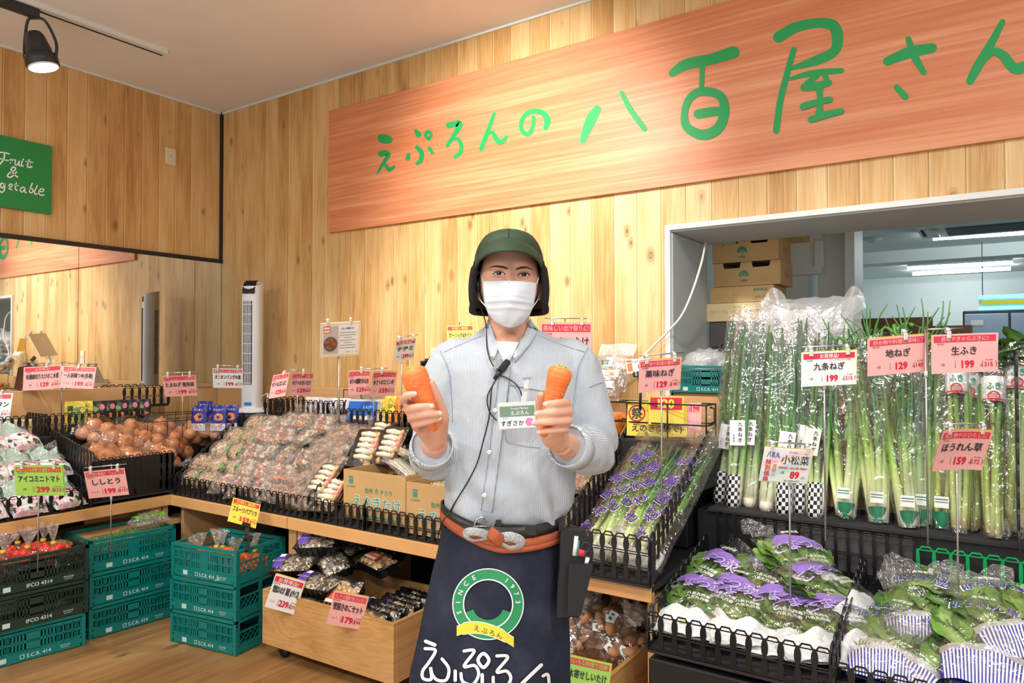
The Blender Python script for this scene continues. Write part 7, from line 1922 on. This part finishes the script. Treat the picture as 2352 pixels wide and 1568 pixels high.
# mask
def mask_pt(s, t):
    a = s * 2 - 1
    ks = [(0, 62, 648, 645), (.25, 60, 672, 670), (.5, 56, 698, 697), (.72, 47, 722, 724), (.88, 34, 738, 741), (1, 15, 748, 751)]
    for k in range(len(ks) - 1):
        if t <= ks[k + 1][0] + 1e-9:
            f = (t - ks[k][0]) / (ks[k + 1][0] - ks[k][0]); hw, ye, yc = (lerp(ks[k][i], ks[k + 1][i], f) for i in (1, 2, 3)); break
    px = 1171 + a * hw - 3 * t; py = lerp(yc, ye, a * a) + (a * 2.0)
    prof = [-.112, -.122, -.124, -.118, -.108, -.094]; u = t * 5; i = min(4, int(u)); yc_ = lerp(prof[i], prof[i + 1], u - i)
    back = .068 * (1 - .55 * max(0, t - .5) * 2)
    pl = 0.0
    for t0, am in ((.42, .0045), (.56, .0035), (.3, .002)): pl += am * math.exp(-((t - t0 - .05 * abs(a)) / .025) ** 2) * min(1, 1.15 - abs(a) * .3)
    y = yc_ + .02 + back * abs(a) ** 2.1 - pl + .0016 * math.sin(a * 7 + t * 9) + HC.y - .0
    return lp(px, py, y - .02)
q = MB(); q.grid(mask_pt, 36, 44, 'mask_white'); o = q.build('face_mask', person); sd = o.modifiers.new('t', 'SOLIDIFY'); sd.thickness = .0012
for s, pts in ((-1, [(0.0, .02), (1107, 636, -.02), (1101, 624, .01), (1096, 634, .03)]), (1, [(1.0, .02), (1236, 640, -.02), (1240, 628, .01)]), (-1, [(0.02, .6), (1104, 690, -.02), (1098, 676, .02)]), (1, [(.98, .6), (1234, 690, -.02), (1240, 676, .02)])):
    q = MB(); P = [mask_pt(*pts[0])] + [lp(*k) for k in pts[1:]]; q.tube([Vector(p) for p in smooth_line([tuple(p) for p in P], 6)], .0014, 'mask_white', 6); q.build('ear_loop', person)
# hair and cap
q = MB(); V3, F3 = ico(4)
keep = [i for i, p in enumerate(V3) if p[2] > -.62 and p[1] > -.28 and (p[2] > .0 or p[1] > .1 or abs(p[0]) < .98)]
idx = {k: j for j, k in enumerate(keep)}
q.add([Vector(head_pt(V3[k])) * 1.035 for k in keep], [tuple(idx[i] for i in f) for f in F3 if all(i in idx for i in f)], 'hair_black', HM, True); q.build('hair', person)
cap = MB(); CT = lp(1169, 612, .015)
def front(an): return max(0.0, -math.sin(an))            # 1 at the middle of the forehead
def dome(s, t):
    an = 2 * PI * s; e = t * PI / 2; ce, se = math.cos(e) ** .8, math.sin(e) ** .95
    z0 = .05 * front(an) ** 1.6
    return CT + Vector((math.cos(an) * .0875 * ce, math.sin(an) * .108 * ce, z0 + (.0895 - z0) * se))
cap.grid(dome, 56, 16, 'cap_green', None, True, True)
capo = cap.build('cap', person); sd = capo.modifiers.new('t', 'SOLIDIFY'); sd.thickness = .002; sd.offset = -1
q = MB(); q.ball(CT + Vector((0, 0, .09)), .007, 'cap_green', 2, (1, 1, .5)); q.build('cap_button', capo)
for an in (-PI / 2, -PI / 2 + 1.05, -PI / 2 - 1.05):
    q = MB(); q.tube([dome((an / (2 * PI)) % 1, t / 10) + Vector((0, 0, .0004)) for t in range(0, 11)], .0009, 'fleece_black', 5); q.build('cap_seam', capo)
def brim(s, v):
    a = s * 2 - 1; an = -PI / 2 + a * 1.45
    b = CT + Vector((math.cos(an) * .088, math.sin(an) * .1085, .05 * front(an) ** 1.6 + .002))
    py = 576 + 44 * abs(a) ** 2.0; px = 1168.5 + 75 * math.sin(a * 1.5) / math.sin(1.5)
    o2 = lp(px, py, -.165 * math.cos(a * 1.45) ** .8 + .012)
    p = b.lerp(o2, v); p.z += .006 * math.sin(v * PI); return p
q = MB(); q.grid(brim, 36, 10, 'cap_green'); o = q.build('brim', capo); sd = o.modifiers.new('t', 'SOLIDIFY'); sd.thickness = .0035; sd.offset = 0
ZB = lp(1165, 716, .05).z - CT.z
for s in (-1, 1):
    def flap(u, v, s=s, off=0.0):
        an = lerp(-.32, 1.5, u); k = 1 + .12 * math.sin(v * PI * .75)
        rnd = 1 - .12 * max(0, 1 - u * 5) ** 2
        return CT + Vector((s * math.cos(an) * (.0885 * k + off), math.sin(an) * (.108 * k + off), lerp(.012, ZB * rnd, v)))
    q = MB(); q.grid(flap, 16, 12, 'cap_green'); o = q.build('ear_flap', capo)
    q = MB(); q.grid(lambda u, v: flap(u, v, off=-.006), 16, 12, 'lining_tan'); q.build('flap_lining', capo)
    q = MB(); q.tube([flap(.0, v / 10, off=-.004) for v in range(1, 11)] + [flap(u / 12, 1, off=-.004) for u in range(1, 13)], [.005] + [.0095] * 9 + [.009] * 12, 'fleece_black', 8); q.build('flap_binding', capo)

# ---- waist: trousers, apron, belt, cords, pouch
q = MB()
for s in (-1, 1):
    x0 = -.015 + s * .085
    q.tube([zf(x0 - s * .02, 1.0), zf(x0 - s * .005, .75), zf(x0 + s * .0, .48), zf(x0 + s * .015, .3, .05), zf(x0 + s * .02, .08, .06)], [.078, .085, .08, .077, .075], 'trouser_dark', 20)
q.build('trousers', person)
for s in (-1, 1):
    q = MB(); q.ball(zf(-.015 + s * .085 + s * .025, .05, -.01), .052, 'shoe_dark', 3, (1, 2.6, .95)); q.build('shoe', person)
ZA0, ZA1 = lp(1155, 1206).z, .44
def apron_pt(s, t, e=0.0):
    a = (s * 2 - 1) * 1.75; z = lerp(ZA0, ZA1, t); f = t * .97
    cx = lerp(lp(1155, 1200).x, lp(1128, 1200).x, min(1, f / .62)); w = lerp(.15, .193, min(1, f / .62)) + .02 * max(0, f - .62); d = lerp(.122, .15, f)
    fold = .008 * f * math.sin(a * 4.2 + 1) + .006 * f * math.sin(a * 9 + t * 4) + .003 * noise.noise(Vector((a * 3, t * 6, 0)))
    return Vector((cx + math.sin(a) * (w + fold + e), .03 - math.cos(a) * (d + fold + e), z))
q = MB(); q.grid(apron_pt, 60, 40, 'apron_navy'); apron = q.build('apron', person); sd = apron.modifiers.new('t', 'SOLIDIFY'); sd.thickness = .002; sd.offset = -1
bva = bvh_of([apron])
def aw(px, py, e=.0025): return drape(bva, px, py, e)
q = MB(); q.tube([aw(*p, .001) for p in smooth_line([(1000, 1234), (1030, 1256), (1076, 1271), (1150, 1275), (1225, 1276), (1285, 1272)], 6)], .0012, 'fleece_black', 6); q.build('pocket_edge', apron)
C7 = lambda x, y: (940 + x * .2794, 1130 + y * .2794)
q = MB(); ec = C7(648, 920); R0 = 80
def ring(r0, r1, m, e, a0=0, a1=360, sx=1.0):
    K = 48; vs = []
    for k in range(K + 1):
        a = R(lerp(a0, a1, k / K)); vs += [aw(ec[0] + math.cos(a) * r0 * sx, ec[1] - math.sin(a) * r0, e + .002), aw(ec[0] + math.cos(a) * r1 * sx, ec[1] - math.sin(a) * r1, e + .002)]
    q.add(vs, [(2 * k, 2 * k + 1, 2 * k + 3, 2 * k + 2) for k in range(K)], m)
ring(80, 82.5, 'apron_print_white', .003); ring(58, 80, 'apron_print_green', .003); ring(55, 58, 'apron_print_white', .003)
ring(36, 55, 'apron_print_green', .0028, 200, 340)
for s_, a0, a1 in (('SINCE', 196, 118), ('1973', 52, 4)):
    for k, ch in enumerate(s_):
        a = R(lerp(a0, a1, k / (len(s_) - 1))); cx, cy = ec[0] + math.cos(a) * 69, ec[1] - math.sin(a) * 69; th = a - PI / 2
        ca, sa = math.cos(th), math.sin(th)
        q.text(ch, 15, 'apron_print_white', None, .02, fn=lambda p_: aw(cx + p_[0] * ca - p_[2] * sa, cy - (p_[0] * sa + p_[2] * ca), .0058))
rib = [C7(380, 1120), C7(520, 1115), C7(650, 1130), C7(780, 1170), C7(875, 1215)]
RB = smooth_line([C7(390, 1140), C7(460, 1118), C7(560, 1112), C7(660, 1132), C7(760, 1172), C7(860, 1232)], 6)
for m, hw, e in (('apron_print_white', 14.5, .0062), ('apron_print_yellow', 12.5, .0068)):
    q.add([aw(p[0] + d_ * .3 * hw * 0, p[1] + d_ * hw * (1 if 4 < j < len(RB) - 5 else .82), e) for j, p in enumerate(RB) for d_ in (-1, 1)], [(2 * j, 2 * j + 1, 2 * j + 3, 2 * j + 2) for j in range(len(RB) - 1)], m)
for k, ch in enumerate('えぷろん'):
    p = C7(555 + k * 62, 1118 + k * 20); th = R(-12)
    q.text(ch, 16, 'card_ink', None, .0, fn=lambda p_: aw(p[0] + p_[0], p[1] - p_[2] + p_[0] * .3, .0076))
q.build('emblem', apron)
q = MB()
BIG = [([(135, 1225), (210, 1255)], [30, 30], 0), ([(130, 1285), (215, 1300), (160, 1400), (110, 1470), (115, 1530), (180, 1535), (175, 1440), (190, 1500), (235, 1545), (305, 1540), (325, 1450), (270, 1370)], 26, 0),
       ([(450, 1305), (535, 1305), (450, 1430), (540, 1425), (570, 1500), (520, 1580), (440, 1555), (425, 1490)], 26, 0), ([(378, 1470), (378, 1545)], 28, 0), ([(600, 1500), (600, 1580)], 28, 0),
       ([(610, 1325), (655, 1380), (610, 1440), (565, 1380)], 28, 1), ([(720, 1345), (810, 1355), (720, 1475), (800, 1470), (835, 1530), (790, 1600), (700, 1580), (690, 1520)], 26, 0),
       ([(1085, 1420), (980, 1520), (880, 1620)], 30, 0), ([(1100, 1510), (1140, 1500), (1150, 1590)], 26, 0)]
for bi, (pts, w, cl) in enumerate(BIG): stroke(q, [C7(*p) for p in pts], [x * .2794 for x in w] if isinstance(w, list) else w * .2794, 'apron_print_white', lambda x, z, bi=bi: aw(x, z, .0055 + bi * .0002), 8, bool(cl))
q.build('lettering', apron)
def waist(name, row, hw_px, depth, m, th, seg=56, tilt=None):
    """band round the waist; row(px) gives the height in the photograph"""
    q = MB(); vs = []; cx = lp(1155, 1200).x; w = hw_px / F_PX * PD
    for k in range(seg):
        a = 2 * PI * k / seg; x = math.sin(a) * w; y = -math.cos(a) * depth
        pz = row(x / w); z = lp(1155, pz).z
        for e, dz in ((0, th / 2), (.004, th / 2), (.004, -th / 2), (0, -th / 2)): vs.append(Vector((cx + math.sin(a) * (w + e), .03 - math.cos(a) * (depth + e), z + dz)))
    fs = [(k * 4 + j, ((k + 1) % seg) * 4 + j, ((k + 1) % seg) * 4 + (j + 1) % 4, k * 4 + (j + 1) % 4) for k in range(seg) for j in range(4)]
    q.add(vs, fs, m, None, True); return q.build(name, person)
brow = lambda u: 1196 + 6 * (1 - u * u) - (26 * max(0, -u) ** 1.5)
waist('belt', brow, 141, .13, 'belt_leather', .034)
waist('apron_string', lambda u: 1216 + 9 * (1 - u * u) - (36 * max(0, -u) ** 1.3), 142, .131, 'cord_orange', .024)
waist('apron_string', lambda u: 1228 + 8 * (1 - u * u) - (48 * max(0, -u) ** 1.3), 142.5, .1315, 'cord_orange', .012)
P = lp(1107, 1207, -.1); q = MB(); q.tube([P + Vector((.017 * math.cos(a), -.004, .021 * math.sin(a))) for a in [R(60 + k * 30) for k in range(9)]], .003, 'chrome', 8); q.tube([P + Vector((-.02, -.006, 0)), P + Vector((.02, -.008, 0))], .002, 'chrome', 6); q.build('buckle', person)
P = lp(1145, 1211, -.098); q = MB(); q.box(P + Vector((0, -.006, 0)), (.014, .006, .038), 'belt_leather'); q.box(P + Vector((.04, -.0045, -.004)), (.1, .004, .026), 'belt_leather', bev=.002, rot=RY(2)); q.build('belt_loop', person)
def ribbon(name, pts, w, m):
    q = MB(); L = [Vector(p) for p in smooth_line([tuple(lp(*p)) for p in pts], 7)]
    q.tube(L, w / 2, m, 10, True, True, .28, up=(0, 1, 0)); return q.build(name, person)
ribbon('bow_loop', [(1128, 1232, -.112), (1100, 1222, -.128), (1076, 1221, -.125), (1071, 1232, -.118), (1088, 1241, -.112), (1122, 1236, -.11)], .02, 'cord_grey')
ribbon('bow_loop', [(1148, 1236, -.112), (1172, 1232, -.13), (1194, 1241, -.126), (1193, 1254, -.118), (1170, 1258, -.114), (1146, 1244, -.11)], .024, 'cord_grey')
ribbon('bow_knot', [(1124, 1222, -.118), (1138, 1232, -.128), (1152, 1246, -.12)], .03, 'cord_orange')
# tool pouch
q = MB(); T0 = lp(1322, 1300, -.035)
pts = lambda z: None
def pouch_row(px0, px1, py, d): a = lp(px0, py, -.06); b2 = lp(px1, py, -.06); return [(a.x, -.075, a.z), (b2.x, -.075, b2.z), (b2.x, -.075 + d, b2.z), (a.x, -.075 + d, a.z)]
rows = [pouch_row(1277, 1328, 1408, .03), pouch_row(1280, 1340, 1340, .045), pouch_row(1284, 1356, 1290, .055), pouch_row(1286, 1348, 1225, .05), pouch_row(1288, 1340, 1214, .04)]
vs = [v for r_ in rows for v in r_]; q.add(vs, [(i * 4 + j, i * 4 + (j + 1) % 4, i * 4 + 4 + (j + 1) % 4, i * 4 + 4 + j) for i in range(4) for j in range(4)] + [(3, 2, 1, 0), (16, 17, 18, 19)], 'pouch_black'); tp = q.build('tool_pouch', person)
q = MB(); rows = [pouch_row(1300, 1330, 1400, .02), pouch_row(1302, 1348, 1330, .02), pouch_row(1304, 1358, 1285, .02)]
vs = [(v[0], v[1] - .014, v[2]) for r_ in rows for v in r_]; q.add(vs, [(i * 4 + j, i * 4 + (j + 1) % 4, i * 4 + 4 + (j + 1) % 4, i * 4 + 4 + j) for i in range(2) for j in range(4)] + [(3, 2, 1, 0), (8, 9, 10, 11)], 'pouch_black'); q.build('front_pocket', tp)
a = lp(1287, 1190, -.04); b2 = lp(1290, 1222, -.06); q = MB(); q.bar(a, b2, .012, .004, 'pouch_black'); q.build('strap', tp)
for nm, p0, p1, r_, m in (('pen', (1319, 1275, -.085), (1324, 1231, -.085), .005, 'label_white'), ('pen', (1326, 1276, -.083), (1328, 1240, -.083), .004, 'print_teal'), ('pen', (1345, 1300, -.085), (1350, 1280, -.088), .005, 'label_white'), ('knife', (1334, 1275, -.087), (1338, 1262, -.087), .008, 'ink_red')):
    q = MB(); q.tube([lp(*p0), lp(*p1)], r_, m, 10); tag(q.build(nm, M=PM.copy()), {'label_white': 'white ' + nm + (' standing in the black waist pouch' if p0[0] < 1330 else ' in the outer pocket of the black waist pouch'), 'print_teal': 'slim teal pen beside the white one in the waist pouch', 'ink_red': 'red-ended cutter in the black waist pouch'}[m], nm)
q = MB(); c = lp(1345, 1256, -.085); q.tube([c + Vector((.009 * math.cos(R(k * 30)), 0, .011 * math.sin(R(k * 30)))) for k in range(13)], .0025, 'dark_steel', 6); q.tube([c + Vector((0, 0, -.01)), c + Vector((-.003, .004, -.04))], .004, 'dark_steel', 6); tag(q.build('scissors', M=PM.copy()), 'ring of dark scissors sticking out of the waist pouch', 'scissors')
# ---- badge, microphone and cables
bc = lp(1188, 954, -.145); MBD = Matrix.Translation(bc) @ RY(-3) @ RX(-4) @ RZ(4)
badge = thing('name_badge', 'name badge with green header hanging on the striped shirt pocket', 'badge', M=PM @ MBD)
q = MB(); q.box((0, 0, 0), (.088, .004, .062), 'badge_case', bev=.0015); q.build('case', badge)
q = MB(); q.box((0, -.0024, -.003), (.08, .0008, .05), 'card_white'); q.box((0, -.003, .01), (.08, .0006, .024), 'badge_green')
q.text('Foods Market', .0072, 'label_white', TR((.006, -.0036, .0165)), .0); q.text('えぷろん', .011, 'label_white', TR((.006, -.0036, .006)), .01); q.text('青果チーフ', .005, 'fan_blue', TR((-.022, -.0034, -.0055)))
q.text('すぎさか', .0135, 'card_ink', TR((-.012, -.0034, -.0165)), .02)
q.add([(.027 + .0095 * math.cos(2 * PI * k / 20), -.0034, -.0155 + .0095 * math.sin(2 * PI * k / 20)) for k in range(20)], [tuple(range(20))], 'badge_pink')
q.build('card', badge)
q = MB(); q.box((.018, .0, .04), (.012, .003, .03), 'badge_case', rot=RY(15)); q.box((.026, -.002, .07), (.013, .01, .026), 'clip_clear', rot=RY(10), bev=.003); q.box((.027, -.004, .084), (.022, .006, .005), 'chrome'); q.build('strap_clip', badge)
mp = drape(bvs, 1154, 846, .012); Mm = Matrix.Translation(mp) @ RY(38)
mic = thing('lapel_microphone', 'black lapel microphone clipped below the open shirt collar', 'microphone', M=PM @ Mm)
q = MB(); q.box((0, 0, .008), (.017, .014, .034), 'black_plastic', bev=.004); q.tube([(0, 0, -.01), (-.0, 0, -.032)], [.007, .004], 'black_plastic', 10); q.build('case', mic)
q = MB(); q.box((-.013, .004, .0), (.012, .008, .03), 'rod_steel', bev=.002); q.build('clip', mic)
def cable(pts, r_=.0016, e=.006): 
    q = MB(); q.tube([drape(bv, p[0], p[1], e) for p in smooth_line(pts, 7)], r_, 'black_plastic', 6); q.build('cable', mic).matrix_parent_inverse = (PM @ Mm).inverted() @ PM
cable([(1102, 700), (1110, 722), (1117, 750), (1118, 790), (1122, 815), (1132, 838), (1146, 852)], e=.011)
cable([(1143, 866), (1130, 890), (1126, 930), (1122, 965), (1108, 1020), (1095, 1065), (1072, 1110), (1046, 1152), (1034, 1175)])
cable([(1148, 862), (1165, 868), (1185, 882), (1196, 900), (1201, 925)]); cable([(1132, 884), (1121, 905), (1119, 925), (1126, 948), (1141, 966)])
q = MB(); q.tube([Vector(p) for p in smooth_line([tuple(lp(1034, 1175, -.1)), tuple(lp(1018, 1196, -.1)), tuple(lp(1008, 1222, -.06)), tuple(lp(1006, 1245, -.05))], 6)], .0016, 'black_plastic', 6); q.build('cable', mic).matrix_parent_inverse = (PM @ Mm).inverted() @ PM
q = MB(); q.ball(lp(1098, 655, -.005), .012, 'black_plastic', 2, (.7, 1, 1.5)); tag(q.build('earpiece', M=PM.copy()), 'black earpiece at the ear inside the cap flap', 'earpiece')
# ---- carrots
n = NT('carrot_skin'); cz = n.coord(scale=(12, 12, 150))
rg_ = n.noise(cz, 1.0, 2, .5, .3)
n.bsdf(n.ramp(n.noise(n.coord(), 26, 3), [(.3, srgb(234, 114, 50)), (.7, srgb(244, 138, 72))]), .42, 0, rg_, .35, .004, .45)
mat('carrot_crown', (186, 176, 84), .6, var=.2, vscale=90)
mat('carrot_scar', (246, 168, 112), .5)
def carrot(label, top, tip, prof, seed):
    a, b2 = lp(*top), lp(*tip); d = b2 - a; L = d.length; Zv = -d.normalized(); X = Vector((1, 0, 0)); X = (X - Zv * X.dot(Zv)).normalized(); Y = Zv.cross(X)
    M = PM @ Matrix(((X.x, Y.x, Zv.x, a.x), (X.y, Y.y, Zv.y, a.y), (X.z, Y.z, Zv.z, a.z), (0, 0, 0, 1)))
    t = thing('carrot', label, 'carrot', M=M); q = MB()
    pf = smooth_line([(r_, -f * L) for f, r_ in prof], 5)
    q.lathe([(max(.0005, r_ * (1 + .012 * math.sin(i * 2.1 + seed))), z) for i, (r_, z) in enumerate(pf)], 'carrot_skin', None, 28); q.build('root', t)
    q = MB(); q.lathe([(.0, .001), (.011, .0008), (.014, -.0005), (.013, -.004)], 'carrot_crown', None, 14); 
    for k in range(7): q.tube([(.008 * math.cos(k * .9), .008 * math.sin(k * .9), 0), (.009 * math.cos(k * .9), .009 * math.sin(k * .9), .004)], .0022, 'carrot_crown', 5)
    q.build('crown', t)
    q = MB(); rg = random.Random(seed)
    def rad(f):
        for (f0, r0), (f1, r1) in zip(prof, prof[1:]):
            if f <= f1: return lerp(r0, r1, (f - f0) / (f1 - f0))
        return .001
    for k in range(22):
        f = rg.uniform(.1, .8); an = rg.uniform(PI * 1.1, PI * 1.9); w = rg.uniform(.15, .45)
        q.tube([(math.cos(an + w * (i / 4 - .5)) * (rad(f) + .0002), math.sin(an + w * (i / 4 - .5)) * (rad(f) + .0002), -f * L + .0012 * math.sin(i * 1.4)) for i in range(5)], .0006, 'carrot_scar', 4)
    q.build('scar_lines', t)
carrot('carrot held upright in the hand on the left, leaning left with a broad top', (946, 845, -.27), (1001, 990, -.262), [(0, .003), (.008, .017), (.05, .026), (.16, .0285), (.3, .027), (.5, .0235), (.7, .0195), (.86, .0155), (.95, .0105), (.99, .004), (1, .001)], 1)
carrot('carrot held upright in the hand on the right, leaning right with a notched top', (1290, 843, -.272), (1246, 1004, -.262), [(0, .003), (.008, .016), (.04, .0235), (.13, .0262), (.26, .0232), (.4, .0205), (.6, .018), (.8, .0145), (.92, .011), (.97, .008), (1, .001)], 2)
